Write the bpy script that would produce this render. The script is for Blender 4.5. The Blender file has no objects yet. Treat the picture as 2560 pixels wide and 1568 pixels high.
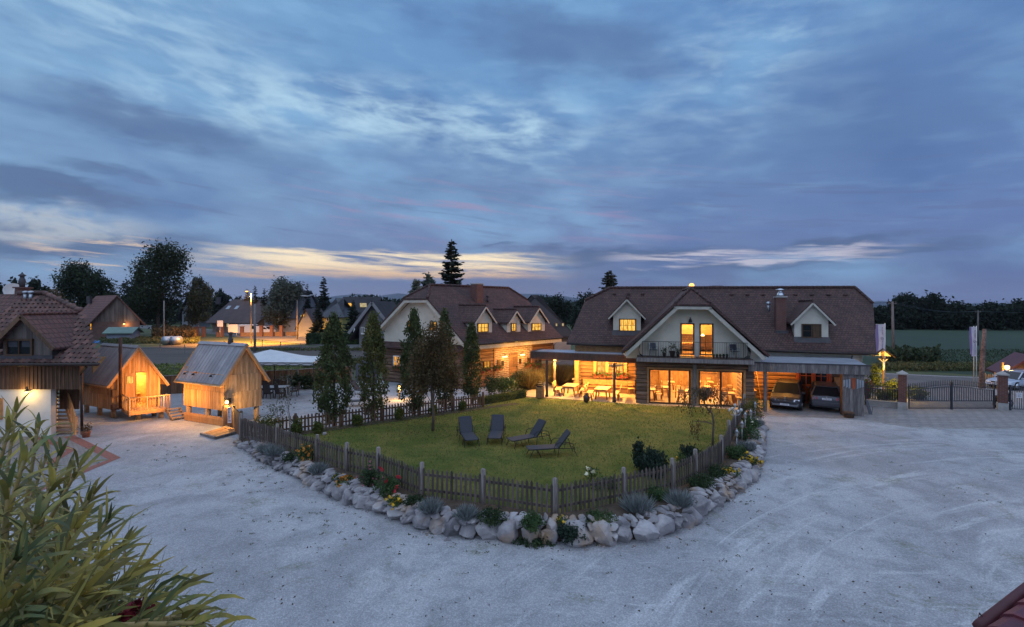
import bpy, math, random
import numpy as np
from mathutils import Vector, Matrix, noise as mnoise
R = math.radians
rng = random.Random(7)
nrg = np.random.default_rng(11)
SC = bpy.context.scene
COL = SC.collection

# ------------------------------------------------------------------ camera
CAMZ, FPX, CX, HZ = 6.8, 1225.0, 1280.0, 765.0      # eye height; focal length, centre and horizon in photo pixels
cam_d = bpy.data.cameras.new("camera")
cam_d.sensor_width = 36.0
cam_d.lens = 36.0 * FPX / 2560.0
cam_d.shift_y = -19.0 / 2560.0
cam_d.clip_start = 0.05
cam_d.clip_end = 30000.0
cam = bpy.data.objects.new("camera", cam_d)
cam.location = (0, 0, CAMZ)
cam.rotation_euler = (R(90), 0, 0)
COL.objects.link(cam)
SC.camera = cam


class NT:
    """small helper around a node tree"""
    def __init__(s, tree):
        s.t = tree; s.n = tree.nodes; s.l = tree.links; s.n.clear()

    def node(s, kind, **kw):
        nd = s.n.new(kind)
        for k, v in kw.items():
            if k.startswith('i_'):
                s.set(nd.inputs[int(k[2:])], v)
            elif k in nd.bl_rna.properties.keys():
                setattr(nd, k, v)
            else:
                s.set(nd.inputs[k], v)
        return nd

    def set(s, sock, v):
        if isinstance(v, bpy.types.NodeSocket):
            s.l.new(v, sock)
        elif isinstance(v, (tuple, list)) and sock.type == 'RGBA' and len(v) == 3:
            sock.default_value = (*v, 1)
        else:
            sock.default_value = v

    def m(s, op, a, b=0.0, c=0.0, clamp=False):
        nd = s.node('ShaderNodeMath', operation=op, use_clamp=clamp)
        s.set(nd.inputs[0], a); s.set(nd.inputs[1], b); s.set(nd.inputs[2], c)
        return nd.outputs[0]

    def mix(s, f, a, b, blend='MIX'):
        nd = s.node('ShaderNodeMix', data_type='RGBA', blend_type=blend, clamp_factor=True)
        s.set(nd.inputs[0], f); s.set(nd.inputs[6], a); s.set(nd.inputs[7], b)
        return nd.outputs[2]

    def noise(s, vec, scale, detail=5, rough=0.55, dist=0.0, lac=2.0):
        nd = s.node('ShaderNodeTexNoise', Scale=scale, Detail=detail, Roughness=rough, Distortion=dist, Lacunarity=lac)
        s.set(nd.inputs['Vector'], vec)
        return nd.outputs[0]

    def ss(s, v, lo, hi):                      # smoothstep
        nd = s.node('ShaderNodeMapRange', interpolation_type='SMOOTHSTEP')
        s.set(nd.inputs[0], v); s.set(nd.inputs[1], lo); s.set(nd.inputs[2], hi)
        return nd.outputs[0]

    def xyz(s, x, y, z):
        nd = s.node('ShaderNodeCombineXYZ')
        s.set(nd.inputs[0], x); s.set(nd.inputs[1], y); s.set(nd.inputs[2], z)
        return nd.outputs[0]


# ------------------------------------------------------------------ sky (dusk, by direction: azimuth and elevation in degrees)
W = bpy.data.worlds.new("World")
SC.world = W
W.use_nodes = True
SUN_EL, SUN_AZ = -5.0, -18.0                            # sun just at the horizon, left of centre


def build_sky():
    T = NT(W.node_tree)
    d = T.node('ShaderNodeTexCoord').outputs['Generated']
    sp = T.node('ShaderNodeSeparateXYZ', i_0=d)
    x, y, z = sp.outputs
    az = T.m('MULTIPLY', T.m('ARCTAN2', x, y), 57.2958)
    el = T.m('MULTIPLY', T.m('ARCSINE', T.m('MINIMUM', T.m('MAXIMUM', z, -1), 1)), 57.2958)
    A = T.m('MULTIPLY', az, 1 / 30.0); E = T.m('MULTIPLY', el, 1 / 30.0)

    def nz(sa, se, sc, det=6, rough=.55, dist=0.0, off=0.0, shear=0.0):
        a = T.m('ADD', T.m('MULTIPLY', A, sa), T.m('MULTIPLY', E, shear))
        return T.noise(T.xyz(a, T.m('MULTIPLY', E, se), off), sc, det, rough, dist)
    # warp
    w1 = T.m('SUBTRACT', nz(1, 2, 2.2, 4, .55, 0, 3.1), .5)
    w2 = T.m('SUBTRACT', nz(1, 4, 3.0, 5, .6, 0, 8.7), .5)
    azw = T.m('ADD', az, T.m('MULTIPLY', w1, 22.0))
    elw = T.m('ADD', el, T.m('MULTIPLY', w2, 5.0))

    def blob(a0, e0, sa, se, tilt=0.0, soft=1.0):
        da = T.m('SUBTRACT', azw, a0)
        de = T.m('SUBTRACT', T.m('SUBTRACT', elw, e0), T.m('MULTIPLY', da, tilt))
        q = T.m('ADD', T.m('POWER', T.m('ABSOLUTE', T.m('DIVIDE', da, sa)), 2.0), T.m('POWER', T.m('ABSOLUTE', T.m('DIVIDE', de, se)), 2.0))
        return T.m('EXPONENT', T.m('MULTIPLY', q, -soft))
    # base gradient by elevation
    ramp = T.node('ShaderNodeValToRGB')
    cr = ramp.color_ramp
    stops = [(0.0, (.115, .130, .24)), (.10, (.135, .175, .31)), (.22, (.145, .215, .39)), (.42, (.135, .24, .43)),
             (.62, (.128, .265, .49)), (1.0, (.135, .28, .51))]
    while len(cr.elements) < len(stops):
        cr.elements.new(.5)
    for e, (p, c) in zip(cr.elements, stops):
        e.position = p; e.color = (*c, 1)
    T.l.new(T.m('MULTIPLY', el, 1 / 38.0, clamp=True), ramp.inputs[0])
    col = ramp.outputs[0]
    # the right side of the sky is deeper, the left a little paler
    right = T.ss(az, -5.0, 50.0)
    left = T.ss(az, -4.0, -46.0)
    col = T.mix(T.m('MULTIPLY', right, .42), col, (.060, .130, .36))
    col = T.mix(T.m('MULTIPLY', left, .50), col, (.20, .36, .55))
    # broad soft clouds
    n1 = nz(1.0, 2.1, 1.9, 6, .52, .12, .4, .5)
    col = T.mix(T.m('MULTIPLY', T.ss(n1, .50, .72), .50), col, (.24, .45, .69))
    col = T.mix(T.m('MULTIPLY', T.ss(n1, .49, .28), .55), col, (.066, .135, .32))
    n2 = nz(1.0, 4.2, 3.4, 6, .56, .2, 5.0, 1.0)
    col = T.mix(T.m('MULTIPLY', T.ss(n2, .5, .75), .24), col, (.27, .46, .68))
    col = T.mix(T.m('MULTIPLY', T.ss(n2, .48, .25), .26), col, (.085, .15, .33))
    # bright patches
    n3 = nz(1.0, 3.2, 5.5, 5, .56, .25, 9.3, .8)
    for (a0, e0, sa, se, ti, amt) in ((-17, 20.5, 13, 2.8, .03, .85), (1, 19.5, 9, 3.4, -.05, .85), (-40, 25, 12, 4, -.1, .5), (25, 24, 11, 6, .2, .45),
                                       (-30, 20, 14, 3, .1, .45)):
        f = T.m('MULTIPLY', blob(a0, e0, sa, se, ti), T.m('MULTIPLY', T.ss(n3, .36, .72), amt), clamp=True)
        col = T.mix(f, col, (.45, .64, .77))
    # dark clouds
    n4 = nz(1.0, 2.2, 5.0, 6, .6, .4, 21.0)
    for (a0, e0, sa, se, ti, amt) in ((-36, 16.6, 12, 1.9, -.10, .95), (-44.5, 9.8, 6.5, 1.35, -.02, 1.3), (-39.5, 12.1, 3.4, .7, 0, .75),
                                       (-43, 5.4, 13, 1.7, .06, 1.2), (7, 28, 15, 3.6, -.15, .85), (38, 20, 16, 8, .1, .4),
                                       (13, 6.0, 13, 1.0, .0, 1.2), (33, 6.4, 7, .7, 0, 1.1), (40, 5.2, 8, .7, 0, .9), (8, 4.6, 6, .6, .02, .8), (27, 4.2, 8, .45, 0, .8), (-1, 7.1, 2.6, .35, .02, .75), (24, 3.6, 22, 1.1, 0, .45), (-8, 12.6, 14, 2.0, -.05, .35)):
        f = T.m('MULTIPLY', T.ss(T.m('ADD', blob(a0, e0, sa, se, ti), T.m('MULTIPLY', T.m('SUBTRACT', n4, .5), .60)), .12, .95), amt, clamp=True)
        col = T.mix(T.m('MULTIPLY', f, .80), col, T.mix(T.ss(el, 4, 24), (.072, .118, .230), (.082, .145, .305)))
    # pink streaks
    n5 = T.noise(T.xyz(T.m('ADD', T.m('MULTIPLY', A, 1.0), 0), T.m('ADD', T.m('MULTIPLY', E, 15.0), T.m('MULTIPLY', A, 1.6)), 2.2), 2.4, 6, .6, .6)
    pm = T.m('MULTIPLY', T.ss(n5, .535, .69), T.m('MULTIPLY', T.m('MULTIPLY', T.ss(el, 5.6, 8.5), T.ss(el, 17.5, 11.5)), T.m('MULTIPLY', T.ss(az, -34, -12), T.ss(az, 30, 10))))
    col = T.mix(T.m('MULTIPLY', pm, .46), col, (.35, .24, .39))
    pm2 = T.m('MULTIPLY', T.ss(n5, .47, .36), T.m('MULTIPLY', T.ss(el, 4.5, 7.5), T.ss(el, 16.5, 11)))
    col = T.mix(T.m('MULTIPLY', pm2, .35), col, (.105, .135, .26))
    # warm gap above the western hills
    n6 = T.noise(T.xyz(T.m('MULTIPLY', A, 1.1), T.m('ADD', T.m('MULTIPLY', E, 15.0), T.m('MULTIPLY', A, .7)), 4.4), 3.0, 7, .58, .5)
    elg = T.m('ADD', el, T.m('MULTIPLY', w2, 2.2))
    gap = T.m('MULTIPLY', T.m('MULTIPLY', T.ss(elg, 2.8, 3.7), T.ss(elg, 6.35, 5.7)), T.m('MULTIPLY', T.ss(az, -37, -24), T.ss(az, 9, -2)))
    col = T.mix(T.m('MULTIPLY', gap, T.ss(n6, .33, .58)), col, T.mix(T.ss(el, 3.0, 5.2), (.62, .40, .25), (.92, .76, .52)))
    gap2 = T.m('MULTIPLY', T.m('MULTIPLY', T.ss(elw, 4.0, 4.9), T.ss(elw, 6.4, 5.6)), T.m('MULTIPLY', T.ss(az, 8, 17), T.ss(az, 42, 33)))
    col = T.mix(T.m('MULTIPLY', T.m('MULTIPLY', gap2, T.ss(n6, .42, .60)), .85), col, (.50, .48, .56))
    gap3 = T.m('MULTIPLY', T.m('MULTIPLY', T.ss(elw, 5.2, 6.6), T.ss(elw, 9.4, 7.6)), T.ss(az, -33, -42))
    col = T.mix(T.m('MULTIPLY', T.m('MULTIPLY', gap3, T.ss(n4, .42, .62)), .7), col, (.46, .50, .54))
    glim = T.m('MULTIPLY', T.m('MULTIPLY', T.ss(n6, .50, .62), T.m('MULTIPLY', T.ss(el, 2.5, 4.0), T.ss(el, 7.0, 5.4))), T.m('MULTIPLY', T.ss(az, -34, -38), T.ss(az, -47, -42)))
    col = T.mix(glim, col, (.60, .47, .38))
    # violet haze near the horizon
    col = T.mix(T.m('MULTIPLY', T.ss(el, 3.6, .4), .62), col, T.mix(T.ss(az, -20, 35), (.19, .175, .275), (.115, .115, .24)))
    # above and behind the view: extra bright sky, added to light the ground
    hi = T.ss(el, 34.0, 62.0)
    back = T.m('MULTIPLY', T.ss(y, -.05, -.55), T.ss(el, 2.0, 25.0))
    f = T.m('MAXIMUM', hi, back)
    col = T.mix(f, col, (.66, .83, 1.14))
    sky = T.node('ShaderNodeTexSky', sky_type='NISHITA')
    sky.sun_disc = False
    sky.sun_elevation = R(SUN_EL); sky.sun_rotation = R(SUN_AZ)
    b1 = T.node('ShaderNodeBackground', i_0=sky.outputs[0], i_1=.05)
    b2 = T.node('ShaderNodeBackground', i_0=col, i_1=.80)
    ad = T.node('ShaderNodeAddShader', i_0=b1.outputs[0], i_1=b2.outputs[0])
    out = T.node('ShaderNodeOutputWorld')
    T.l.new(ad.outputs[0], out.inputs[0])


build_sky()
W.cycles.sampling_method = 'MANUAL'
W.cycles.sample_map_resolution = 512

# ------------------------------------------------------------------ sun (last soft light) and exposure
sun_d = bpy.data.lights.new("sun", 'SUN')
sun_d.energy = 0.25
sun_d.angle = R(40)
sun_d.color = (1.0, .86, .74)
sun = bpy.data.objects.new("sun", sun_d)
sun.rotation_euler = Vector((-math.sin(R(SUN_AZ)), -math.cos(R(SUN_AZ)), -math.tan(R(12)))).to_track_quat('-Z', 'Y').to_euler()
sun.location = (0, 0, 60)
COL.objects.link(sun)

SC.view_settings.view_transform = 'Standard'
SC.view_settings.look = 'None'
SC.view_settings.exposure = 0.55
SC.view_settings.gamma = 1.0
SC.view_settings.use_curve_mapping = False
SC.render.engine = 'CYCLES'
SC.cycles.use_denoising = True
SC.cycles.max_bounces = 6
SC.cycles.diffuse_bounces = 3
SC.cycles.glossy_bounces = 3
SC.cycles.transmission_bounces = 6
SC.cycles.transparent_max_bounces = 12
SC.cycles.sample_clamp_indirect = 6.0
SC.cycles.caustics_reflective = False
SC.cycles.caustics_refractive = False

# ------------------------------------------------------------------ geometry helpers
def at(sx, sy, Y):
    return Vector(((sx - CX) / FPX * Y, Y, CAMZ - (sy - HZ) / FPX * Y))


def gr(sx, sy, z=0.0):
    Y = (CAMZ - z) * FPX / (sy - HZ)
    return Vector(((sx - CX) / FPX * Y, Y, z))


class Frame:
    """local axes of a building: x along its front, y inwards, z up (kz tilts eaves a little along x)"""
    def __init__(s, o, ex, ey, kz=0.0):
        s.o = Vector(o); s.ex = Vector((ex[0], ex[1], kz)); s.ey = Vector((ey[0], ey[1], 0)); s.ez = Vector((0, 0, 1))

    def __call__(s, p):
        return s.o + s.ex * p[0] + s.ey * p[1] + s.ez * p[2]

    def px(s, sx, sy, y=0.0):
        """local (x, z) of the point of plane y seen at that pixel"""
        u = (sx - CX) / FPX; w = -(sy - HZ) / FPX
        ax = s.o.x + s.ey.x * y; ay = s.o.y + s.ey.y * y
        # t*u = ax + ex.x*x ; t = ay + ex.y*x
        x = (ax - u * ay) / (u * s.ex.y - s.ex.x)
        t = ay + s.ex.y * x
        return x, CAMZ + t * w - s.o.z - s.ex.z * x

    def rect(s, a, b, c, d, y=0.0):
        x0 = s.px(a, (b + d) / 2, y)[0]; x1 = s.px(c, (b + d) / 2, y)[0]
        z1 = s.px((a + c) / 2, b, y)[1]; z0 = s.px((a + c) / 2, d, y)[1]
        return x0, x1, z0, z1


ID = lambda p: Vector(p)


class MB:
    def __init__(s, F=None):
        s.v = []; s.f = []; s.r = []; s.F = F or ID; s.smooth = []; s.sm = False

    def add(s, p):
        s.v.append(s.F(p)); return len(s.v) - 1

    def face(s, pts, r=None):
        s.f.append([s.add(p) for p in pts]); s.r.append(rng.random() if r is None else r); s.smooth.append(s.sm)

    def faces(s, verts, faces, r=None):
        b = [s.add(p) for p in verts]
        r = rng.random() if r is None else r
        for f in faces:
            s.f.append([b[i] for i in f]); s.r.append(r); s.smooth.append(s.sm)

    def box(s, x0, y0, z0, x1, y1, z1, r=None):
        if x0 > x1: x0, x1 = x1, x0
        if y0 > y1: y0, y1 = y1, y0
        if z0 > z1: z0, z1 = z1, z0
        s.faces([(x0, y0, z0), (x1, y0, z0), (x1, y1, z0), (x0, y1, z0), (x0, y0, z1), (x1, y0, z1), (x1, y1, z1), (x0, y1, z1)],
                [(3, 2, 1, 0), (4, 5, 6, 7), (0, 1, 5, 4), (1, 2, 6, 5), (2, 3, 7, 6), (3, 0, 4, 7)], r)

    def beam(s, p, q, w, h, up=(0, 0, 1), r=None):
        p, q = Vector(p), Vector(q)
        d = (q - p).normalized(); u = Vector(up)
        if abs(d.dot(u)) > .98: u = Vector((0, 1, 0))
        a = d.cross(u).normalized() * (w / 2); b = a.cross(d).normalized() * (h / 2)
        s.faces([p - a - b, p + a - b, p + a + b, p - a + b, q - a - b, q + a - b, q + a + b, q - a + b],
                [(0, 1, 2, 3), (7, 6, 5, 4), (4, 5, 1, 0), (5, 6, 2, 1), (6, 7, 3, 2), (7, 4, 0, 3)], r)

    def tube(s, pts, rad, n=6, cap=True, r=None):
        pts = [Vector(p) for p in pts]
        if not isinstance(rad, (list, tuple)): rad = [rad] * len(pts)
        vs = []; fs = []
        for i, p in enumerate(pts):
            d = (pts[min(i + 1, len(pts) - 1)] - pts[max(i - 1, 0)])
            d = d.normalized() if d.length > 1e-9 else Vector((0, 0, 1))
            u = Vector((0, 0, 1)) if abs(d.z) < .9 else Vector((1, 0, 0))
            a = d.cross(u).normalized(); b = d.cross(a).normalized()
            for k in range(n):
                t = 2 * math.pi * k / n
                vs.append(p + a * math.cos(t) * rad[i] + b * math.sin(t) * rad[i])
        for i in range(len(pts) - 1):
            for k in range(n):
                k2 = (k + 1) % n
                fs.append((i * n + k, i * n + k2, (i + 1) * n + k2, (i + 1) * n + k))
        o = s.sm; s.sm = n > 5
        if cap:
            fs.append(tuple(range(n - 1, -1, -1))); fs.append(tuple((len(pts) - 1) * n + k for k in range(n)))
        s.faces(vs, fs, r); s.sm = o

    def lathe(s, c, prof, n=16, r=None):
        """prof: list of (radius, z)"""
        c = Vector(c); vs = []; fs = []
        for (ra, z) in prof:
            for k in range(n):
                t = 2 * math.pi * k / n
                vs.append(c + Vector((math.cos(t) * ra, math.sin(t) * ra, z)))
        for i in range(len(prof) - 1):
            for k in range(n):
                k2 = (k + 1) % n
                fs.append((i * n + k, i * n + k2, (i + 1) * n + k2, (i + 1) * n + k))
        fs.append(tuple(range(n - 1, -1, -1))); fs.append(tuple((len(prof) - 1) * n + k for k in range(n)))
        o = s.sm; s.sm = True; s.faces(vs, fs, r); s.sm = o

    def slab(s, pts, off, r=None):
        """polygon pts extruded by off (a vector in local axes)"""
        n = len(pts); off = Vector(off); b = [Vector(p) for p in pts]; t = [p + off for p in b]
        fs = [tuple(range(n)), tuple(n + i for i in range(n - 1, -1, -1))]
        for i in range(n):
            j = (i + 1) % n
            fs.append((j, i, n + i, n + j))
        s.faces(b + t, fs, r)

    def build(s, name, m, parent=None, label=None, bevel=0.0):
        me = bpy.data.meshes.new(name)
        base = wloc(parent) if parent is not None and s.F is not ID_LOCAL else Vector((0, 0, 0))
        me.from_pydata([tuple(v - base) for v in s.v], [], s.f)
        finish(me, np.array(s.r, dtype=np.float32), np.array(s.smooth, dtype=bool))
        o = bpy.data.objects.new(name, me)
        COL.objects.link(o)
        me.materials.append(m)
        if parent is not None: o.parent = parent
        if label: o['label'] = label
        if bevel:
            b = o.modifiers.new('bevel', 'BEVEL'); b.width = bevel; b.segments = 2; b.limit_method = 'ANGLE'; b.angle_limit = R(40)
        return o


ID_LOCAL = lambda p: Vector(p)          # use as MB(ID_LOCAL): coordinates already relative to the parent


def finish(me, r, smooth=None):
    nf = len(me.polygons)
    if nf == 0: return
    nrm = np.empty(nf * 3, np.float32); me.polygons.foreach_get('normal', nrm); nrm = nrm.reshape(-1, 3)
    nl = len(me.loops)
    lv = np.empty(nl, np.int32); me.loops.foreach_get('vertex_index', lv)
    tot = np.empty(nf, np.int32); me.polygons.foreach_get('loop_total', tot)
    lp = np.repeat(np.arange(nf), tot)
    co = np.empty(len(me.vertices) * 3, np.float32); me.vertices.foreach_get('co', co); co = co.reshape(-1, 3)
    t = np.stack([-nrm[:, 1], nrm[:, 0], np.zeros(nf, np.float32)], 1)
    L = np.linalg.norm(t, axis=1)
    flat = L < .05
    t[flat] = (1, 0, 0); L[flat] = 1
    t /= L[:, None]
    b = np.cross(nrm, t)
    p = co[lv]
    uv = np.stack([(p * t[lp]).sum(1), (p * b[lp]).sum(1)], 1).astype(np.float32)
    l = me.uv_layers.new(name='UVMap'); l.data.foreach_set('uv', uv.ravel())
    a = me.attributes.new('rnd', 'FLOAT', 'FACE'); a.data.foreach_set('value', r)
    if smooth is not None: me.polygons.foreach_set('use_smooth', smooth)
    me.update()


def wloc(o):
    p = Vector((0, 0, 0))
    while o is not None:
        p += o.location; o = o.parent
    return p


def thing(name, label, cat, loc=(0, 0, 0), rot=0.0, group=None):
    o = bpy.data.objects.new(name, None)
    o.empty_display_size = .2
    o.location = loc; o.rotation_euler = (0, 0, rot)
    COL.objects.link(o)
    o['label'] = label; o['category'] = cat
    if group: o['group'] = group
    return o


def struct(o):
    o['kind'] = 'structure'; return o


def stuff(o):
    o['kind'] = 'stuff'; return o


def dup(o, loc, rot=None, label=None):
    c = o.copy(); COL.objects.link(c); c.location = loc
    if rot is not None: c.rotation_euler = (0, 0, rot)
    if label: c['label'] = label
    for ch in KIDS.get(o.name) or [k for k in bpy.data.objects if k.parent == o]:
        d = ch.copy(); COL.objects.link(d); d.parent = c
        for g in [k for k in bpy.data.objects if k.parent == ch]:
            e = g.copy(); COL.objects.link(e); e.parent = d
    return c


KIDS = {}
LAMP_K = 2.75


def lamp(kind, loc, e, color=(1, .52, .14), size=.1, parent=None, rot=None, spot=None, blend=.5):
    d = bpy.data.lights.new('lamp_light', kind)
    d.energy = e * LAMP_K; d.color = color
    if kind == 'AREA':
        d.shape = 'RECTANGLE'
        d.size, d.size_y = size if isinstance(size, tuple) else (size, size)
    else:
        d.shadow_soft_size = size
    if kind == 'SPOT':
        d.spot_size = R(spot); d.spot_blend = blend
    o = bpy.data.objects.new('lamp_light', d); COL.objects.link(o)
    loc = Vector(loc)
    if parent is not None:
        o.parent = parent; loc = loc - wloc(parent)
    o.location = loc
    if rot is not None: o.rotation_euler = rot
    return o


# ------------------------------------------------------------------ materials
def mat(name, c1, c2=None, scale=3.0, detail=5, stretch=(1, 1, 1), rough=.8, bump=0.0, bscale=30.0, metal=0.0, rnd=0.0,
        coord='Object', emit=None, es=0.0, trans=0.0, lo=.35, hi=.65, spec=.35, pattern=None, bstretch=None, coat=0.0):
    m = bpy.data.materials.new(name); m.use_nodes = True
    T = NT(m.node_tree)
    tc = T.node('ShaderNodeTexCoord')
    vec = tc.outputs[coord]
    mp = T.node('ShaderNodeMapping', i_0=vec); mp.inputs['Scale'].default_value = stretch
    sv = mp.outputs[0]
    col = None; height = None
    if pattern:
        pc, height = pattern(T, tc, c1, c2)
        col = pc
    elif c2:
        n = T.noise(sv, scale, detail, .6)
        col = T.mix(T.ss(n, lo, hi), c1, c2)
    else:
        rgb = T.node('ShaderNodeRGB'); rgb.outputs[0].default_value = (*c1, 1); col = rgb.outputs[0]
    if rnd:
        a = T.node('ShaderNodeAttribute', attribute_name='rnd')
        k = T.m('ADD', T.m('MULTIPLY', a.outputs['Fac'], 2 * rnd), 1 - rnd)
        mul = T.node('ShaderNodeVectorMath', operation='SCALE'); T.l.new(col, mul.inputs[0]); T.l.new(k, mul.inputs['Scale'])
        col = mul.outputs[0]
    b = T.node('ShaderNodeBsdfPrincipled', Roughness=rough, Metallic=metal)
    b.inputs['Specular IOR Level'].default_value = spec
    b.inputs['Coat Weight'].default_value = coat
    T.l.new(col, b.inputs['Base Color'])
    if bump:
        mp2 = T.node('ShaderNodeMapping', i_0=vec); mp2.inputs['Scale'].default_value = bstretch or stretch
        h = T.noise(mp2.outputs[0], bscale, 4, .6)
        if height is not None: h = T.m('ADD', T.m('MULTIPLY', h, .25), height)
        bp = T.node('ShaderNodeBump', Strength=min(1, bump), Distance=.03 if height is None else .05, Height=h)
        T.l.new(bp.outputs[0], b.inputs['Normal'])
    if emit:
        T.set(b.inputs['Emission Color'], emit); b.inputs['Emission Strength'].default_value = es
    sh = b.outputs[0]
    if trans:
        t = T.node('ShaderNodeBsdfTranslucent'); T.l.new(col, t.inputs[0])
        sh = T.node('ShaderNodeMixShader', i_0=trans, i_1=sh, i_2=t.outputs[0]).outputs[0]
    out = T.node('ShaderNodeOutputMaterial'); T.l.new(sh, out.inputs[0])
    return m


def p_tile(w, h, gap=.012, dark=.35, wave=0.0):
    def f(T, tc, c1, c2):
        uv = tc.outputs['UV']
        bk = T.node('ShaderNodeTexBrick', offset=.5, i_0=uv)
        bk.inputs['Color1'].default_value = (*c1, 1); bk.inputs['Color2'].default_value = (*c2, 1)
        bk.inputs['Mortar'].default_value = (*[c * dark for c in c1], 1)
        bk.inputs['Scale'].default_value = 1; bk.inputs['Mortar Size'].default_value = gap
        bk.inputs['Mortar Smooth'].default_value = .2; bk.inputs['Bias'].default_value = 0
        bk.inputs['Brick Width'].default_value = w; bk.inputs['Row Height'].default_value = h
        sp = T.node('ShaderNodeSeparateXYZ', i_0=uv)
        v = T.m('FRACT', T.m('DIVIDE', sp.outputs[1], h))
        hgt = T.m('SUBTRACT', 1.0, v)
        if wave:
            hgt = T.m('ADD', hgt, T.m('MULTIPLY', T.m('SINE', T.m('MULTIPLY', sp.outputs[0], 2 * math.pi / w)), wave))
        n = T.noise(uv, .7, 5, .6)
        col = T.mix(T.m('MULTIPLY', T.ss(n, .35, .7), .5), bk.outputs[0], [c * .55 for c in c1])
        n2 = T.noise(uv, 9.0, 3, .6)
        col = T.mix(T.m('MULTIPLY', T.ss(n2, .55, .72), .28), col, (.20, .17, .17))
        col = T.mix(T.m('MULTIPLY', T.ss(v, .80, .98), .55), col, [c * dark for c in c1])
        return col, T.m('MULTIPLY', hgt, .6)
    return f


def p_brick(w, h, mort, gap=.012):
    def f(T, tc, c1, c2):
        uv = tc.outputs['UV']
        bk = T.node('ShaderNodeTexBrick', offset=.5, i_0=uv)
        bk.inputs['Color1'].default_value = (*c1, 1); bk.inputs['Color2'].default_value = (*c2, 1)
        bk.inputs['Mortar'].default_value = (*mort, 1)
        bk.inputs['Scale'].default_value = 1; bk.inputs['Mortar Size'].default_value = gap
        bk.inputs['Brick Width'].default_value = w; bk.inputs['Row Height'].default_value = h
        n = T.noise(uv, 2.0, 5, .6)
        col = T.mix(T.m('MULTIPLY', T.ss(n, .4, .7), .45), bk.outputs[0], [c * .6 for c in c1])
        return col, T.m('MULTIPLY', bk.outputs[1], -.4)
    return f


def glass(name, tint=(.9, .95, 1)):
    m = bpy.data.materials.new(name); m.use_nodes = True
    T = NT(m.node_tree)
    tr = T.node('ShaderNodeBsdfTransparent', i_0=(*tint, 1))
    gl = T.node('ShaderNodeBsdfGlossy', Roughness=.02)
    fr = T.node('ShaderNodeFresnel', IOR=1.45)
    mx = T.node('ShaderNodeMixShader', i_0=T.m('MULTIPLY', fr.outputs[0], .8), i_1=tr.outputs[0], i_2=gl.outputs[0])
    out = T.node('ShaderNodeOutputMaterial'); T.l.new(mx.outputs[0], out.inputs[0])
    return m


def emis(name, c, s, c2=None, scale=3.0, var=(.35, 1.0)):
    m = bpy.data.materials.new(name); m.use_nodes = True
    T = NT(m.node_tree)
    e = T.node('ShaderNodeEmission', i_1=s)
    if c2:
        tc = T.node('ShaderNodeTexCoord')
        mp = T.node('ShaderNodeMapping', i_0=tc.outputs['UV']); mp.inputs['Scale'].default_value = (2.6, .7, 1)
        n = T.noise(mp.outputs[0], scale, 4, .6, .4)
        T.l.new(T.mix(T.ss(n, .35, .65), c, c2), e.inputs[0])
    else:
        e.inputs[0].default_value = (*c, 1)
    out = T.node('ShaderNodeOutputMaterial'); T.l.new(e.outputs[0], out.inputs[0])
    return m


M = {}
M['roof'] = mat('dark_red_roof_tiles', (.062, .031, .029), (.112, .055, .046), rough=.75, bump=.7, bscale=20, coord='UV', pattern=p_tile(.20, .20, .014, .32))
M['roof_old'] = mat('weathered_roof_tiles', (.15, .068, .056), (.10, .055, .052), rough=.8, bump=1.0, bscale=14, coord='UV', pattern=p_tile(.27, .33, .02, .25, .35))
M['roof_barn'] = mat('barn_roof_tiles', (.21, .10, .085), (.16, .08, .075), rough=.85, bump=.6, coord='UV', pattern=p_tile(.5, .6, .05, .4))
M['roof_far'] = mat('grey_brown_far_roof', (.085, .062, .066), (.06, .048, .055), scale=.5, rough=.8)
M['roof_far_dark'] = mat('dark_far_roof', (.022, .020, .026), (.032, .029, .033), scale=.6, rough=.8)
M['roof_red'] = mat('red_metal_roof', (.085, .022, .028), (.065, .02, .024), scale=2, rough=.5, bump=.1)
M['tin'] = mat('grey_sheet_roof', (.27, .255, .265), (.34, .32, .33), scale=1.2, rough=.55, bump=.15, bscale=8, stretch=(1, 1, 1), rnd=.12)
M['larch'] = mat('new_larch_boards', (.56, .295, .125), (.43, .21, .08), scale=2.0, detail=7, stretch=(5, 5, .7), rough=.75, bump=.25, bscale=14, rnd=.28)
M['larch_grey'] = mat('greying_larch_boards', (.46, .295, .165), (.31, .195, .105), scale=2.0, detail=7, stretch=(5, 5, .7), rough=.8, bump=.25, bscale=14, rnd=.25)
M['oldwood'] = mat('old_brown_boards', (.15, .085, .05), (.085, .048, .03), scale=2.4, detail=7, stretch=(5, 5, .5), rough=.85, bump=.3, bscale=16, rnd=.35)
M['greywood'] = mat('silvered_wood', (.21, .185, .175), (.12, .10, .095), scale=3.0, detail=7, stretch=(5, 5, .6), rough=.9, bump=.35, bscale=18, rnd=.30)
M['barnwood'] = mat('barn_boards', (.15, .12, .105), (.085, .068, .06), scale=.8, detail=6, stretch=(4, 4, .4), rough=.9, rnd=.3)
M['darkwood'] = mat('dark_stained_wood', (.055, .038, .034), (.085, .056, .046), scale=2.5, detail=6, stretch=(3, 3, .6), rough=.75, bump=.2, bscale=15, rnd=.2)
M['log'] = mat('brown_log', (.22, .105, .05), (.125, .06, .03), scale=1.6, detail=7, stretch=(.6, .6, 5), rough=.7, bump=.35, bscale=10, rnd=.22)
M['log_grey'] = mat('weathered_log', (.20, .125, .085), (.10, .062, .045), scale=1.6, detail=7, stretch=(.6, .6, 5), rough=.85, bump=.4, bscale=10, rnd=.25)
M['beam'] = mat('honey_beam', (.42, .225, .09), (.30, .15, .06), scale=2.2, detail=6, stretch=(2, 2, 2), rough=.65, bump=.2, bscale=14, rnd=.12)
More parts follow.
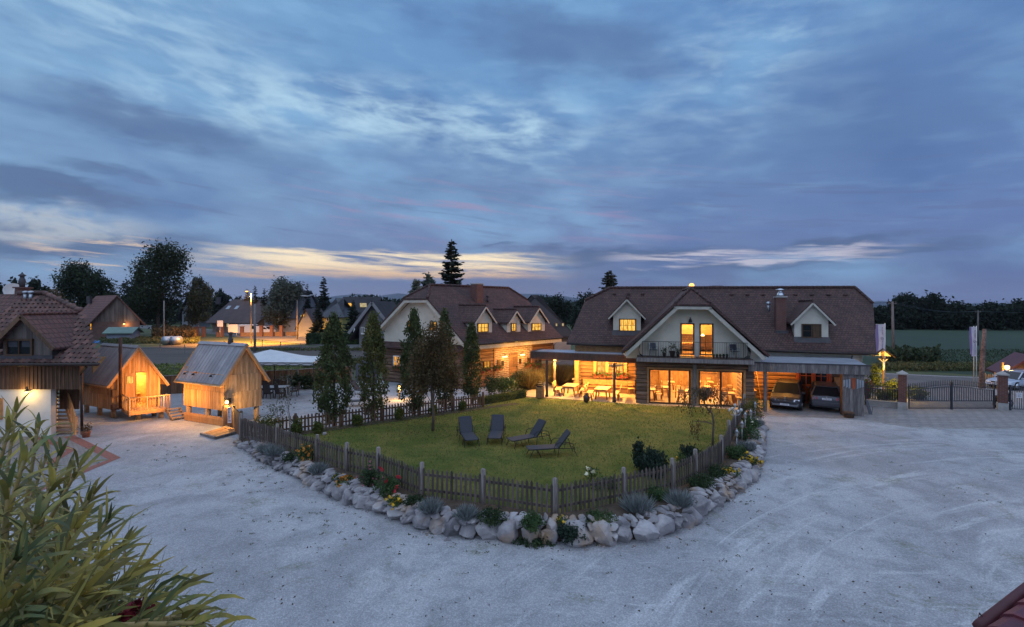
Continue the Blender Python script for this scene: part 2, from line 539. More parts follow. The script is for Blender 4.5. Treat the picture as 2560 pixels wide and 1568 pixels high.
M['pine'] = mat('light_pine', (.62, .42, .20), (.50, .31, .13), scale=2.2, detail=6, stretch=(1, 4, 4), rough=.55, bump=.12, bscale=12, rnd=.12)
M['pineleg'] = mat('pine_leg', (.33, .16, .065), (.24, .11, .045), scale=4, rough=.65, rnd=.1)
M['plaster'] = mat('cream_plaster', (.60, .55, .46), (.52, .48, .40), scale=1.3, detail=7, rough=.9, bump=.12, bscale=30)
M['soffit'] = mat('pale_soffit_boards', (.62, .52, .36), (.52, .42, .28), scale=1.5, stretch=(1, 4, 4), rough=.8)
M['white'] = mat('white_paint', (.74, .73, .70), (.64, .63, .61), scale=2, rough=.6)
M['trim'] = mat('cream_trim', (.50, .46, .39), (.42, .385, .33), scale=2, rough=.7)
M['whitewall'] = mat('white_rendered_wall', (.68, .66, .61), (.58, .56, .52), scale=.9, detail=7, rough=.9, bump=.1)
M['frame'] = mat('dark_window_frame', (.085, .043, .022), (.06, .03, .016), scale=4, stretch=(2, 2, 2), rough=.55)
M['frame_red'] = mat('reddish_door_wood', (.34, .085, .035), (.25, .06, .025), scale=2.5, stretch=(4, 4, .6), rough=.5, rnd=.1)
M['brick'] = mat('old_brick', (.27, .125, .075), (.15, .07, .045), rough=.9, bump=.6, coord='UV', pattern=p_brick(.52, .16, (.36, .31, .25), .028))
M['brick_red'] = mat('red_brick', (.17, .062, .045), (.125, .048, .038), rough=.9, bump=.5, coord='UV', pattern=p_brick(.24, .085, (.16, .13, .12)))
M['barnbrick'] = mat('barn_brick', (.16, .08, .062), (.12, .062, .05), rough=.9, coord='UV', pattern=p_brick(.5, .2, (.14, .11, .10), .03))
M['iron'] = mat('dark_iron', (.022, .022, .026), (.035, .032, .034), scale=6, rough=.5, metal=.6)
M['gutter'] = mat('dark_brown_gutter', (.035, .025, .024), (.05, .036, .03), scale=3, rough=.4, metal=.3)
M['gate'] = mat('grey_powder_coat', (.05, .052, .065), (.065, .066, .08), scale=4, rough=.5, metal=.3)
M['zinc'] = mat('zinc_sheet', (.45, .47, .50), (.36, .38, .41), scale=2, rough=.35, metal=.8)
M['steel'] = mat('stainless_steel', (.6, .62, .65), (.5, .52, .55), scale=3, rough=.25, metal=1.0)
M['lead'] = mat('dark_flashing', (.05, .045, .05), (.07, .06, .065), scale=3, rough=.6)
M['tarroof'] = mat('canopy_roof_sheet', (.30, .32, .37), (.37, .39, .44), scale=.9, rough=.22, bump=.05)
M['concrete'] = mat('pale_concrete', (.40, .38, .36), (.30, .285, .27), scale=2.5, detail=7, rough=.9, bump=.2)
M['glass'] = glass('clear_glass')
M['darkglass'] = mat('dark_reflecting_glass', (.012, .014, .018), rough=.06, spec=.4)
M['fabric'] = mat('charcoal_mesh_fabric', (.035, .036, .045), (.05, .05, .06), scale=30, rough=.8, bump=.1, bscale=200)
M['rattan'] = mat('dark_rattan', (.028, .022, .022), (.05, .04, .038), scale=40, rough=.7, bump=.4, bscale=60)
M['canvas'] = mat('white_canvas', (.72, .74, .76), (.64, .66, .69), scale=1.5, rough=.8, trans=.25)
M['terracotta'] = mat('terracotta', (.30, .12, .07), (.22, .085, .05), scale=5, rough=.8, bump=.1)
M['urn'] = mat('dark_glazed_clay', (.075, .05, .04), (.045, .03, .026), scale=6, rough=.35)
M['rubber'] = mat('black_rubber', (.015, .015, .016), rough=.8)
M['black'] = mat('black_plastic', (.02, .02, .022), rough=.5)
M['red'] = mat('red_lacquer', (.35, .02, .03), rough=.25)
M['paper'] = mat('white_notice_board', (.70, .68, .70), (.60, .58, .62), scale=8, rough=.7)
M['ink'] = mat('dark_print', (.05, .04, .08), rough=.7)
M['bark'] = mat('grey_brown_bark', (.085, .06, .045), (.13, .10, .08), scale=6, stretch=(3, 3, .6), rough=.95, bump=.6, bscale=14)
M['barkpale'] = mat('pale_birch_bark', (.36, .34, .32), (.14, .12, .11), scale=4, stretch=(1, 1, 3), rough=.9)


def leafmat(name, c1, c2, rnd=.45, trans=.25):
    m = mat(name, c1, c2, scale=.9, detail=3, rough=.75, rnd=rnd, trans=trans, spec=.2)
    return m


M['lf_hornbeam'] = leafmat('hornbeam_leaves', (.075, .092, .030), (.135, .125, .042))
M['lf_hornbeam_dark'] = leafmat('dark_hornbeam_leaves', (.050, .070, .028), (.085, .098, .036))
M['lf_brown'] = leafmat('browning_leaves', (.085, .062, .03), (.13, .085, .038))
M['lf_big'] = leafmat('broad_tree_leaves', (.026, .040, .020), (.044, .054, .026))
M['lf_dim'] = leafmat('far_tree_leaves', (.020, .030, .022), (.032, .042, .028))
M['lf_willow'] = leafmat('grey_green_leaves', (.085, .095, .072), (.12, .125, .09))
M['lf_birch'] = leafmat('thin_birch_leaves', (.075, .078, .042), (.115, .10, .05))
M['lf_conifer'] = leafmat('spruce_needles', (.014, .024, .018), (.024, .036, .024), trans=.05)
M['lf_box'] = leafmat('boxwood_leaves', (.075, .095, .022), (.115, .13, .03))
M['lf_pine'] = leafmat('mugo_pine_needles', (.018, .032, .022), (.032, .046, .028), trans=.05)
M['lf_lavender'] = leafmat('lavender_stalks', (.165, .19, .185), (.22, .235, .235))
M['lf_shrub'] = leafmat('garden_leaves', (.045, .085, .032), (.075, .115, .04))
M['lf_shrub_dark'] = leafmat('dark_garden_leaves', (.03, .052, .024), (.05, .072, .03))
M['lf_lit'] = leafmat('shrine_leaves', (.10, .125, .03), (.14, .16, .04))
M['lf_hedge'] = leafmat('hedge_leaves', (.075, .095, .026), (.12, .13, .034))
M['lf_reed'] = leafmat('reed_blades', (.12, .10, .045), (.17, .13, .06))
M['lf_grass'] = leafmat('lawn_blades', (.105, .150, .034), (.165, .165, .052), rnd=.55)
M['lf_weed'] = leafmat('weeds', (.07, .085, .035), (.12, .115, .05))
M['lf_corn'] = leafmat('corn_leaves', (.034, .052, .026), (.05, .066, .034))
M['picketwood'] = mat('weathered_pickets', (.135, .105, .09), (.075, .058, .050), scale=3.0, detail=7, stretch=(5, 5, .6), rough=.9, bump=.35, bscale=18, rnd=.35)
M['fl_red'] = mat('red_petals', (.42, .02, .025), (.30, .02, .03), scale=9, rough=.7, rnd=.2)
M['fl_yellow'] = mat('yellow_petals', (.60, .40, .02), (.55, .30, .02), scale=9, rough=.7, rnd=.2)
M['fl_orange'] = mat('orange_petals', (.58, .19, .02), (.50, .24, .05), scale=9, rough=.7, rnd=.2)
M['fl_white'] = mat('cream_petals', (.70, .66, .48), (.66, .60, .40), scale=9, rough=.7)
M['fl_pink'] = mat('pink_petals', (.40, .16, .18), (.34, .12, .15), scale=9, rough=.7)
M['bulb'] = emis('lamp_glass_glow', (1, .62, .20), 5)
M['bulb_soft'] = emis('soft_lamp_glow', (1, .60, .18), 3)
M['street'] = emis('sodium_lamp_glow', (1, .45, .09), 2.6)
M['pane'] = emis('lit_window_pane', (.85, .42, .06), .8, (.42, .15, .018), 2.6)
M['pane_hot'] = emis('bright_lit_window_pane', (1.0, .60, .12), .95, (.55, .23, .028), 3.0)
M['pane_red'] = emis('orange_lit_window_pane', (.85, .26, .02), 1.0, (.60, .16, .01), 2.0)
M['pane_dim'] = emis('dim_lit_window_pane', (.50, .42, .25), .8, (.25, .2, .1), 2.0)


# ------------------------------------------------------------------ foliage
def quads(name, m, C, U, V, parent=None, rnd=None, tip=.0):
    """one leaf-shaped quad per row: centre C, half-length vector U, half-width vector V"""
    n = len(C)
    P = np.stack([C - U, C + V - U * tip, C + U, C - V - U * tip], 1).reshape(-1, 3).astype(np.float32)
    base = np.array(wloc(parent)) if parent is not None else np.zeros(3)
    P -= base.astype(np.float32)
    me = bpy.data.meshes.new(name)
    me.vertices.add(n * 4); me.vertices.foreach_set('co', P.ravel())
    me.loops.add(n * 4); me.loops.foreach_set('vertex_index', np.arange(n * 4, dtype=np.int32))
    me.polygons.add(n); me.polygons.foreach_set('loop_start', np.arange(0, n * 4, 4, dtype=np.int32))
    try: me.polygons.foreach_set('loop_total', np.full(n, 4, np.int32))
    except Exception: pass
    me.update(calc_edges=True)
    a = me.attributes.new('rnd', 'FLOAT', 'FACE')
    a.data.foreach_set('value', (nrg.random(n) if rnd is None else rnd).astype(np.float32))
    me.materials.append(m)
    o = bpy.data.objects.new(name, me); COL.objects.link(o)
    if parent is not None: o.parent = parent
    return o


def rdir(n):
    v = nrg.normal(size=(n, 3)); return v / np.linalg.norm(v, axis=1)[:, None]


def leaves(name, m, P, size, parent=None, up=0.0, rnd=None, asp=.55):
    n = len(P)
    U = rdir(n)
    if up: U[:, 2] = np.abs(U[:, 2]) + up; U /= np.linalg.norm(U, axis=1)[:, None]
    V = np.cross(U, rdir(n)); V /= np.linalg.norm(V, axis=1)[:, None] + 1e-9
    s = size * (.6 + .8 * nrg.random(n))[:, None]
    return quads(name, m, P, U * s, V * s * asp, parent, rnd)


def clumps(blobs, ncl, per, spread, shell=.55):
    """clump centres near the surface of a union of ellipsoids, then leaves around them. blobs: (x,y,z,rx,ry,rz)"""
    vol = np.array([b[3] * b[4] * b[5] for b in blobs]) ** .7
    idx = nrg.choice(len(blobs), ncl, p=vol / vol.sum())
    B = np.array(blobs)[idx]
    d = rdir(ncl); rad = shell + (1 - shell) * nrg.random(ncl) ** .6
    C = B[:, :3] + d * B[:, 3:] * rad[:, None]
    P = np.repeat(C, per, 0) + nrg.normal(size=(ncl * per, 3)) * spread
    r = np.repeat(nrg.random(ncl), per) * .6 + nrg.random(ncl * per) * .4
    return C, P, r


def tree(name, label, base, h, crown, lm, cl=220, per=36, leaf=.16, spread=.45, tr=.22, limbs=9, trunkmat='bark', group=None, lean=(0, 0), shell=.45, cat='tree'):
    base = Vector(base)
    t = thing(name, label, cat, base, group=group)
    blobs = [(base.x + b[0], base.y + b[1], base.z + b[2], b[3], b[4], b[5]) for b in crown]
    C, P, r = clumps(blobs, cl, per, spread, shell)
    P[:, 2] = np.maximum(P[:, 2], base.z + .15)
    leaves('crown', M[lm], P, leaf, t, rnd=r)
    b = MB()
    top = Vector((base.x + lean[0], base.y + lean[1], base.z + h * .86))
    pts = []
    for i in range(7):
        f = i / 6
        pts.append(base.lerp(top, f) + Vector((math.sin(f * 5 + base.x) * .02 * h, math.cos(f * 4 + base.y) * .02 * h, 0)) * (f > 0))
    b.tube(pts, [tr * (1 - .82 * i / 6) for i in range(7)], 8)
    for i in range(limbs):
        c = Vector(C[int(nrg.integers(len(C)))])
        f = .25 + .6 * rng.random()
        p = base.lerp(top, f)
        if c.z < p.z: p = base.lerp(top, max(.12, f * .5))
        mid = p.lerp(c, .5) + Vector((0, 0, .05 * h * rng.random()))
        b.tube([p, mid, c], [tr * .42 * (1 - f * .6), tr * .22 * (1 - f * .5), tr * .05], 5, cap=False)
    b.build('trunk', M[trunkmat], t)
    return t


def columnar(label, base, h, rmax, lm='lf_hornbeam', seed=0, n=5200, leaf=.075):
    base = Vector(base)
    t = thing('columnar_tree', label, 'tree', base, group='columnar hornbeams along the inner fence')
    ncl = n // 20
    f = nrg.random(ncl) ** .85
    prof = np.interp(f, [0, .06, .2, .42, .7, .9, 1], [.30, .62, .92, 1.0, .72, .38, .08])
    ang = nrg.random(ncl) * 6.283
    wob = 1 + .16 * np.sin(ang * 3 + f * 9 + seed) + .12 * np.sin(f * 23 + ang * 2 + seed)
    rad = rmax * prof * wob * (.35 + .65 * nrg.random(ncl) ** .4)
    C = np.stack([base.x + np.cos(ang) * rad, base.y + np.sin(ang) * rad, base.z + .35 + f * (h - .35)], 1)
    P = np.repeat(C, 20, 0) + nrg.normal(size=(ncl * 20, 3)) * np.array([.085, .085, .16])
    r = np.repeat(nrg.random(ncl), 20) * .6 + nrg.random(ncl * 20) * .4
    leaves('crown', M[lm], P, leaf, t, up=.5, rnd=r)
    b = MB()
    b.tube([base, base + Vector((.02, 0, h * .5)), base + Vector((0, 0, h * .93))], [.075, .05, .012], 7)
    for i in range(10):
        z = h * (.1 + .05 * i); a = i * 2.4
        b.tube([base + Vector((0, 0, z)), base + Vector((math.cos(a) * rmax * .4, math.sin(a) * rmax * .4, z + h * .22))], [.025, .006], 4, cap=False)
    b.build('trunk', M['bark'], t)
    return t


def conifer(label, base, h, r, n=34, dens=1.0, group=None, name='spruce_tree', thin=1.0):
    base = Vector(base)
    t = thing(name, label, 'tree', base, group=group)
    C = []; U = []; V = []
    b = MB()
    b.tube([base, base + Vector((0, 0, h))], [.018 * h, .004 * h], 7)
    for i in range(n):
        f = i / (n - 1)
        z = h * (.10 + .88 * f)
        br = r * (1 - f) ** .8 * (.8 + .4 * rng.random()) + .02 * h
        k = 8 if f < .7 else 6
        a0 = rng.random() * 6.28
        for j in range(k):
            a = a0 + 6.283 * j / k + rng.uniform(-.25, .25)
            L = br * rng.uniform(.72, 1.12)
            dv = Vector((math.cos(a), math.sin(a), 0))
            droop = -.32 if f < .6 else -.05
            zz = z + rng.uniform(-.5, .5) * h * .88 / n * 1.6; L *= rng.choice((.8, 1, 1, 1.12)); p0 = base + Vector((0, 0, zz)); p2 = p0 + dv * L + Vector((0, 0, droop * L + .12 * L)); p1 = p0 + dv * L * .55 + Vector((0, 0, droop * L * .7))
            b.tube([p0, p1, p2], [.006 * h * (1 - f * .6), .004 * h * (1 - f * .6), .001 * h], 3, cap=False)
            m = max(5, int(40 * dens * (L / r + .25)))
            for q in range(m):
                s = (q + rng.random()) / m
                p = p0.lerp(p1, s * 2) if s < .5 else p1.lerp(p2, s * 2 - 1)
                w = .24 * L * (1 - s * .7) + .05 * r
                side = dv.cross(Vector((0, 0, 1))) * (1 if q % 2 else -1)
                u = (dv * .7 + side * rng.uniform(.3, 1.0) + Vector((0, 0, rng.uniform(-.55, .1)))).normalized() * w
                C.append(p + u * .7); U.append(u)
                V.append(u.cross(Vector((rng.gauss(0, 1), rng.gauss(0, 1), rng.gauss(0, 1)))).normalized() * w * .36 * thin)
    quads('crown', M['lf_conifer'], np.array(C), np.array(U), np.array(V), t)
    b.build('trunk', M['bark'], t)
    return t


def bush(name, label, base, rx, h, lm, n=900, leaf=.05, flowers=None, nf=0, fs=.03, cat='shrub', group=None, ry=None, spread=.07, up=0.0):
    base = Vector(base); ry = ry or rx
    t = thing(name, label, cat, base, group=group)
    blobs = [(base.x + rng.uniform(-.4, .4) * rx, base.y + rng.uniform(-.4, .4) * ry, base.z + h * rng.uniform(.35, .6), rx * rng.uniform(.5, .72), ry * rng.uniform(.5, .72), h * rng.uniform(.34, .5)) for _ in range(6)]
    blobs.append((base.x, base.y, base.z + h * .5, rx * .8, ry * .8, h * .5))
    C, P, r = clumps(blobs, max(6, n // 14), 14, spread, .3)
    P[:, 2] = np.maximum(P[:, 2], base.z + .01)
    leaves('foliage', M[lm], P, leaf, t, up=up, rnd=r)
    b = MB()
    for i in range(7):
        c = Vector(C[int(nrg.integers(len(C)))])
        b.tube([base, base.lerp(c, .5) + Vector((0, 0, .05)), c], [.014, .01, .004], 4, cap=False)
    b.build('stem', M['bark'], t)
    if flowers:
        k = nrg.integers(len(P), size=nf)
        Q = P[k] + (P[k] - np.array(base + Vector((0, 0, h * .4)))) * .12 + np.array([0, 0, .02])
        Q = np.repeat(Q, 5, 0) + nrg.normal(size=(nf * 5, 3)) * fs * .35
        leaves('blossom', M[flowers], Q, fs, t, asp=.8)
    return t


def lavender(label, base, r, h, n=420, name='lavender_bush', group='lavender bushes along the rockery', lm='lf_lavender', wid=.010):
    base = Vector(base)
    t = thing(name, label, 'shrub', base, group=group)
    a = nrg.random(n) * 6.283; tilt = nrg.random(n) ** .7 * 1.0
    L = h * (.6 + .5 * nrg.random(n))
    d = np.stack([np.cos(a) * np.sin(tilt), np.sin(a) * np.sin(tilt), np.cos(tilt)], 1)
    o = np.stack([np.cos(a), np.sin(a), np.zeros(n)], 1) * (nrg.random(n) * r * .5)[:, None]
    C = np.array(base) + o + d * (L * .5)[:, None]
    V = np.cross(d, rdir(n)); V /= np.linalg.norm(V, axis=1)[:, None] + 1e-9
    quads('foliage', M[lm], C, d * (L * .5)[:, None], V * (wid + .006 * nrg.random(n))[:, None], t)
    return t


def text_mesh(s, size, m, loc, rot, parent=None, name='lettering'):
    c = bpy.data.curves.new(name, 'FONT'); c.body = s; c.size = size; c.align_x = 'CENTER'; c.align_y = 'CENTER'; c.extrude = .001
    tmp = bpy.data.objects.new('tmp', c)
    COL.objects.link(tmp)
    me = bpy.data.meshes.new_from_object(tmp.evaluated_get(bpy.context.evaluated_depsgraph_get()))
    COL.objects.unlink(tmp); bpy.data.objects.remove(tmp)
    me.materials.clear(); me.materials.append(m)
    o = bpy.data.objects.new(name, me); COL.objects.link(o)
    if parent is not None:
        o.parent = parent
    o.location = Vector(loc) - (wloc(parent) if parent is not None else Vector((0, 0, 0)))
    o.rotation_euler = rot
    return o

# ================================================================== THE SETTING
def zl(Y):                       # the lawn falls gently from the rockery towards the terrace
    return .45 - .3 * (Y - 15.0) / 17.5


FENCE = [gr(602, 1093.7, .42), gr(693, 1122, .45), gr(793, 1155, .45), gr(867, 1180, .45), gr(946, 1197, .45), gr(1055, 1243, .45), gr(1208, 1262, .45), gr(1387, 1290, .45),
         gr(1559, 1256, .45), gr(1681, 1228, .45), gr(1738, 1200, .45), gr(1803, 1160, .45), Vector((9.95, 22.5, .4)), Vector((11.4, 25.1, .33)), Vector((12.9, 27.8, .25)), Vector((14.4, 30.4, .17))]
ROCK = [gr(*p) for p in ((588, 1110), (628, 1136), (654, 1155), (688, 1173), (736, 1192), (782, 1219), (824, 1239), (855, 1254), (904, 1273), (955, 1287), (1012, 1310), (1060, 1327), (1128, 1341),
                          (1247, 1348), (1323, 1358), (1397, 1360), (1468, 1362), (1533, 1361), (1598, 1356), (1644, 1342), (1706, 1325), (1755, 1296), (1786, 1271), (1848, 1231), (1888, 1194), (1903, 1148), (1908, 1106), (1906, 1072))]
BACK = [Vector((-13.0, 23.85, 0)), Vector((-1.9, 32.2, 0))]


def sheet(name, pts, z, m, kind='structure'):
    b = MB(); b.face([(p[0], p[1], z(p[1]) if callable(z) else z) for p in pts])
    o = b.build(name, m); o['kind'] = kind
    return o


def m_gravel():
    m = bpy.data.materials.new('limestone_gravel'); m.use_nodes = True
    T = NT(m.node_tree)
    v = T.node('ShaderNodeTexCoord').outputs['Object']
    sp = T.node('ShaderNodeSeparateXYZ', i_0=v)
    big = T.noise(v, .16, 5, .6, .8)
    mid = T.noise(v, .9, 6, .65, .6)
    # swept tyre arcs: noise stretched along circles round a point by the gate
    dx = T.m('SUBTRACT', sp.outputs[0], 24.0); dy = T.m('SUBTRACT', sp.outputs[1], -6.0)
    rad = T.m('SQRT', T.m('ADD', T.m('MULTIPLY', dx, dx), T.m('MULTIPLY', dy, dy)))
    ang = T.m('ARCTAN2', dy, dx)
    tr = T.noise(T.xyz(T.m('MULTIPLY', rad, 1.0), T.m('MULTIPLY', ang, 2.2), 0), 1.5, 7, .62, .9)
    trm = T.m('MULTIPLY', T.m('MULTIPLY', T.ss(sp.outputs[0], -5, 4), T.ss(sp.outputs[1], 30, 20)), T.ss(tr, .52, .66))
    rip = T.noise(T.xyz(T.m('MULTIPLY', T.m('ADD', sp.outputs[0], T.m('MULTIPLY', sp.outputs[1], .35)), .55), T.m('MULTIPLY', sp.outputs[1], 2.4), 3.0), 1.3, 6, .6, 1.2)
    ripm = T.m('MULTIPLY', T.m('MULTIPLY', T.ss(sp.outputs[0], -1.5, 3.5), T.ss(sp.outputs[1], 18, 11)), T.ss(rip, .54, .68))
    col = T.mix(T.ss(big, .35, .66), (.305, .298, .312), (.425, .418, .43))
    col = T.mix(T.m('MULTIPLY', T.ss(mid, .45, .64), .55), col, (.225, .227, .235))
    col = T.mix(T.m('MULTIPLY', trm, .75), col, (.50, .50, .51))
    col = T.mix(T.m('MULTIPLY', ripm, .5), col, (.52, .52, .53))
    vo = T.node('ShaderNodeTexVoronoi', i_2=38.0); T.l.new(v, vo.inputs['Vector'])
    sv = T.node('ShaderNodeSeparateColor', i_0=vo.outputs['Color'])
    k = T.m('ADD', T.m('MULTIPLY', T.m('POWER', sv.outputs[0], 2.0), .46), .84)
    mul = T.node('ShaderNodeVectorMath', operation='SCALE'); T.l.new(col, mul.inputs[0]); T.l.new(k, mul.inputs['Scale'])
    col = mul.outputs[0]
    f = T.noise(v, 9.0, 6, .7)
    col = T.mix(T.m('MULTIPLY', T.ss(f, .56, .72), .35), col, (.15, .148, .142))
    wd = T.noise(v, .5, 5, .7, .5)
    col = T.mix(T.m('MULTIPLY', T.m('MULTIPLY', T.ss(wd, .55, .68), T.ss(f, .38, .60)), .6), col, (.15, .155, .085))
    b = T.node('ShaderNodeBsdfPrincipled', Roughness=.95)
    b.inputs['Specular IOR Level'].default_value = .2
    T.l.new(col, b.inputs['Base Color'])
    h = T.m('ADD', T.m('MULTIPLY', vo.outputs['Distance'], -.5), T.m('ADD', T.m('MULTIPLY', tr, 1.6), T.m('MULTIPLY', mid, 1.1)))
    bp = T.node('ShaderNodeBump', Strength=.55, Distance=.05, Height=h)
    T.l.new(bp.outputs[0], b.inputs['Normal'])
    out = T.node('ShaderNodeOutputMaterial'); T.l.new(b.outputs[0], out.inputs[0])
    return m


def m_lawn():
    m = bpy.data.materials.new('mown_lawn'); m.use_nodes = True
    T = NT(m.node_tree)
    v = T.node('ShaderNodeTexCoord').outputs['Object']
    a = T.noise(v, .55, 6, .65, .4); b_ = T.noise(v, 5.0, 6, .7); c = T.noise(v, 40.0, 4, .7)
    col = T.mix(T.ss(a, .36, .64), (.098, .130, .024), (.200, .180, .046))
    col = T.mix(T.m('MULTIPLY', T.ss(b_, .42, .70), .5), col, (.056, .088, .018))
    col = T.mix(T.m('MULTIPLY', T.ss(c, .5, .75), .4), col, (.22, .215, .075))
    p = T.node('ShaderNodeBsdfPrincipled', Roughness=.95)
    p.inputs['Specular IOR Level'].default_value = .15
    T.l.new(col, p.inputs['Base Color'])
    bp = T.node('ShaderNodeBump', Strength=.9, Distance=.06, Height=T.m('ADD', c, b_))
    T.l.new(bp.outputs[0], p.inputs['Normal'])
    out = T.node('ShaderNodeOutputMaterial'); T.l.new(p.outputs[0], out.inputs[0])
    return m


M['gravel'] = m_gravel()
M['lawn'] = m_lawn()
M['meadow'] = mat('rough_meadow', (.045, .062, .026), (.075, .085, .035), scale=.12, detail=8, rough=.95, bump=.6, bscale=3)
M['greenfield'] = mat('evening_green_field', (.020, .040, .022), (.030, .052, .027), scale=.03, detail=6, rough=.95, bump=.3, bscale=2)
M['earth'] = mat('ploughed_earth', (.085, .072, .064), (.058, .05, .045), scale=.25, detail=8, rough=.95, bump=.8, bscale=2.5, stretch=(.3, 2, 1))
M['soil'] = mat('dark_bed_soil', (.05, .036, .026), (.085, .06, .042), scale=3, detail=7, rough=.95, bump=.6, bscale=12)
M['asphalt'] = mat('grey_asphalt', (.115, .11, .11), (.085, .082, .084), scale=.6, detail=7, rough=.85, bump=.2, bscale=40)
M['deck'] = mat('terrace_slabs', (.46, .36, .25), (.38, .29, .20), rough=.75, bump=.3, bscale=20, coord='UV', pattern=p_brick(.8, .16, (.2, .14, .09), .008))
M['pavers'] = mat('square_pavers', (.30, .275, .265), (.245, .225, .22), rough=.85, bump=.35, bscale=30, coord='UV', pattern=p_brick(.62, .42, (.10, .09, .09), .022))
M['pavers_small'] = mat('small_pavers', (.27, .25, .235), (.22, .205, .195), rough=.9, bump=.35, bscale=30, coord='UV', pattern=p_brick(.22, .11, (.13, .12, .11), .012))
M['redpavers'] = mat('red_brick_pavers', (.32, .12, .09), (.25, .095, .075), rough=.9, bump=.35, bscale=30, coord='UV', pattern=p_brick(.22, .11, (.14, .09, .08), .012))
M['hill'] = mat('haze_blue_wooded_hills', (.014, .026, .048), (.020, .034, .058), scale=.004, detail=6, rough=1.0)  # blue of the distant haze is painted into the woodland colour

sheet('ground', [(-9000, -300), (9000, -300), (9000, 14000), (-9000, 14000)], -.04, M['meadow'])
sheet('gravel_yard', [(-60, -12), (60, -12), (60, 38.5), (34, 39.0), (22, 46), (8, 52), (-9, 48), (-13.7, 44.2), (-29, 36.4), (-60, 30)], 0.0, M['gravel'])
sheet('earth_field', [(-62, 70), (-40, 52), (-10, 56), (4, 62), (-20, 74), (-42, 88), (-58, 95)], -.012, M['earth'])
sheet('green_field', [(45, 49), (70, 38), (190, 60), (400, 320), (60, 330), (38, 120), (36, 60)], -.02, M['greenfield'])


def strip(name, path, w, z, m):
    b = MB(); L = []
    for i, p in enumerate(path):
        a = Vector(path[max(i - 1, 0)]); c = Vector(path[min(i + 1, len(path) - 1)])
        d = (c - a); d.z = 0; d.normalize(); nrm = Vector((-d.y, d.x, 0)) * (w / 2)
        L.append((Vector(p) - nrm, Vector(p) + nrm))
    for i in range(len(L) - 1):
        q = [L[i][0], L[i + 1][0], L[i + 1][1], L[i][1]]
        b.face([(p.x, p.y, z) for p in q])
    return struct(b.build(name, m))


ROAD = [(-140, 175, 0), (-75, 127, 0), (-46, 101, 0), (-27, 85, 0), (-5, 70, 0), (12, 58, 0), (26, 49.5, 0), (40, 43.6, 0), (62, 37, 0), (95, 30, 0)]
strip('road', ROAD, 9.5, .004, M['asphalt'])
strip('road_edge_line', [Vector(p) + Vector((2.4, 3.5, 0)) for p in ROAD], .14, .008, M['white'])

# lawn, flower beds, terrace
sheet('lawn', [FENCE[0]] + FENCE[1:] + [Vector((14.6, 31.2, 0)), Vector((2.1, 36.4, 0)), Vector((.6, 36.6, 0)), Vector((-1.9, 32.6, 0)), BACK[1], BACK[0]], zl, M['lawn'])
b = MB()
for i in range(len(FENCE) - 1):                    # raised bed between fence and boulders
    pass
N = 46


def along(path, t):
    seg = [(path[i + 1] - path[i]).length for i in range(len(path) - 1)]
    s = t * sum(seg)
    for i, q in enumerate(seg):
        if s <= q or i == len(seg) - 1:
            return path[i].lerp(path[i + 1], min(1, s / q))
        s -= q


BED = []
for i in range(N + 1):
    t = i / N
    f = along(FENCE, t); k = along(ROCK, t)
    top = .5 * (1 - .55 * max(0, (t - .72) / .28)) * (.72 + .28 * min(1, t / .15))
    d = (f - k); d.z = 0
    kk = k + d.normalized() * .34
    BED.append((f + Vector((0, 0, .02)) - d.normalized() * -.12, Vector((kk.x, kk.y, top)), Vector((k.x, k.y, 0)) + d.normalized() * .2, top))
for i in range(N):
    a, c = BED[i], BED[i + 1]
    m1 = a[0].lerp(a[1], .5) + Vector((0, 0, .05)); m2 = c[0].lerp(c[1], .5) + Vector((0, 0, .05))
    b.face([a[1], c[1], m2, m1]); b.face([m1, m2, c[0], a[0]]); b.face([a[2], c[2], c[1], a[1]])
struct(b.build('flower_bed_ground', M['soil']))
d = (BACK[1] - BACK[0]).normalized(); nb = Vector((d.y, -d.x, 0))
b = MB(); q0 = BACK[0] + nb * .05; q1 = BACK[1] + d * 2.6 + nb * .05
b.face([(p.x, p.y, zl(p.y) + .012) for p in (q0, q0 + nb * .62, q1 + nb * .62, q1)])
struct(b.build('fence_bed_ground', M['soil']))
b = MB(); b.beam(BACK[0] - nb * .12 + Vector((0, 0, .14)), BACK[1] - nb * .12 + Vector((0, 0, .10)), .12, .30)
struct(b.build('kerb', M['concrete']))
b = MB()
TER = [(.5, 36.15), (2.08, 35.75), (14.75, 30.55), (16.0, 32.0), (16.6, 34.6), (5.4, 39.4), (1.4, 38.9)]
b.slab([(x, y, .15) for x, y in TER], (0, 0, -.2))
struct(b.build('terrace_paving', M['deck']))
# paved drive under the carport and up to the gate
b = MB()
fr = [gr(1905, 1040), gr(2040, 1045), gr(2161, 1051.5), gr(2287, 1070), gr(2420, 1072.5), gr(2600, 1074)]
b.face([(p.x, p.y, .006) for p in fr] + [(46, 30.5, .006), (40, 41, .006), (20, 38.5, .006), (15.9, 36, .006)])
struct(b.build('drive_paving', M['pavers']))
b = MB()
for i in range(len(fr) - 1): b.beam(fr[i] + Vector((0, 0, .008)), fr[i + 1] + Vector((0, 0, .008)), .10, .03)
struct(b.build('drive_edge_kerb', M['concrete']))
# left paving with its red border
lp = [gr(20, 1092), gr(173, 1091), gr(287, 1147), gr(190, 1186), gr(60, 1240), gr(-200, 1240), gr(-200, 1092)]
sheet('paving', lp, .005, M['pavers_small'])
strip('paving_border', [lp[1], lp[2], lp[3], lp[4]], .42, .010, M['redpavers'])
strip('paving_inner_border', [gr(100, 1094), gr(178, 1126), gr(120, 1160)], .34, .010, M['redpavers'])

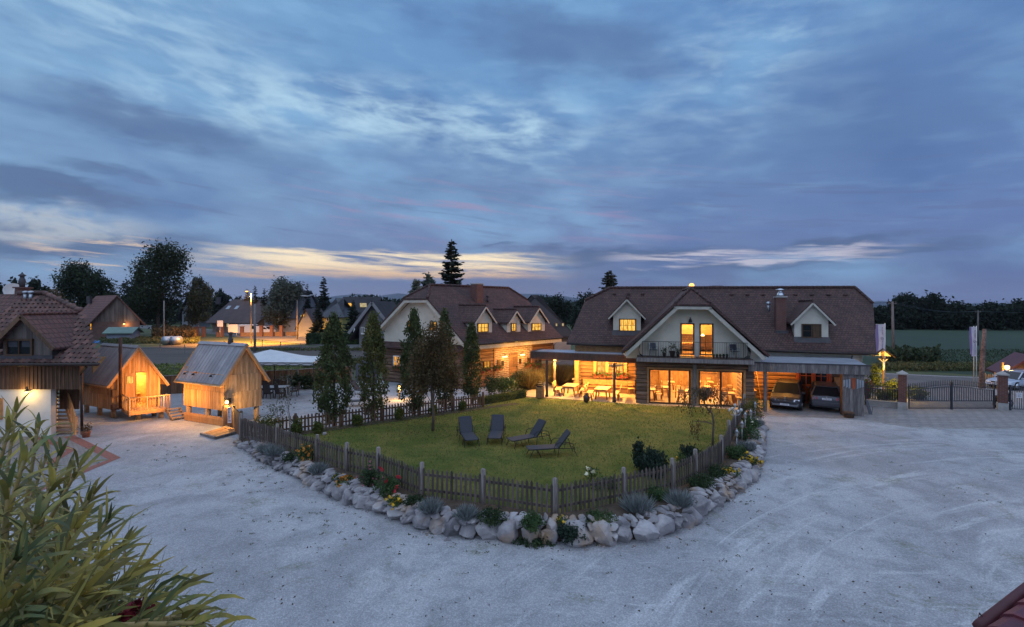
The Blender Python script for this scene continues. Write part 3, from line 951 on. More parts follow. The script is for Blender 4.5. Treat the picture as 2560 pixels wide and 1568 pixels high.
# hills far behind
def hills(name, Y, prof, seed, depth):
    b = MB(); b.sm = True
    xs = np.linspace(prof[0][0], prof[-1][0], 150)
    px = [p[0] for p in prof]; py = [p[1] for p in prof]
    rows = []
    for j in range(7):
        row = []
        f = j / 6
        for x in xs:
            sy = np.interp(x, px, py) + 2.6 * mnoise.noise((x * .03, seed, 0)) + 1.3 * mnoise.noise((x * .09, seed, 5))
            top = CAMZ + (HZ - sy) / FPX * Y
            yy = Y - depth * (1 - f) + depth * .12 * mnoise.noise((x * .05, seed + f * 3, 2))
            wx = (x - CX) / FPX * Y
            row.append(Vector((wx, yy, max(-1, top * f ** .8 + 12 * mnoise.noise((x * .08, f * 5, seed)) * f * (1 - f)))))
        rows.append(row)
    for j in range(6):
        for i in range(len(xs) - 1):
            b.face([rows[j][i], rows[j][i + 1], rows[j + 1][i + 1], rows[j + 1][i]])
    return struct(b.build(name, M['hill']))


hills('hills', 6500, [(620, 764), (760, 752), (830, 742), (880, 736), (905, 735), (940, 741), (990, 733), (1040, 738), (1120, 745), (1200, 750), (1310, 733), (1380, 738), (1440, 745), (1520, 752), (1700, 756), (2000, 757), (2120, 758), (2170, 754), (2192, 751), (2225, 758), (2300, 764), (2390, 765), (2440, 757), (2520, 762), (2700, 764)], 3, 1500)
hills('hills', 3600, [(560, 762), (900, 755), (1000, 751), (1300, 746), (1440, 752), (1520, 758), (1900, 760), (2150, 760), (2300, 762), (2700, 761)], 9, 700)

hz = MB(); hz.box(-9500, -420, -2, 9500, 15500, 262)
hz = hz.build('haze', bpy.data.materials.new('evening_haze')); hz['kind'] = 'stuff'
m_ = hz.data.materials[0]; m_.use_nodes = True; T = NT(m_.node_tree)
v_ = T.node('ShaderNodeVolumePrincipled', Density=6e-5, Anisotropy=.2); v_.inputs['Color'].default_value = (.72, .82, 1, 1)
T.l.new(v_.outputs[0], T.node('ShaderNodeOutputMaterial').inputs[1])

# ================================================================== BUILDINGS
def window(F, y, x0, x1, z0, z1, parent, pane='pane', nx=2, nz=2, fw=.075, fm='frame', proud=.07, mw=.03, name='window', sill=None, back=None):
    b = MB(F); ya, yb = y - proud, y - .004
    b.box(x0, ya, z0, x0 + fw, yb, z1); b.box(x1 - fw, ya, z0, x1, yb, z1)
    b.box(x0 + fw, ya, z0, x1 - fw, yb, z0 + fw); b.box(x0 + fw, ya, z1 - fw, x1 - fw, yb, z1)
    for i in range(1, nx):
        x = x0 + (x1 - x0) * i / nx; w = mw if (nx != 2 or nz < 2) else mw * 1.5
        b.box(x - w / 2, ya + .012, z0 + fw, x + w / 2, yb, z1 - fw)
    for j in range(1, nz):
        z = z0 + (z1 - z0) * j / nz
        for i in range(nx):
            xa = x0 + (x1 - x0) * i / nx + (fw if i == 0 else mw); xb = x0 + (x1 - x0) * (i + 1) / nx - (fw if i == nx - 1 else mw)
            b.box(xa, ya + .016, z - mw / 2, xb, yb, z + mw / 2)
    w = b.build(name, M[fm], parent)
    p = MB(F); yy = y - .02 if back is None else back
    p.face([(x0 + .02, yy, z0 + .02), (x1 - .02, yy, z0 + .02), (x1 - .02, yy, z1 - .02), (x0 + .02, yy, z1 - .02)])
    o = p.build('pane', M[pane], w)
    if sill:
        s = MB(F); s.box(x0 - .06, y - .16, z0 - .05, x1 + .06, y - .001, z0 - .003); s.build('sill', M[sill], w)
    return w


def logs(b, x0, x1, y, z0, z1, step=.27, r=.155, holes=(), ext=.0):
    n = max(1, round((z1 - z0) / step)); step = (z1 - z0) / n
    for i in range(n):
        z = z0 + (i + .5) * step
        seg = [(x0 - ext * (.6 + .4 * (i % 2)), x1 + ext * (.6 + .4 * (i % 2)))]
        for (a, c, h0, h1) in holes:
            if h0 < z + step * .35 and h1 > z - step * .35:
                new = []
                for (s, e) in seg:
                    if c <= s or a >= e: new.append((s, e)); continue
                    if a > s: new.append((s, a))
                    if c < e: new.append((c, e))
                seg = new
        rr = step * .56
        for (s, e) in seg:
            if e - s < .05: continue
            r_ = rng.random()
            k = 8
            vs = []; fs = []
            jit = rng.uniform(-.012, .012)
            for x in (s, e):
                for q in range(k):
                    t = 2 * math.pi * q / k + math.pi / 8
                    vs.append((x, y + .10 + jit + math.cos(t) * rr * .95, z + math.sin(t) * rr))
            for q in range(k):
                q2 = (q + 1) % k
                fs.append((q2, q, k + q, k + q2))
            fs.append(tuple(range(k))); fs.append(tuple(range(2 * k - 1, k - 1, -1)))
            o = b.sm; b.sm = False; b.faces(vs, fs, r_); b.sm = o


def boards(b, x0, x1, y, z0, z1, w=.16, t=.025, gap=.006, top=None, bot=None, batten=0.0):
    """upright boards on plane y (outwards -y); top/bot may be functions of x"""
    n = max(1, round((x1 - x0) / w)); w = (x1 - x0) / n
    for i in range(n):
        a = x0 + i * w + gap / 2; c = x0 + (i + 1) * w - gap / 2
        ta, tc = (top(a), top(c)) if top else (z1, z1)
        ba, bc = (bot(a), bot(c)) if bot else (z0, z0)
        if ta <= ba + .01 and tc <= bc + .01: continue
        ta = max(ta, ba + .002); tc = max(tc, bc + .002)
        d = rng.uniform(0, .006)
        ya = y - t - d
        b.faces([(a, ya, ba), (c, ya, bc), (c, ya, tc), (a, ya, ta), (a, y, ba), (c, y, bc), (c, y, tc), (a, y, ta)],
                [(0, 1, 2, 3), (7, 6, 5, 4), (4, 5, 1, 0), (3, 2, 6, 7), (0, 3, 7, 4), (1, 5, 6, 2)])
        if batten and i:
            bb = batten / 2; zt = top(a) if top else z1; zb = bot(a) if bot else z0
            b.box(a - bb, y - t - .03, zb, a + bb, y - t - .008, zt - .002)


def ridge_caps(name, path, parent, r=.11, m='roof', step=.36):
    b = MB()
    for i in range(len(path) - 1):
        p, q = Vector(path[i]), Vector(path[i + 1]); L = (q - p).length; n = max(1, int(L / step))
        for k in range(n):
            a = p.lerp(q, k / n); c = p.lerp(q, (k + 1.12) / n if k < n - 1 else 1)
            b.tube([a + Vector((0, 0, .02)), c + Vector((0, 0, .05))], [r, r * .86], 7)
    return b.build(name, M[m], parent)


def gutter(path, parent, r=.075, name='gutter', m='gutter'):
    b = MB(); b.tube(path, r, 7); return b.build(name, M[m], parent)


def brick_chimney(name, F, x0, y0, x1, y1, z0, z1, parent, m='brick_red', cap=True, steel=False):
    b = MB(F); b.box(x0, y0, z0, x1, y1, z1); o = b.build(name, M[m], parent)
    c = MB(F); c.box(x0 - .06, y0 - .06, z1 + .002, x1 + .06, y1 + .06, z1 + .09)
    c.build('chimney_cap', M['concrete'], o)
    if steel:
        s = MB(); p = F(((x0 + x1) / 2, (y0 + y1) / 2, z1 + .09))
        s.lathe(p, [(.24, 0), (.24, .1), (.17, .26), (.12, .3), (.12, .42), (.30, .46), (.30, .5), (.05, .58)], 14)
        s.build('flue_cap', M['steel'], o)
    return o


def dormer(F, zroof, xc, w, zb, ze, za, yf, parent, wall='plaster', rm='roof', over=.28, fo=.34, eave=.18, barge='trim', nm='dormer', ybot=None, woodtop=False):
    """gabled dormer on the roof plane zroof(y); front wall at yf. returns the dormer part"""
    yback = lambda z: yf + (z - zroof(yf)) / ((zroof(yf + 1) - zroof(yf)))
    x0, x1 = xc - w / 2, xc + w / 2
    b = MB(F)
    slope = (za - ze) / (w / 2 + over)
    zw = ze + slope * over                                     # wall top at the corners
    b.face([(x0, yf, zb), (x1, yf, zb), (x1, yf, zw - .1), (xc, yf, za - .16), (x0, yf, zw - .1)])
    for x, s in ((x0, 1), (x1, -1)):                           # cheeks
        q = [(x, yf, zb), (x, yf, zw - .1), (x, yback(zw - .1), zw - .1)]
        b.face(q if s > 0 else q[::-1])
    if woodtop:
        boards(b, x0, x1, yf - .004, zb, ze, .17, .02, top=lambda x: min(zw - .1 + (x - x0) * slope, zw - .1 + (x1 - x) * slope))
    d = b.build(nm, M[wall], parent)
    r = MB(F); t = .13
    for s in (-1, 1):
        xe = xc + s * (w / 2 + over)
        q = [(xe, yf - fo, ze), (xc, yf - fo, za), (xc, yback(za) + .05, za), (xe, yback(ze) + .05, ze)]
        if s > 0: q = q[::-1]
        r.slab(q, (0, 0, -t))
    r.build('dormer_roof', M[rm], d)
    g = MB(F)
    for s in (-1, 1):
        xe = xc + s * (w / 2 + over)
        g.beam((xe + s * -.02, yf - fo - .03, ze - .19), (xc, yf - fo - .03, za - .19), .05, .11)
    if barge: g.build('barge_board', M[barge], d)
    ridge_caps('dormer_ridge', [F((xc, yf - fo, za)), F((xc, yback(za), za))], d, .09, rm)
    return d


FI = Frame((8.58, 33.6, 0), (.968, -.25), (.25, .968))
inn = thing('timber_guesthouse', 'long log guesthouse with dark red tiled roof, lit glass front, balcony gable and carport', 'building', FI((0, 0, 0)))
# ---- main roof: corners read off the photograph at their own distances
EL, ER = Vector((4.28, 38.3, 3.95)), Vector((24.7, 33.2, 3.63))
HL, HR = Vector((6.15, 41.2, 7.10)), Vector((26.6, 36.1, 6.72))
RL, RR = Vector((8.35, 41.75, 8.33)), Vector((26.2, 37.45, 7.82))
up = Vector((0, 0, 1))


def mirror(p):                                   # to the rear half, across the ridge line
    e = (RR - RL); e.z = 0; e.normalize(); n = Vector((-e.y, e.x, 0))
    k = (RL - p).dot(n)
    return p + n * 2 * k


# keep the front plane flat: put hip breaks and ridge on it
pn = (ER - EL).cross(Vector((RL.x, RL.y, 8.33)) - EL).normalized()
onp = lambda p: Vector((p.x, p.y, EL.z - (pn.x * (p.x - EL.x) + pn.y * (p.y - EL.y)) / pn.z))
HL, HR, RR = onp(HL), onp(HR), onp(RR)
b = MB()
front = [EL, ER, HR, RR, RL, HL]
back = [mirror(p) for p in (EL, ER, HR)]
b.slab(front, (0, 0, -.16))
b.slab([back[1], back[0], mirror(HL), RL, RR, back[2]], (0, 0, -.16))
b.face([HL, RL, mirror(HL)]); b.face([HR, mirror(HR), RR])
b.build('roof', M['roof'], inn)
ridge_caps('ridge_tiles', [HL, RL, RR, HR], inn, .12)
zmain = lambda x, y: onp(FI((x, y, 0))).z
# cross gable roof
GC, GH, GE, GF = 3.5, 4.5, 3.70, -.9           # centre, half span, eaves height, front edge
gs = .953
GA = GE + gs * GH
b = MB(FI)
for s in (-1, 1):
    xe, xh = GC + s * GH, GC + s * 1.1
    zh = GE + gs * (GH - 1.1)
    q = [(xe, GF, GE), (xh, GF, zh), (GC, .25, GA), (GC, 8.0, GA), (xe, 3.35, GE)]
    if s > 0: q = q[::-1]
    b.slab(q, (0, 0, -.14))
zh = GE + gs * (GH - 1.1)
b.slab([(GC - 1.1, GF - .05, zh - .02), (GC + 1.1, GF - .05, zh - .02), (GC, .25, GA)], (0, .0, -.12))
b.build('gable_roof', M['roof'], inn)
ridge_caps('gable_ridge_tiles', [FI((GC - 1.1, GF, zh)), FI((GC, .25, GA)), FI((GC + 1.1, GF, zh))], inn, .1)
ridge_caps('gable_ridge_tiles', [FI((GC, .25, GA)), FI((GC, 6.2, GA))], inn, .11)
for s in (-1, 1):                                # verge tiles along the gable edges
    b = MB(FI); b.beam((GC + s * GH, GF - .04, GE - .02), (GC + s * 1.1, GF - .04, zh - .02), .16, .15); b.build('verge_tiles', M['roof'], inn)
b = MB(FI)                                       # white barge boards
for s in (-1, 1):
    b.beam((GC + s * (GH - .22), GF + .02, GE - .25), (GC + s * 1.02, GF + .02, zh - .32), .05, .23)
b.beam((GC - 1.16, GF + .02, zh - .26), (GC + 1.16, GF + .02, zh - .29), .05, .19)
b.build('barge_board', M['trim'], inn)
b = MB(FI)                                       # soffit under the gable overhang
for s in (-1, 1):
    q = [(GC + s * (GH - .1), GF + .05, GE - .17), (GC + s * 1.0, GF + .05, zh - .19), (GC + s * 1.0, .1, zh - .19), (GC + s * (GH - .1), .1, GE - .17)]
    b.face(q if s < 0 else q[::-1])
b.face([(GC - 1, GF + .05, zh - .19), (GC + 1, GF + .05, zh - .19), (GC + 1, .1, zh - .19), (GC - 1, .1, zh - .19)])
b.build('soffit', M['plaster'], inn)
# gable wall with two balcony doors
D1 = FI.rect(1701, 808, 1736, 887.5); D2 = FI.rect(1748.6, 809, 1783.6, 887.5)
ztop = lambda x: min(GE + gs * (GH - abs(x - GC)) - .2, zh - .2)
xs = sorted([GC - GH + .25, GC - 1.1, GC + 1.1, GC + GH - .25, D1[0], D1[1], D2[0], D2[1]])
zf = 3.42
dz0, dz1 = max(zf + .02, min(D1[2], D2[2])), (D1[3] + D2[3]) / 2
b = MB(FI)
for i in range(len(xs) - 1):
    a, c = xs[i], xs[i + 1]
    mid = (a + c) / 2
    lo = dz1 if (D1[0] <= mid <= D1[1] or D2[0] <= mid <= D2[1]) else 3.2
    if ztop(a) > lo or ztop(c) > lo:
        b.slab([(a, 0, lo), (c, 0, lo), (c, 0, max(lo + .01, ztop(c))), (a, 0, max(lo + .01, ztop(a)))], (0, .22, 0))
b.build('gable_wall', M['plaster'], inn)
for D in (D1, D2):
    w = window(FI, .06, D[0], D[1], dz0, dz1, inn, 'glass', 1, 1, .09, proud=.10, name='balcony_door')
# attic room behind the balcony doors
b = MB(FI)
b.face([(.4, .24, 3.44), (6.6, .24, 3.44), (6.6, 4.4, 3.44), (.4, 4.4, 3.44)])
b.face([(GC - 3.2, 4.4, 3.44), (GC + 3.2, 4.4, 3.44), (GC + 3.2, 4.4, 4.5), (GC + 1.1, 4.4, 6.55), (GC - 1.1, 4.4, 6.55), (GC - 3.2, 4.4, 4.5)])
b.face([(GC - 1.1, .24, 6.55), (GC - 1.1, 4.4, 6.55), (GC + 1.1, 4.4, 6.55), (GC + 1.1, .24, 6.55)])
for s in (-1, 1):
    b.face([(GC + s * 3.2, .24, 4.5), (GC + s * 3.2, 4.4, 4.5), (GC + s * 1.1, 4.4, 6.55), (GC + s * 1.1, .24, 6.55)])
    b.face([(GC + s * 3.2, .24, 3.44), (GC + s * 3.2, 4.4, 3.44), (GC + s * 3.2, 4.4, 4.5), (GC + s * 3.2, .24, 4.5)])
b.build('attic_room', M['pine'], inn)
lamp('POINT', FI((GC, 2.0, 6.0)), 190, (1, .56, .16), .25, inn)
# balcony
b = MB(FI); b.box(.0, -.95, 3.22, 7.1, -.002, 3.42); b.build('balcony_floor', M['darkwood'], inn)
b = MB(FI); b.box(-.05, -1.03, 3.10, 7.15, -.953, 3.36); b.build('balcony_edge', M['greywood'], inn)
b = MB(FI)
xa, xb, yr = .35, 6.75, -.98
zr0, zr1 = 3.44, 4.45
b.beam((xa, yr, zr1), (xb, yr, zr1), .045, .03); b.beam((xa, yr, zr0 + .06), (xb, yr, zr0 + .06), .03, .02)
n = 62
for i in range(n + 1):
    x = xa + (xb - xa) * i / n
    post = i % 10 == 0
    b.beam((x, yr, 3.12 if post else zr0 + .06), (x, yr, zr1), .032 if post else .014, .032 if post else .014)
for cx in (2.15, 2.75):                             # two scrolled panels
    for s in (-1, 1):
        b.tube([(cx, yr - .01, 3.6), (cx + s * .13, yr - .01, 3.8), (cx, yr - .01, 3.98), (cx + s * .13, yr - .01, 4.18), (cx, yr - .01, 4.36)], .011, 4, cap=False)
for xe, s in ((xa, -1), (xb, 1)):                   # bellied returns to the wall
    for k in range(7):
        y = yr + (k + 1) * .13
        b.tube([(xe + s * .02, y, zr1), (xe + s * .16, y, 4.2), (xe + s * .24, y, 3.85), (xe + s * .18, y, 3.55), (xe, y, 3.44)], .011, 4, cap=False)
    b.beam((xe, yr, zr1), (xe, -.02, zr1), .03, .03)
b.build('balcony_railing', M['iron'], inn)
b = MB(FI); b.lathe((GC - .07, -.14, 5.72), [(.02, .32), (.03, .25), (.07, .2), (.11, .05), (.13, 0), (.12, -.01)], 12); b.beam((GC - .07, -.01, 6.04), (GC - .07, -.16, 6.02), .03, .03)
b.build('wall_lantern', M['iron'], inn)

# ---- ground floor of the projecting block
O1 = (FI.px(1618, 965)[0], FI.px(1731, 965)[0]); O2 = (FI.px(1742, 970)[0], FI.px(1864, 970)[0])
ZT, ZF = 2.62, .17
b = MB(FI)
hol = [(O1[0], O1[1], ZF - .1, ZT), (O2[0], O2[1], ZF - .1, ZT)]
logs(b, .0, 7.26, 0, .1, 3.2, .29, holes=hol, ext=.12)
for y0_, x in ((0, .12), (0, 7.1)):                 # log ends at the corners
    pass
b.build('log_wall', M['log_grey'], inn)
b = MB(FI)
b.box(-.02, .26, .12, O1[0], .30, 3.2); b.box(O1[1], .26, .12, O2[0], .30, 3.2); b.box(O2[1], .26, .12, 7.28, .30, 3.2)
b.box(-.02, .26, ZT, 7.28, .30, 3.2)
b.build('inner_wall', M['pine'], inn)
b = MB(FI)
logs(b, .2, 4.0, -.0, .1, 3.2, .29)
SB = Frame(FI((0, 0, 0)), (.25, .968), (.968, -.25))   # left side of the block: x runs inwards
b = MB(SB); logs(b, .15, 4.0, -.02, .1, 3.2, .29); b.build('side_wall', M['log'], inn)
SR = Frame(FI((7.26, 0, 0)), (.25, .968), (-.968, .25))
b = MB(SR); logs(b, .15, 4.0, -.02, .1, 3.2, .29); b.build('side_wall', M['log_grey'], inn)
for (xa_, xb_) in (O1, O2):
    xm = (xa_ + xb_) / 2
    b = MB(FI)
    b.box(xa_, -.06, .12, xa_ + .11, .22, ZT); b.box(xb_ - .11, -.06, .12, xb_, .22, ZT); b.box(xa_ + .11, -.06, ZT - .10, xb_ - .11, .22, ZT)
    b.build('door_surround', M['beam'], inn)
    for (c0, c1, yo) in ((xa_ + .11, xm + .03, .05), (xm - .03, xb_ - .11, .10)):
        window(FI, yo + .05, c0, c1, ZF, ZT - .10, inn, 'glass', 1, 1, .10, proud=.05, name='sliding_door', fm='frame', back=yo + .03)
b = MB(FI); b.box(O1[1] + .01, -.10, .1, O2[0] - .01, .05, 2.9); b.build('post', M['greywood'], inn)
# dining room
b = MB(FI); b.face([(.15, .05, ZF), (7.1, .05, ZF), (7.1, 8.2, ZF), (.15, 8.2, ZF)])
b.build('dining_floor', mat('dining_tiles', (.50, .36, .22), (.42, .29, .17), rough=.45, coord='UV', bump=.1, pattern=p_brick(.5, .5, (.3, .2, .12), .01)), inn)
b = MB(FI)
boards(b, .15, 7.1, 8.2, ZF, 3.05, .22, .02)
for x, w in ((.6, 1.2), (4.7, 1.6)):
    b.box(x, 7.9, ZF + 1.2, x + w, 8.1, ZF + 1.26); b.box(x, 7.9, ZF + 1.7, x + w, 8.1, ZF + 1.76); b.box(x - .05, 7.88, ZF + .0, x, 8.12, 2.4); b.box(x + w, 7.88, ZF, x + w + .05, 8.12, 2.4)
b.build('dining_back_wall', M['beam'], inn)
b = MB(FI)
b.face([(.2, .3, ZF), (.2, 8.2, ZF), (.2, 8.2, 3.05), (.2, .3, 3.05)]); b.build('dining_side_wall', M['beam'], inn); b = MB(FI); b.face([(7.08, .3, ZF), (7.08, .3, 3.05), (7.08, 8.2, 3.05), (7.08, 8.2, ZF)])
b.build('dining_side_wall', M['beam'], inn)
b = MB(FI); b.face([(.15, .28, 3.06), (.15, 8.2, 3.06), (7.1, 8.2, 3.06), (7.1, .28, 3.06)])
for i in range(6): b.box(.2, .9 + i * 1.3, 2.9, 7.08, 1.05 + i * 1.3, 3.058)
b.build('dining_ceiling', M['pine'], inn)
for (x, y) in ((1.4, 2.0), (3.6, 2.0), (5.8, 2.0), (1.6, 5.4), (3.6, 5.6), (5.6, 5.4)):
    lamp('POINT', FI((x, y, 2.55)), 80, (1, .58, .19), .12, inn)

# ---- main ground floor left of the block (terrace wall) and right of it (carport back wall)
zterr = 3.25
W1 = FI.rect(1492, 903, 1513, 940, 4.0); W2 = FI.rect(1541, 905, 1559, 940, 4.0)
b = MB(FI)
hol = [(w[0] - .02, w[1] + .02, w[2], w[3]) for w in (W1, W2)]
logs(b, -4.5, -.02, 4.0, .1, zterr, .29, holes=hol, ext=.1)
b.box(-4.5, 4.22, .1, -.02, 4.26, zterr)
b.build('log_wall', M['log'], inn)
for w in (W1, W2):
    window(FI, 4.06, w[0], w[1], w[2], w[3], inn, 'pane_hot', 2, 3, .06, fm='frame', proud=.10)
    for xx in (w[0] - .26, w[1] + .02): b = MB(FI); b.box(xx, 3.86, w[2] - .1, xx + .24, 3.93, w[3] + .05); b.build('shutter', M['beam'], inn)
b = MB(FI); b.box(-4.75, 3.7, .12, -4.45, 4.0, zterr); b.box(-4.75, 3.95, zterr, -.02, 4.2, zterr + .55); b.build('corner_post', M['beam'], inn)
b = MB(FI)                                            # board soffits and gutters under the eaves
b.face([(-4.9, 3.55, 3.72), (-4.9, 4.1, 3.74), (-.8, 4.1, 3.70), (-.8, 3.55, 3.68)])
b.build('soffit', M['soffit'], inn); b = MB(FI)
b.face([(7.6, 3.5, 3.52), (15.3, 3.5, 3.40), (15.3, 4.1, 3.44), (7.6, 4.1, 3.56)])
b.build('soffit', M['soffit'], inn)
b = MB(FI); b.box(7.3, 4.0, 2.9, 15.0, 4.25, 3.75); b.build('upper_wall', M['plaster'], inn)
g0 = EL + Vector((-.02, -.1, -.1)); g1 = EL.lerp(ER, .235) + Vector((0, -.1, -.1))
gutter([g0, g1], inn); gutter([EL.lerp(ER, .60) + Vector((0, -.1, -.1)), ER + Vector((.05, -.1, -.1))], inn)
DR = MB(); p = ER + Vector((-1.7, -.1, -.15)); q = FI((14.2, 3.7, 3.0))
DR.tube([p, p + Vector((0, .1, -.25)), p + Vector((.5, .2, -.45)), p + Vector((.5, .2, -.65))], .05, 7); DR.build('downpipe', M['gutter'], inn)
WL = Frame(FI((-4.5, 4, 0)), (.25, .968), (.968, -.25))
b = MB(WL); logs(b, .0, 7.6, 0, .1, 3.3, .29, ext=.1); b.build('log_wall', M['log_grey'], inn)
b = MB(WL); b.face([(.0, .1, 3.3), (7.6, .1, 3.3), (7.6, .1, 3.7), (5.4, .1, 7.0), (3.9, .1, 7.5), (2.2, .1, 6.2), (.0, .1, 3.9)][::-1]); b.build('end_wall', M['plaster'], inn)
WR = Frame(FI((15.0, 4, 0)), (.25, .968), (-.968, .25))
b = MB(WR); b.box(0, .02, 0, 7.6, .2, 3.7); b.build('end_wall', M['plaster'], inn)
b = MB(FI); b.box(-4.4, 11.5, 0, 14.9, 11.7, 3.7); b.build('rear_wall', M['plaster'], inn)

# ---- dormers, chimneys
def face_y(F, sx, sy, zr):
    lo, hi = 2.0, 9.0
    for _ in range(40):
        m = (lo + hi) / 2
        x, z = F.px(sx, sy, m)
        if z - zr(x, m) > 0: lo = m
        else: hi = m
    return m


for (ax, ay, ex0, ey, ex1, wx0, wy0, wx1, wy1, fx0, fx1, fy, pn_) in ((1565, 744, 1517, 792, 1611, 1548, 797, 1590, 830, 1533, 1602, 829, 'pane_hot'),
                                                                     (2030, 752, 1975, 806.5, 2088, 2003.6, 810, 2053, 845, 1986, 2071, 846, 'dark')):
    yf = face_y(FI, (fx0 + fx1) / 2, fy, zmain)
    x0 = FI.px(fx0, fy, yf)[0]; x1 = FI.px(fx1, fy, yf)[0]; xc = (x0 + x1) / 2
    zb = FI.px((fx0 + fx1) / 2, fy, yf)[1]
    ze = FI.px((ex0 + ex1) / 2, ey, yf - .34)[1]; za = FI.px(ax, ay, yf - .34)[1]
    ov = (FI.px(ex1, ey, yf - .34)[0] - FI.px(ex0, ey, yf - .34)[0] - (x1 - x0)) / 2
    dm = dormer(FI, lambda y, xc=xc: zmain(xc, y), xc, x1 - x0, zb - .05, ze, za, yf, inn, over=ov)
    r = FI.rect(wx0, wy0, wx1, wy1, yf)
    if pn_ == 'dark':
        w = window(FI, yf, r[0], r[1], r[2], r[3], dm, 'pane_dusk', 2, 2, .08) if 'pane_dusk' in M else window(FI, yf, r[0], r[1], r[2], r[3], dm, 'darkglass', 2, 2, .08)
        c = MB(FI); xm = (r[0] + r[1]) / 2; c.box(xm + .06, yf - .035, r[2] + .08, r[1] - .08, yf - .025, r[3] - .08); c.build('blind', M['oldwood'], w)
    else:
        window(FI, yf, r[0], r[1], r[2], r[3], dm, pn_, 4, 2, .08)
    c = MB(FI); c.face([(x0 - .08, yf - .30, zmain(xc, yf - .30) + .02), (x1 + .08, yf - .30, zmain(xc, yf - .30) + .02), (x1 + .08, yf - .01, zb + .10), (x0 - .08, yf - .01, zb + .10)]); c.build('flashing', M['lead'], dm)
cy = face_y(FI, 1953, 829, zmain)
cx0 = FI.px(1941, 790, cy)[0]; cx1 = FI.px(1966, 790, cy)[0]; ctop = FI.px(1953, 744, cy)[1]
ch = brick_chimney('chimney', FI, cx0, cy, cx1, cy + .62, zmain(cx0, cy) - .3, ctop, inn, steel=True)
b = MB(FI); b.box(cx0 - .1, cy - .14, zmain(cx0, cy) - .14, cx1 + .1, cy - .004, zmain(cx0, cy) + .06); b.build('flashing', M['lead'], ch)
b = MB(); p = FI((cx0 - .35, cy + .8, ctop - .55)); b.tube([p + Vector((0, 0, -.5)), p + Vector((0, 0, .1))], .09, 8); b.lathe(p, [(.09, .0), (.16, .06), (.15, .2), (.05, .26)], 10); b.build('roof_vent', M['zinc'], inn)
b = MB(); p = at(1790, 725, 42.5); b.beam(p + Vector((-.42, 0, -.6)), p + Vector((.42, 0, -.6)), .7, .2); b.box(p.x - .40, p.y - .3, p.z - .6, p.x + .40, p.y + .3, p.z + .02); b.box(p.x - .44, p.y - .34, p.z + .06, p.x + .44, p.y + .34, p.z + .36)
b.build('chimney', M['lead'], inn)
# snow hooks / ventilation tiles in a row below the ridge
for i in range(16):
    f = (i + .7) / 16.4
    p = RL.lerp(RR, f); e = EL.lerp(ER, f)
    if 0.20 < f < .47: continue
    q = p.lerp(e, .13) + up * .03
    b = MB(); b.beam(q + Vector((-.13, .03, 0)), q + Vector((.13, -.03, 0)), .2, .09); b.build('vent_tile', M['roof'], inn)

# ---- carport
zc1, zc0 = 3.15, 2.58
cf = -.25                                            # its front in local y
b = MB(FI); b.slab([(7.0, cf, 3.12), (13.75, cf, 3.12), (14.3, 4.0, 3.24), (7.0, 4.0, 3.24)], (0, 0, -.10)); b.build('carport_roof', M['tarroof'], inn)
b = MB(FI); boards(b, 6.95, 13.80, cf, zc0, zc1 - .02, .17, .03); b.build('carport_fascia', M['greywood'], inn)
b = MB(FI); b.box(6.93, cf - .07, zc1 - .018, 13.82, cf + .06, zc1 + .045); b.build('roof_edge', M['lead'], inn)
for px_ in (1914,):
    x = FI.px(px_, 1000, -.1)[0]; b = MB(FI); b.box(x - .12, -.2, 0, x + .06, .0, zc0 + .3); b.build('post', M['greywood'], inn)
xe0 = FI.px(2106, 1000, -.1)[0]; xe1 = FI.px(2160, 1000, -.1)[0]
b = MB(FI); boards(b, xe0, xe1, -.1, .02, zc0 + .1, .18, .03); boards_side = b
b.build('shed_front', M['greywood'], inn)
b = MB(FI); b.box(xe0, -.098, .02, xe1, .3, zc0 + .4); b.build('shed_side', M['oldwood'], inn)
b = MB(FI)
dr0 = FI.px(1990, 960, 4.0)[0]; dr1 = FI.px(2078, 960, 4.0)[0]
logs(b, 7.3, 15.0, 4.0, .05, 2.95, .29, holes=[(dr0, dr1, .0, 2.7)])
b.box(7.3, 4.22, .05, 15.0, 4.26, 2.95)
b.build('log_wall', M['log'], inn)
xm = (dr0 + dr1) / 2
b = MB(FI); b.box(dr0, 3.88, .02, dr0 + .16, 4.1, 2.75); b.box(dr1 - .16, 3.88, .02, dr1, 4.1, 2.75); b.box(dr0 + .16, 3.88, 2.62, dr1 - .16, 4.1, 2.75); b.box(dr0, 3.4, .01, dr1, 3.879, .16)
b.build('door_surround', M['frame_red'], inn)
for a, c in ((dr0 + .17, xm - .01), (xm + .01, dr1 - .17)):
    b = MB(FI)
    b.box(a, 3.94, .18, a + .12, 4.0, 2.6); b.box(c - .12, 3.94, .18, c, 4.0, 2.6)
    for z0_, z1_ in ((.18, .32), (1.12, 1.28), (2.48, 2.6)): b.box(a + .12, 3.94, z0_, c - .12, 4.0, z1_)
    m_ = (a + c) / 2
    b.box(m_ - .05, 3.945, .32, m_ + .05, 4.0, 1.12); b.box(m_ - .02, 3.95, 1.28, m_ + .02, 4.0, 2.48); b.box(a + .12, 3.955, 1.86, c - .12, 4.0, 1.9)
    b.box(a + .14, 3.97, .34, c - .14, 4.0, 1.10)
    dd = b.build('door', M['frame_red'], inn)
    g = MB(FI); g.face([(a + .12, 3.985, 1.28), (c - .12, 3.985, 1.28), (c - .12, 3.985, 2.48), (a + .12, 3.985, 2.48)]); g.build('pane', M['darkglass'], dd)
    h = MB(FI); h.box(m_ + (.3 if a < xm - .5 else -.36), 3.88, 1.1, m_ + (.36 if a < xm - .5 else -.3), 3.94, 1.16); h.build('handle', M['steel'], dd)
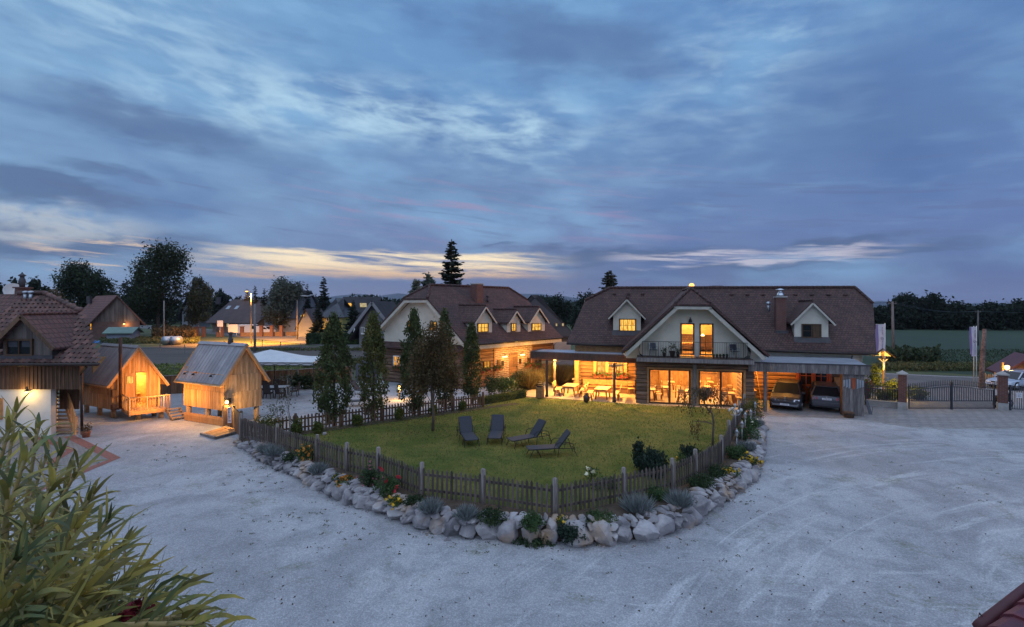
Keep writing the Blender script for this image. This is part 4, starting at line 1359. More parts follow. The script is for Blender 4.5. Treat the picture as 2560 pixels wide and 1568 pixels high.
b = MB(FI); x = FI.px(2078, 960, 3.8)[0] + .2; b.box(x, 3.80, 1.25, x + .42, 3.84, 1.85); b.build('notice_board', M['beam'], inn)
# carport inside left: work bench wall with the lamp
b = MB(FI); b.box(7.45, 2.2, .02, 7.95, 3.8, .9); b.box(7.4, 2.15, .9, 8.0, 3.8, .95); b.box(7.35, 3.4, 1.2, 7.95, 3.7, 2.5); b.build('workbench', M['beam'], inn)
b = MB(FI)
for s in (0, 1): b.beam((7.6 + s * 1.0, .3 + s * 3.4, 2.55 - s * .0), (8.3 + s * .0, .3 + s * 3.4, 2.9), .1, .1)
b.beam((8.55, 3.55, .05), (8.25, 3.8, 2.3), .05, .05)
b.build('brace', M['beam'], inn)
b = MB(FI); b.lathe((8.15, 2.2, 2.62), [(.05, .12), (.08, .1), (.09, .02), (.05, 0)], 12); b.build('ceiling_lamp', M['bulb'], inn)
lamp('POINT', FI((8.15, 2.6, 2.3)), 70, (1, .47, .10), .08, inn)
b = MB(FI); b.lathe((10.1, 2.9, 2.86), [(.05, .12), (.08, .1), (.09, .02), (.05, 0)], 12); b.build('ceiling_lamp', M['bulb'], inn)  # second lamp, fixture included, added to brighten the door and floor
lamp('POINT', FI((10.1, 3.4, 2.68)), 18, (1, .42, .07), .08, inn)
# slate-blue emblem on the shed front: a carved wooden shield between wings
b = MB(FI); xs_ = (xe0 + xe1) / 2
b.slab([(xs_ - .13, -.145, 2.35), (xs_ + .13, -.145, 2.35), (xs_ + .12, -.145, 1.8), (xs_, -.145, 1.62), (xs_ - .12, -.145, 1.8)][::-1], (0, -.03, 0)); em = b.build('emblem', M['frame_red'], inn)
b = MB(FI)
for s in (-1, 1):
    for k in range(3):
        xo = xs_ + s * (.22 + k * .14)
        b.slab([(xo - .05, -.15, 2.28 - k * .03), (xo + .05, -.15, 2.28 - k * .03), (xo + .05, -.15, 1.75 + k * .05), (xo - .05, -.15, 1.68 + k * .05)][::-1], (0, -.02, 0))
b.build('emblem_wing', M['zinc'], em)

# ---- terrace canopy: a thing of its own on its posts
can = thing('terrace_canopy', 'flat dark edged wooden canopy on square posts over the lit terrace tables', 'canopy', (4.5, 37, .15))
cA, cB = at(1327, 896.5, 37.7), at(1591.5, 908, 34.7)      # lower front edge
zc_ = 2.76
fa = Vector((cA.x, cA.y, zc_)); fb = Vector((cB.x, cB.y, zc_ - .02))
inw = Vector((.25, .968, 0))
fd = (fb - fa).normalized()
h = Vector((0, 0, .52))
b = MB()
q = [fa, fb, fb + inw * 3.6, fa + inw * 2.6 + fd * 0.4]
b.slab([p + Vector((0, 0, .50)) for p in q], (0, 0, -.06)); b.build('canopy_roof', M['tarroof'], can)
b = MB(); ins = [q[0] + (q[2] - q[0]).normalized() * .15, q[1] + (q[3] - q[1]).normalized() * .15, q[2] + (q[0] - q[2]).normalized() * .15, q[3] + (q[1] - q[3]).normalized() * .15]
b.face([p + Vector((0, 0, .30)) for p in ins][::-1])
for i in range(9):
    f = (i + .5) / 9; b.beam(q[0].lerp(q[1], f) + Vector((0, 0, .2)), q[3].lerp(q[2], f) + Vector((0, 0, .2)), .1, .18)
b.build('canopy_ceiling', M['beam'], can)
b = MB()
for i, (p, r_) in enumerate(((q[0], q[1]), (q[3], q[0]))):
    b.beam(p + h / 2, r_ + h / 2, .07, .52)
b.build('canopy_fascia', M['darkwood'], can)
b = MB(); e1 = Vector((0, 0, .55))
for p, r_ in ((q[0], q[1]), (q[3], q[0])): b.beam(p + e1, r_ + e1, .10, .03)
b.build('canopy_edge', M['lead'], can)
P1 = gr(1367, 992, .15); P2 = gr(1535.5, 1005, .15)
for P in (P1, P2, P1 + inw * 2.3 + fd * .2):
    b = MB(); b.box(P.x - .085, P.y - .085, .15, P.x + .085, P.y + .085, zc_ + .1); po = b.build('post', M['darkwood'], can)
    b2 = MB(); b2.box(P.x - .11, P.y - .11, .15, P.x + .11, P.y + .11, .30); b2.build('post_shoe', M['iron'], po)
for P in (P1, P2):
    b = MB(); c = P + fd * .25 + inw * .12
    b.slab([Vector((c.x - .62, c.y + .16, zc_ - .03)), Vector((c.x + .72, c.y - .14, zc_ - .03)), Vector((c.x - .25, c.y + .10, zc_ - .2)), Vector((c.x - .62, c.y + .16, zc_ - .2))], (.06, .14, 0)); br = b.build('lamp_bracket', M['pine'], can)
    b = MB(); k = c + inw * .30; b.lathe((k.x, k.y, zc_ - .12), [(.05, .06), (.09, .05), (.09, 0), (.04, -.02)], 12); b.build('lamp_glass', M['bulb'], br)
for f, g, e in ((.22, .35, 300), (.70, .3, 350), (.86, 1.2, 50), (.5, 1.3, 34)):
    lamp('POINT', fa.lerp(fb, f) + inw * g + Vector((0, 0, -.12)), e * 1.15, (1, .53, .12), .10, can)

# ---------------------------------------------------------------- second log house
HA, HC = Vector((-11.6, 44.3, 0)), Vector((-3.7, 39.7, 0))
H = Frame(HA, (.864, -.503), (.68, .733))              # x along the gable, y along the house
HF = Frame(HC, (.68, .733), (-.864, .503))             # x along the lit facade, y into the house
LG, LB = 9.14, 11.3
log_house = thing('log_house', 'log house with half hipped tiled roof, three small dormers and brick entrance bay', 'house', HA)
RA, ZRD = 4.57, 8.62
ZE = 3.75; XE = LG + .65
pf = (ZRD - ZE) / (XE - RA)
ZE2, XE2 = 4.75, -.15
pb = (ZRD - ZE2) / (RA - XE2)
b0, b1, bh0, bh1 = -.7, LB + .6, .75, LB - .55
hl = H.px(1001, 746, b0)[0]; hr = H.px(1071, 744, b0)[0]
zh_ = H.px(1040, 746, b0)[1]
hl = RA - (ZRD - zh_) / pb; hr = RA + (ZRD - zh_) / pf
b = MB(H)
b.slab([(XE, b0, ZE), (XE, b1, ZE), (RA + 1.3, b1, ZRD - 1.3 * pf), (RA, bh1, ZRD), (RA, bh0, ZRD), (hr, b0, zh_)], (0, 0, -.16))
b.slab([(XE2, b1, ZE2), (XE2, b0, ZE2), (hl, b0, zh_), (RA, bh0, ZRD), (RA, bh1, ZRD), (RA - 1.3, b1, ZRD - 1.3 * pb)], (0, 0, -.16))
b.slab([(hl - .05, b0 - .05, zh_ - .02), (hr + .05, b0 - .05, zh_ - .02), (RA, bh0, ZRD)], (0, 0, -.12))
b.face([(RA + 1.3, b1, ZRD - 1.3 * pf), (RA - 1.3, b1, ZRD - 1.3 * pb), (RA, bh1, ZRD)])
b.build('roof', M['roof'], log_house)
ridge_caps('ridge_tiles', [H((hr, b0, zh_)), H((RA, bh0, ZRD)), H((RA, bh1, ZRD)), H((RA + 1.3, b1, ZRD - 1.3 * pf))], log_house, .12)
ridge_caps('hip_tiles', [H((hl, b0, zh_)), H((RA, bh0, ZRD))], log_house, .11)
b = MB(H)
b.beam((XE - .1, b0 + .02, ZE - .26), (hr - .1, b0 + .02, zh_ - .31), .05, .23); b.beam((XE2 + .1, b0 + .02, ZE2 - .26), (hl + .08, b0 + .02, zh_ - .31), .05, .23); b.beam((hl + .02, b0 + .02, zh_ - .26), (hr - .02, b0 + .02, zh_ - .26), .05, .22)
b.build('barge_board', M['trim'], log_house)
b = MB(H)
b.slab([(.0, 0, 3.3), (LG, 0, 3.3), (LG, 0, ZRD - (LG - RA) * pf - .2), (hr - .2, 0, zh_ - .15), (hl + .2, 0, zh_ - .15), (.0, 0, ZRD - RA * pb - .2)], (0, .2, 0))
b.build('gable_wall', M['plaster'], log_house)
b = MB(H); b.face([(XE2 + .1, b0 + .05, ZE2 - .2), (hl, b0 + .05, zh_ - .2), (hl, .0, zh_ - .2), (XE2 + .1, 0, ZE2 - .2)]); b.face([(XE - .1, b0 + .05, ZE - .2), (XE - .1, 0, ZE - .2), (hr, 0, zh_ - .2), (hr, b0 + .05, zh_ - .2)])
b.face([(hl, b0 + .05, zh_ - .2), (hr, b0 + .05, zh_ - .2), (hr, 0, zh_ - .2), (hl, 0, zh_ - .2)])
b.build('soffit', M['plaster'], log_house)
b = MB(H); b.slab([(-.2, -.75, 3.2), (LG + .1, -.75, 3.2), (LG + .1, -.003, 3.62), (-.2, -.003, 3.62)], (0, 0, -.1)); b.build('pent_roof', M['roof'], log_house)
b = MB(H); logs(b, 0, LG, 0, .0, 3.3, .30, ext=.15); b.box(0, .2, 0, LG, .24, 3.3); b.build('log_wall', M['log_grey'], log_house)
BX0, BX1 = HF.px(1236, 905, 0)[0], HF.px(1329, 905, 0)[0]
b = MB(HF); logs(b, 0, BX0, 0, .0, 3.3, .30, ext=.15); logs(b, BX1, LB, 0, .0, 3.3, .30, ext=.15); b.box(0, .2, 0, LB, .24, 3.3); b.build('log_wall', M['log'], log_house)
b = MB(HF); b.box(BX0, -.06, 0, BX1, .2, 3.35); b.build('brick_bay', M['brick'], log_house)
b = MB(HF); b.box(BX0 - .14, -.09, 0, BX0 - .002, .05, 3.3); b.box(BX1 + .002, -.09, 0, BX1 + .14, .05, 3.3); b.build('post', M['log'], log_house)
b = MB(HF); b.face([(-.6, -.6, 3.55), (LB + .5, -.6, 3.55), (LB + .5, .15, 3.62), (-.6, .15, 3.62)][::-1]); b.beam((-.6, -.6, 3.42), (LB + .5, -.6, 3.42), .05, .3); b.build('soffit', M['soffit'], log_house)
b = MB(HF); b.box(0, .0, 3.3, LB, .2, 3.75); b.build('upper_wall', M['plaster'], log_house)
gutter([H((XE + .04, b0, ZE - .06)), H((XE + .04, b1, ZE - .06))], log_house)
b = MB(); p = HF((LB + .1, -.55, 3.65)); b.tube([p, p + Vector((0, 0, -.25)), HF((LB - .1, -.2, 3.0)), HF((LB - .1, -.2, .1))], .05, 7); b.build('downpipe', M['gutter'], log_house)
b = MB(H); b.box(0.1, LB - .1, 0, LG - .1, LB, 3.4); b.face([(0.1, LB - .05, 3.4), (0.1, LB - .05, ZRD - RA * pb - .2), (RA, LB - .05, ZRD - 1), (LG, LB - .05, 3.4)]); b.build('end_wall', M['plaster'], log_house)
b = MB(H); b.box(0, .2, 0, .2, LB - .1, 4.6); b.build('rear_wall', M['plaster'], log_house)
# dormers
zr2 = lambda x, y: ZE + (y + .65) * pf
for (ax, ay, e0, ey, e1, wx0, wy0, wx1, wy1, fx0, fx1, fy, nx) in ((1220, 763, 1190, 804, 1250, 1193, 808, 1220, 831, 1184, 1230, 832, 3), (1294.5, 774, 1272, 805, 1314, 1277, 808, 1289.5, 829, 1268, 1301, 830, 2), (1351, 767, 1330, 804, 1375, 1328.5, 808, 1352, 827, 1320, 1362, 828, 3)):
    lo, hi = -.6, 4.0
    for _ in range(40):
        m_ = (lo + hi) / 2
        if HF.px((fx0 + fx1) / 2, fy, m_)[1] - zr2(0, m_) > 0: lo = m_
        else: hi = m_
    yf = m_
    x0 = HF.px(fx0, fy, yf)[0]; x1 = HF.px(fx1, fy, yf)[0]; zb = HF.px((fx0 + fx1) / 2, fy, yf)[1]
    ze = HF.px((e0 + e1) / 2, ey, yf - .3)[1]; za = HF.px(ax, ay, yf - .3)[1]
    x0, x1 = x0, x1
    dm = dormer(HF, lambda y: zr2(0, y), (x0 + x1) / 2, x1 - x0, zb - .1, ze, za, yf, log_house, over=.22, fo=.3)
    r = HF.rect(wx0, wy0, wx1, wy1, yf)
    window(HF, yf, r[0], r[1], r[2], r[3], dm, 'pane_hot', nx, 2, .07)
for (a, b_, c, d_) in ((1020, 802, 1036, 822), (1076, 804, 1093, 826)):
    r = H.rect(a, b_, c, d_, 0); window(H, 0, r[0], r[1], r[2], r[3], log_house, 'pane', 2, 2, .07)
r = H.rect(985, 889, 1003, 919, -.05); window(H, -.08, r[0], r[1], r[2], r[3], log_house, 'pane', 2, 2, .09, fm='white')
for (a, b_, c, d_) in ((1207, 902, 1224, 924), (1242, 899, 1249, 920), (1317, 893, 1325, 914), (1334, 898, 1352, 916)):
    r = HF.rect(a, b_, c, d_, -.06); window(HF, -.10, r[0], r[1], r[2], r[3], log_house, 'pane' if a < 1300 else 'darkglass', 2, 2, .07)
d0, d1 = HF.px(1273, 915, -.06)[0], HF.px(1293, 915, -.06)[0]
b = MB(HF); b.box(d0, -.12, .35, d0 + .1, -.061, 2.6); b.box(d1 - .1, -.12, .35, d1, -.061, 2.6); b.box(d0 + .1, -.12, 2.45, d1 - .1, -.061, 2.6)
b.box(d0 + .1, -.10, .35, d1 - .1, -.062, 2.45)
for k in range(3): b.box(d0 + .18 + k * (d1 - d0 - .3) / 3, -.115, 1.35, d0 + .1 + (k + .85) * (d1 - d0 - .2) / 3, -.101, 2.3)
dd = b.build('door', M['log'], log_house)
b = MB(HF); b.box(d1 - .2, -.17, 1.3, d1 - .14, -.121, 1.42); b.build('handle', M['iron'], dd)
b = MB(HF)
for k in range(3): b.box(d0 - .4 - k * .3, -1.3 - k * .3, 0.0, d1 + 1.6, -.062, .35 - k * .115) if k == 0 else b.box(d0 - .4 - k * .3, -1.3 - .3 * k, 0, d0 - .402 - (k - 1) * .3, -.062, .35 - k * .115)
b.build('entrance_step', M['concrete'], log_house)
b = MB(HF)
for (pa, pb_) in (((d1 + .1, -1.3, .1), (d1 + .9, -1.3, .35)), ((d1 + .9, -1.3, .35), (d1 + 3.0, -1.3, .35)), ((d1 + 3.0, -1.3, .35), (d1 + 4.2, -1.3, .1))):
    pa, pb_ = Vector(pa), Vector(pb_)
    b.beam(pa + Vector((0, 0, .95)), pb_ + Vector((0, 0, .95)), .04, .04); b.beam(pa + Vector((0, 0, .12)), pb_ + Vector((0, 0, .12)), .03, .02)
    n = max(2, int((pb_ - pa).length / .16))
    for i in range(n + 1):
        p = pa.lerp(pb_, i / n); b.beam(p + Vector((0, 0, .0 if i % 4 == 0 else .12)), p + Vector((0, 0, .95)), .02, .02)
        if i % 2 and i < n: b.tube([p + Vector((.05, 0, .3)), p + Vector((.1, 0, .45)), p + Vector((.03, 0, .6)), p + Vector((.1, 0, .75))], .012, 4, cap=False)
b.build('stair_railing', M['iron'], log_house)
for sx, sy in ((1262, 894), (1306, 889)):
    x, z = HF.px(sx, sy, -.3)
    b = MB(HF); b.beam((x, -.06, z + .30), (x, -.32, z + .34), .03, .03)
    for s in (-.2, 0, .2):
        b.beam((x, -.30, z + .34), (x + s, -.32, z + .22), .02, .02); b.lathe((x + s, -.32, z + .10), [(.015, .15), (.07, .06), (.075, .04)], 10)
    l = b.build('wall_lantern', M['iron'], log_house)
    g = MB(HF)
    for s in (-.2, 0, .2): g.lathe((x + s, -.32, z + .02), [(.02, .11), (.06, .08), (.065, .03), (.02, -.02)], 10)
    g.build('lamp_glass', M['bulb'], l)
    lamp('POINT', HF((x, -1.0, z + .05)), 52, (1, .50, .09), .1, log_house)
    f = MB(HF); f.box(x - .16, -.09, z - .75, x + .16, -.062, z - .28); f.build('plaque', M['iron'], log_house)
c0 = H.px(1189.5, 749, RA + 2.6)
cyv = HF.px(1200, 745, 2.9); xch = cyv[0]; zc = cyv[1]
ztop_ = HF.px(1200, 711, 2.9)[1]
brick_chimney('chimney', HF, xch - .40, 2.9, xch + .40, 3.55, zr2(0, 2.9) - .3, ztop_, log_house, m='brick_red')
b = MB(); p = HF((xch + 1.1, 3.0, zr2(0, 3.0))); b.tube([p, p + Vector((0, 0, .45))], .1, 8); b.lathe(p + Vector((0, 0, .45)), [(.1, 0), (.16, .03), (.14, .16)], 10); b.build('roof_vent', M['lead'], log_house)

# ---------------------------------------------------------------- left farmhouse
LH = Frame((-30, 25.4, 0), (1, 0), (0, 1))
farm = thing('farmhouse', 'farmhouse end with weathered red tile roof, brown boarding over a white wall', 'house', (-24, 25.4, 0))
ZEV = CAMZ - 143.5 * 24.7 / FPX
yE, xR = 24.7, (246 - CX) / FPX * 24.7
yR = 29.3; zR = CAMZ - (735.5 - HZ) / FPX * yR
sl = (zR - ZEV) / (yR - yE)
zroofL = lambda y: ZEV + (y - yE) * sl
rx = (112.7 - CX) / FPX * yR
# half hip: break point on the verge
t_ = .70; yb = yE + (yR - yE) * t_; hx = (206 - CX) / FPX * 0
pb_ = at(203, 797, yb); pb_.z = zroofL(yb)
x_l = -36.0
b = MB()
b.slab([(x_l, yE, ZEV), (xR, yE, ZEV), (pb_.x, yb, pb_.z), (rx, yR, zR), (x_l, yR, zR)], (0, 0, -.10))
qx = 2 * rx - pb_.x - 1.6
b.slab([(2 * rx - xR, 2 * yR - yE, ZEV), (x_l, 2 * yR - yE, ZEV), (x_l, yR, zR), (rx, yR, zR), (qx, 2 * yR - yb, pb_.z)], (0, 0, -.10))
b.face([(pb_.x, yb, pb_.z), (qx, 2 * yR - yb, pb_.z), (rx, yR, zR)])
# courses of curved tiles as real stepped rows
rowh = .345; L = math.hypot(yR - yE, zR - ZEV); n = int(L / rowh); tw = .27
up_v = Vector((0, (yR - yE) / L, (zR - ZEV) / L)); nv = Vector((0, -up_v.z, up_v.y))
tiles = MB()
for k in range(n):
    s0 = k * rowh; s1 = min(L, s0 + rowh * 1.12)
    y0 = yE + up_v.y * s0
    f = s0 / L
    xe = (xR + (pb_.x - xR) * f / t_) if f < t_ else pb_.x + (rx - pb_.x) * (f - t_) / (1 - t_)
    m_ = int((xe - x_l) / tw)
    off = (k % 2) * tw * .5
    for i in range(m_ + 1):
        xa = xe - (i + 1) * tw + off * 0; xb_ = xa + tw * 1.02
        if xa < -29.0: break
        r_ = rng.random()
        P0 = Vector((0, yE, ZEV)) + up_v * s0; P1 = Vector((0, yE, ZEV)) + up_v * s1
        lift0, lift1 = nv * .075, nv * .03
        cs = []
        for q in range(5):
            u = q / 4; hgt = .042 * math.sin(u * 2 * math.pi) + .008
            cs.append((xa + (xb_ - xa) * u, hgt))
        vs = [Vector((x, 0, 0)) + P0 + lift0 + nv * h_ for x, h_ in cs] + [Vector((x, 0, 0)) + P1 + lift1 + nv * h_ for x, h_ in cs] + [Vector((x, 0, 0)) + P0 + nv * .005 for x, h_ in cs]
        fs = [(q, q + 1, 6 + q, 5 + q) for q in range(4)] + [(10 + q, 11 + q, q + 1, q) for q in range(4)]
        tiles.faces(vs, fs, r_)
b.build('roof', M['roof_old'], farm)
M['tile_single'] = mat('single_roof_tiles', (.155, .076, .058), (.085, .052, .048), scale=5, detail=6, rough=.75, rnd=.42, bump=.25, bscale=30)
tiles.build('roof_tiles', M['tile_single'], farm)
ridge_caps('ridge_tiles', [Vector((-29.5, yR, zR + .04)), Vector((rx, yR, zR + .04)), Vector((pb_.x, yb, pb_.z + .06))], farm, .15, 'tile_single', .4)
gutter([Vector((x_l, yE - .1, ZEV - .05)), Vector((xR + .12, yE - .1, ZEV - .05))], farm, .085)
b = MB(); p = at(216, 911, yE - .05); q = at(202, 932, 25.35); r_ = at(205, 1092, 25.4)
b.tube([p, p + Vector((.0, .0, -.12)), Vector((q.x, q.y, q.z)), Vector((q.x + .02, q.y, q.z - .2)), Vector((r_.x, 25.4, .12))], .062, 8); b.build('downpipe', M['gutter'], farm)
b = MB(); b.box(r_.x - .1, 25.3, 0, r_.x + .1, 25.5, .14); b.build('downpipe_base', M['concrete'], farm)
xw = (200 - CX) / FPX * 25.4
zb_ = CAMZ - (973.5 - HZ) / FPX * 25.4
b = MB(); boards(b, -33, xw, 25.4, zb_, ZEV + .25, .20, .03, batten=.05); b.build('board_wall', M['oldwood'], farm)
b = MB(); b.box(-33, 25.402, zb_, xw, 25.6, ZEV + .2); 
xk = lambda y: xw - .1 - (y - 25.6) * .93                     # the end wall runs back at a slant
b.face([(xk(25.6), 25.6, zb_ - .9), (xk(33), 33, zb_ - .9), (xk(33), 33, 4.2), (xk(31.2), 31.2, 5.8), (xk(29.3), 29.3, 6.6), (xk(27.8), 27.8, 5.9), (xk(25.6), 25.6, 4.0)])
b.build('end_wall', M['oldwood'], farm)
b = MB(); boards(b, (150 - CX) / FPX * 26.6, (199 - CX) / FPX * 26.6, 26.6, 1.2, 2.6, .2, .03); b.build('stair_screen', M['oldwood'], farm)
xw2 = (127 - CX) / FPX * 25.5
b = MB(); b.box(-33, 25.5, 0, xw2, 25.8, zb_ - .002); b.face([(xw2, 25.802, 0), (xw2 - 3.6, 29.8, 0), (xw2 - 3.6, 29.8, zb_ - .002), (xw2, 25.802, zb_ - .002)]); b.build('white_wall', M['whitewall'], farm)
b = MB(); b.box((0 - CX) / FPX * 25.45 - .4, 25.42, .9, (5 - CX) / FPX * 25.45, 25.5, 2.0); b.build('window', M['beam'], farm)
# outside stair
sa, sb_ = gr(128, 1101), gr(187, 1101)
b = MB(); NT_ = 14
sr = lambda f: Vector(((186 - 39 * f - CX) / FPX * (25.9 + 1.5 * f), 25.9 + 1.5 * f, (zb_ - .1) * f))
b = MB()
for i in range(NT_):
    q = sr(i / (NT_ - 1)); b.box(q.x - 1.35, q.y, q.z + .1, q.x, q.y + .24, q.z + .145)
st = b.build('stair', M['larch_grey'], farm)
b = MB()
for dx in (0.03, -1.38): b.beam(sr(-.03) + Vector((dx, 0, 0)), sr(1.04) + Vector((dx, 0, 0)), .06, .26)
b.build('stringer', M['larch'], st)
b = MB(); v9 = Vector((.06, 0, .95)); b.beam(sr(0) + v9, sr(1) + v9, .06, .09)
for i in range(12): b.beam(sr(i / 11) + Vector((.06, 0, .1)), sr(i / 11) + v9, .04, .04)
b.beam(sr(0) + Vector((.06, -.04, -.02)), sr(0) + v9, .1, .1)
b.build('stair_railing', M['larch'], st)
# dormer with old boards
ydf = 24.98
dF = Frame((0, 0, 0), (1, 0), (0, 1))
apx = at(53, 786, ydf - .35); lx = at(135, 869, ydf - .35)
wdt = 2 * (lx.x - apx.x)
dm = dormer(dF, zroofL, apx.x, wdt - .8, zroofL(ydf) - .02, lx.z, apx.z, ydf, farm, wall='barnwood', rm='roof_old', over=.40, fo=.35, barge=None, woodtop=True)
b = MB(dF)
for s in (-1, 1): b.beam((apx.x + s * wdt / 2, ydf - .39, lx.z - .1), (apx.x, ydf - .39, apx.z - .1), .05, .20)
b.build('barge_board', M['oldwood'], dm)
wa = at(18, 847, ydf); wb = at(86, 889, ydf)
w = window(dF, ydf - .03, wa.x, wb.x, wb.z - .02, wa.z, dm, 'darkglass', 2, 1, .10, proud=.10)
b = MB(dF)
for i in range(2):
    xa = wa.x + .12 + i * (wb.x - wa.x) / 2; b.face([(xa, ydf - .062, wa.z - .12), (xa + (wb.x - wa.x) / 2 - .22, ydf - .062, wa.z - .12), (xa + (wb.x - wa.x) / 2 - .22, ydf - .062, wa.z - .42), (xa, ydf - .062, wa.z - .42)][::-1])
b.build('curtain', M['fabric'], w)
b = MB(dF); b.box(apx.x - wdt / 2 + .3, ydf - .12, zroofL(ydf) - .02, apx.x + wdt / 2 - .3, ydf - .03, zroofL(ydf) + .16); b.build('flashing', M['lead'], dm)
p = at(55.5, 736, 29.6)
b = MB(); b.box(p.x - .24, 29.4, p.z - .5, p.x + .24, 29.9, p.z + .36); b.box(p.x - .32, 29.32, p.z + .36, p.x + .32, 29.98, p.z + .44); ch = b.build('chimney', M['brick_red'], farm)
b = MB(); b.lathe((p.x, 29.6, p.z + .44), [(.13, 0), (.15, .2), (.18, .32), (.14, .5), (.11, .54), (.11, .64), (.19, .68), (.19, .71), (.07, .8), (.02, .9)], 12); b.build('chimney_pot', M['lead'], ch)
b = MB(); q = at(34, 727, 29.9)
dn = Vector((.75, -.55, .25)).normalized(); du = dn.cross(up).normalized(); dv = du.cross(dn)
rings = []
for k in range(5):
    rr = .48 * k / 4; rings.append([q - dn * (.10 * (1 - (k / 4) ** 2)) + (du * math.cos(t) + dv * math.sin(t)) * rr for t in [j * 6.283 / 16 for j in range(16)]])
for k in range(4):
    for j in range(16): b.face([rings[k][j], rings[k][(j + 1) % 16], rings[k + 1][(j + 1) % 16], rings[k + 1][j]] if k else [rings[0][0], rings[1][j], rings[1][(j + 1) % 16]], .5)
b.tube([q, q + Vector((0, .1, -.9))], .03, 6); b.tube([q - dv * .4, q + dn * .4], .015, 5)
b.build('satellite_dish', M['white'], farm)
b = MB()
for s in (-.16, .16):
    v = at(70, 745, 28.9); v.z = zroofL(28.9); v.y = 28.9; v += Vector((s, 0, 0)); b.tube([v + Vector((0, 0, -.1)), v + Vector((0, 0, .34))], .09, 8); b.lathe(v + Vector((0, 0, .34)), [(.09, 0), (.14, .02), (.13, .12), (.04, .16)], 10)
b.build('roof_vent', M['zinc'], farm)
b = MB()
for i in range(9):
    pass
lx_ = at(65.4, 973, 25.3)
b = MB(); b.box(lx_.x - .06, 25.3, lx_.z - .02, lx_.x + .06, 25.498, lx_.z + .06); b.lathe((lx_.x, 25.32, lx_.z - .12), [(.02, .1), (.09, .06), (.10, 0)], 12); l = b.build('wall_lamp', M['iron'], farm)
b = MB(); b.lathe((lx_.x, 25.32, lx_.z - .14), [(.03, .06), (.06, .02), (.05, -.02), (.01, -.04)], 10); b.build('bulb', M['bulb'], l)
lamp('POINT', (lx_.x, 25.05, lx_.z - .22), 11, (1, .62, .18), .05, farm)

# ---------------------------------------------------------------- larch cabins
def hut(name, label, G, z0, zt, zap, over_g, over_e, wall, m_gable, gx, roofth=.08, tiers=()):
    """G: ground corners (near-left, right, far-left): gable between the first two, ridge runs along first->far-left"""
    a, r_, l = [Vector(p) for p in G]
    F = Frame(a, ((r_ - a).x / (r_ - a).length, (r_ - a).y / (r_ - a).length), ((l - a).x / (l - a).length, (l - a).y / (l - a).length))
    w, d_ = (r_ - a).length, (l - a).length
    t = thing(name, label, 'cabin', a)
    xc = w * gx
    tg = lambda x: zt + (zap - zt) * (x / xc if x < xc else (w - x) / (w - xc)) - .06
    return t, F, w, d_, xc, tg


def hut_roof(t, F, w, d_, xc, zt, zap, og, oe):
    b = MB(F)
    for s in (0, 1):
        xe = -oe if s == 0 else w + oe
        run = xc if s == 0 else w - xc
        ze = zt - (zap - zt) / run * oe
        n = 15
        for i in range(n):
            y0 = -og + (d_ + 2 * og) * i / n; y1 = -og + (d_ + 2 * og) * (i + 1) / n - .012
            q = [(xe, y0, ze), (xc, y0, zap), (xc, y1, zap), (xe, y1, ze)]
            if s == 0: q = q[::-1]
            b.slab(q[::-1] if s == 0 else q[::-1], (0, 0, .03))
            b.beam((xe, y0, ze + .04), (xc, y0, zap + .04), .035, .035)
    r = b.build('roof', M['tin'], t)
    b = MB(F); b.slab([(xc - .14, -og - .02, zap - .06), (xc, -og - .02, zap + .09), (xc, d_ + og, zap + .09), (xc - .14, d_ + og, zap - .06)], (0, 0, .015)); b.slab([(xc, -og - .02, zap + .09), (xc + .14, -og - .02, zap - .06), (xc + .14, d_ + og, zap - .06), (xc, d_ + og, zap + .09)], (0, 0, .015)); b.build('ridge_cap', M['tin'], r)
    b = MB(F)
    for s in (0, 1):
        xe = -oe if s == 0 else w + oe
        run = xc if s == 0 else w - xc
        ze = zt - (zap - zt) / run * oe
        for y in (-og + .02, d_ + og - .02): b.beam((xe, y, ze - .07), (xc, y, zap - .07), .05, .16)
        b.slab([(xe, -og + .04, ze - .02), (xc, -og + .04, zap - .02), (xc, d_ + og - .04, zap - .02), (xe, d_ + og - .04, ze - .02)] if s else [(xe, d_ + og - .04, ze - .02), (xc, d_ + og - .04, zap - .02), (xc, -og + .04, zap - .02), (xe, -og + .04, ze - .02)], (0, 0, -.03))
    b.build('roof_boards', M['larch'], t)
    b = MB(F); ze = zt - (zap - zt) / xc * oe; b.tube([(-oe - .04, -og, ze - .07), (-oe - .04, d_ + og, ze - .07)], .055, 7); b.build('gutter', M['larch_grey'], t)


# middle cabin on stilts
t, F, w, d_, xc, tg = hut('stilt_cabin', 'larch board cabin on stilts over a wooden plinth, small square lit window', ((-16.2, 27.6, 0), (-14.86, 29.0, 0), (-19.5, 29.16, 0)), .92, 2.92, 4.62, .3, .3, None, None, .5)
CB, CT, CP = .94, 2.90, 4.55
tgm = lambda x: CT + (CP - CT) * (1 - abs(x - xc) / xc) - .08
b = MB(F)
boards(b, 0, w, 0, CT - .05, CT + 1.7, .10, .022, top=tgm, batten=0)
boards(b, 0, w, -.018, 1.82, CT - .03, .10, .022); boards(b, 0, w, -.036, CB - .04, 1.88, .10, .022)
b.build('gable_wall', M['larch_grey'], t)
F2 = Frame(F((0, d_, 0)), (-F.ey.x, -F.ey.y), (F.ex.x, F.ex.y))    # long side seen by the camera, x runs from far end to near corner
b = MB(F2)
boards(b, 0, d_, 0, 1.86, CT + .02, .10, .022); boards(b, 0, d_, -.02, CB - .04, 1.92, .10, .022)
b.build('side_wall', M['larch'], t)
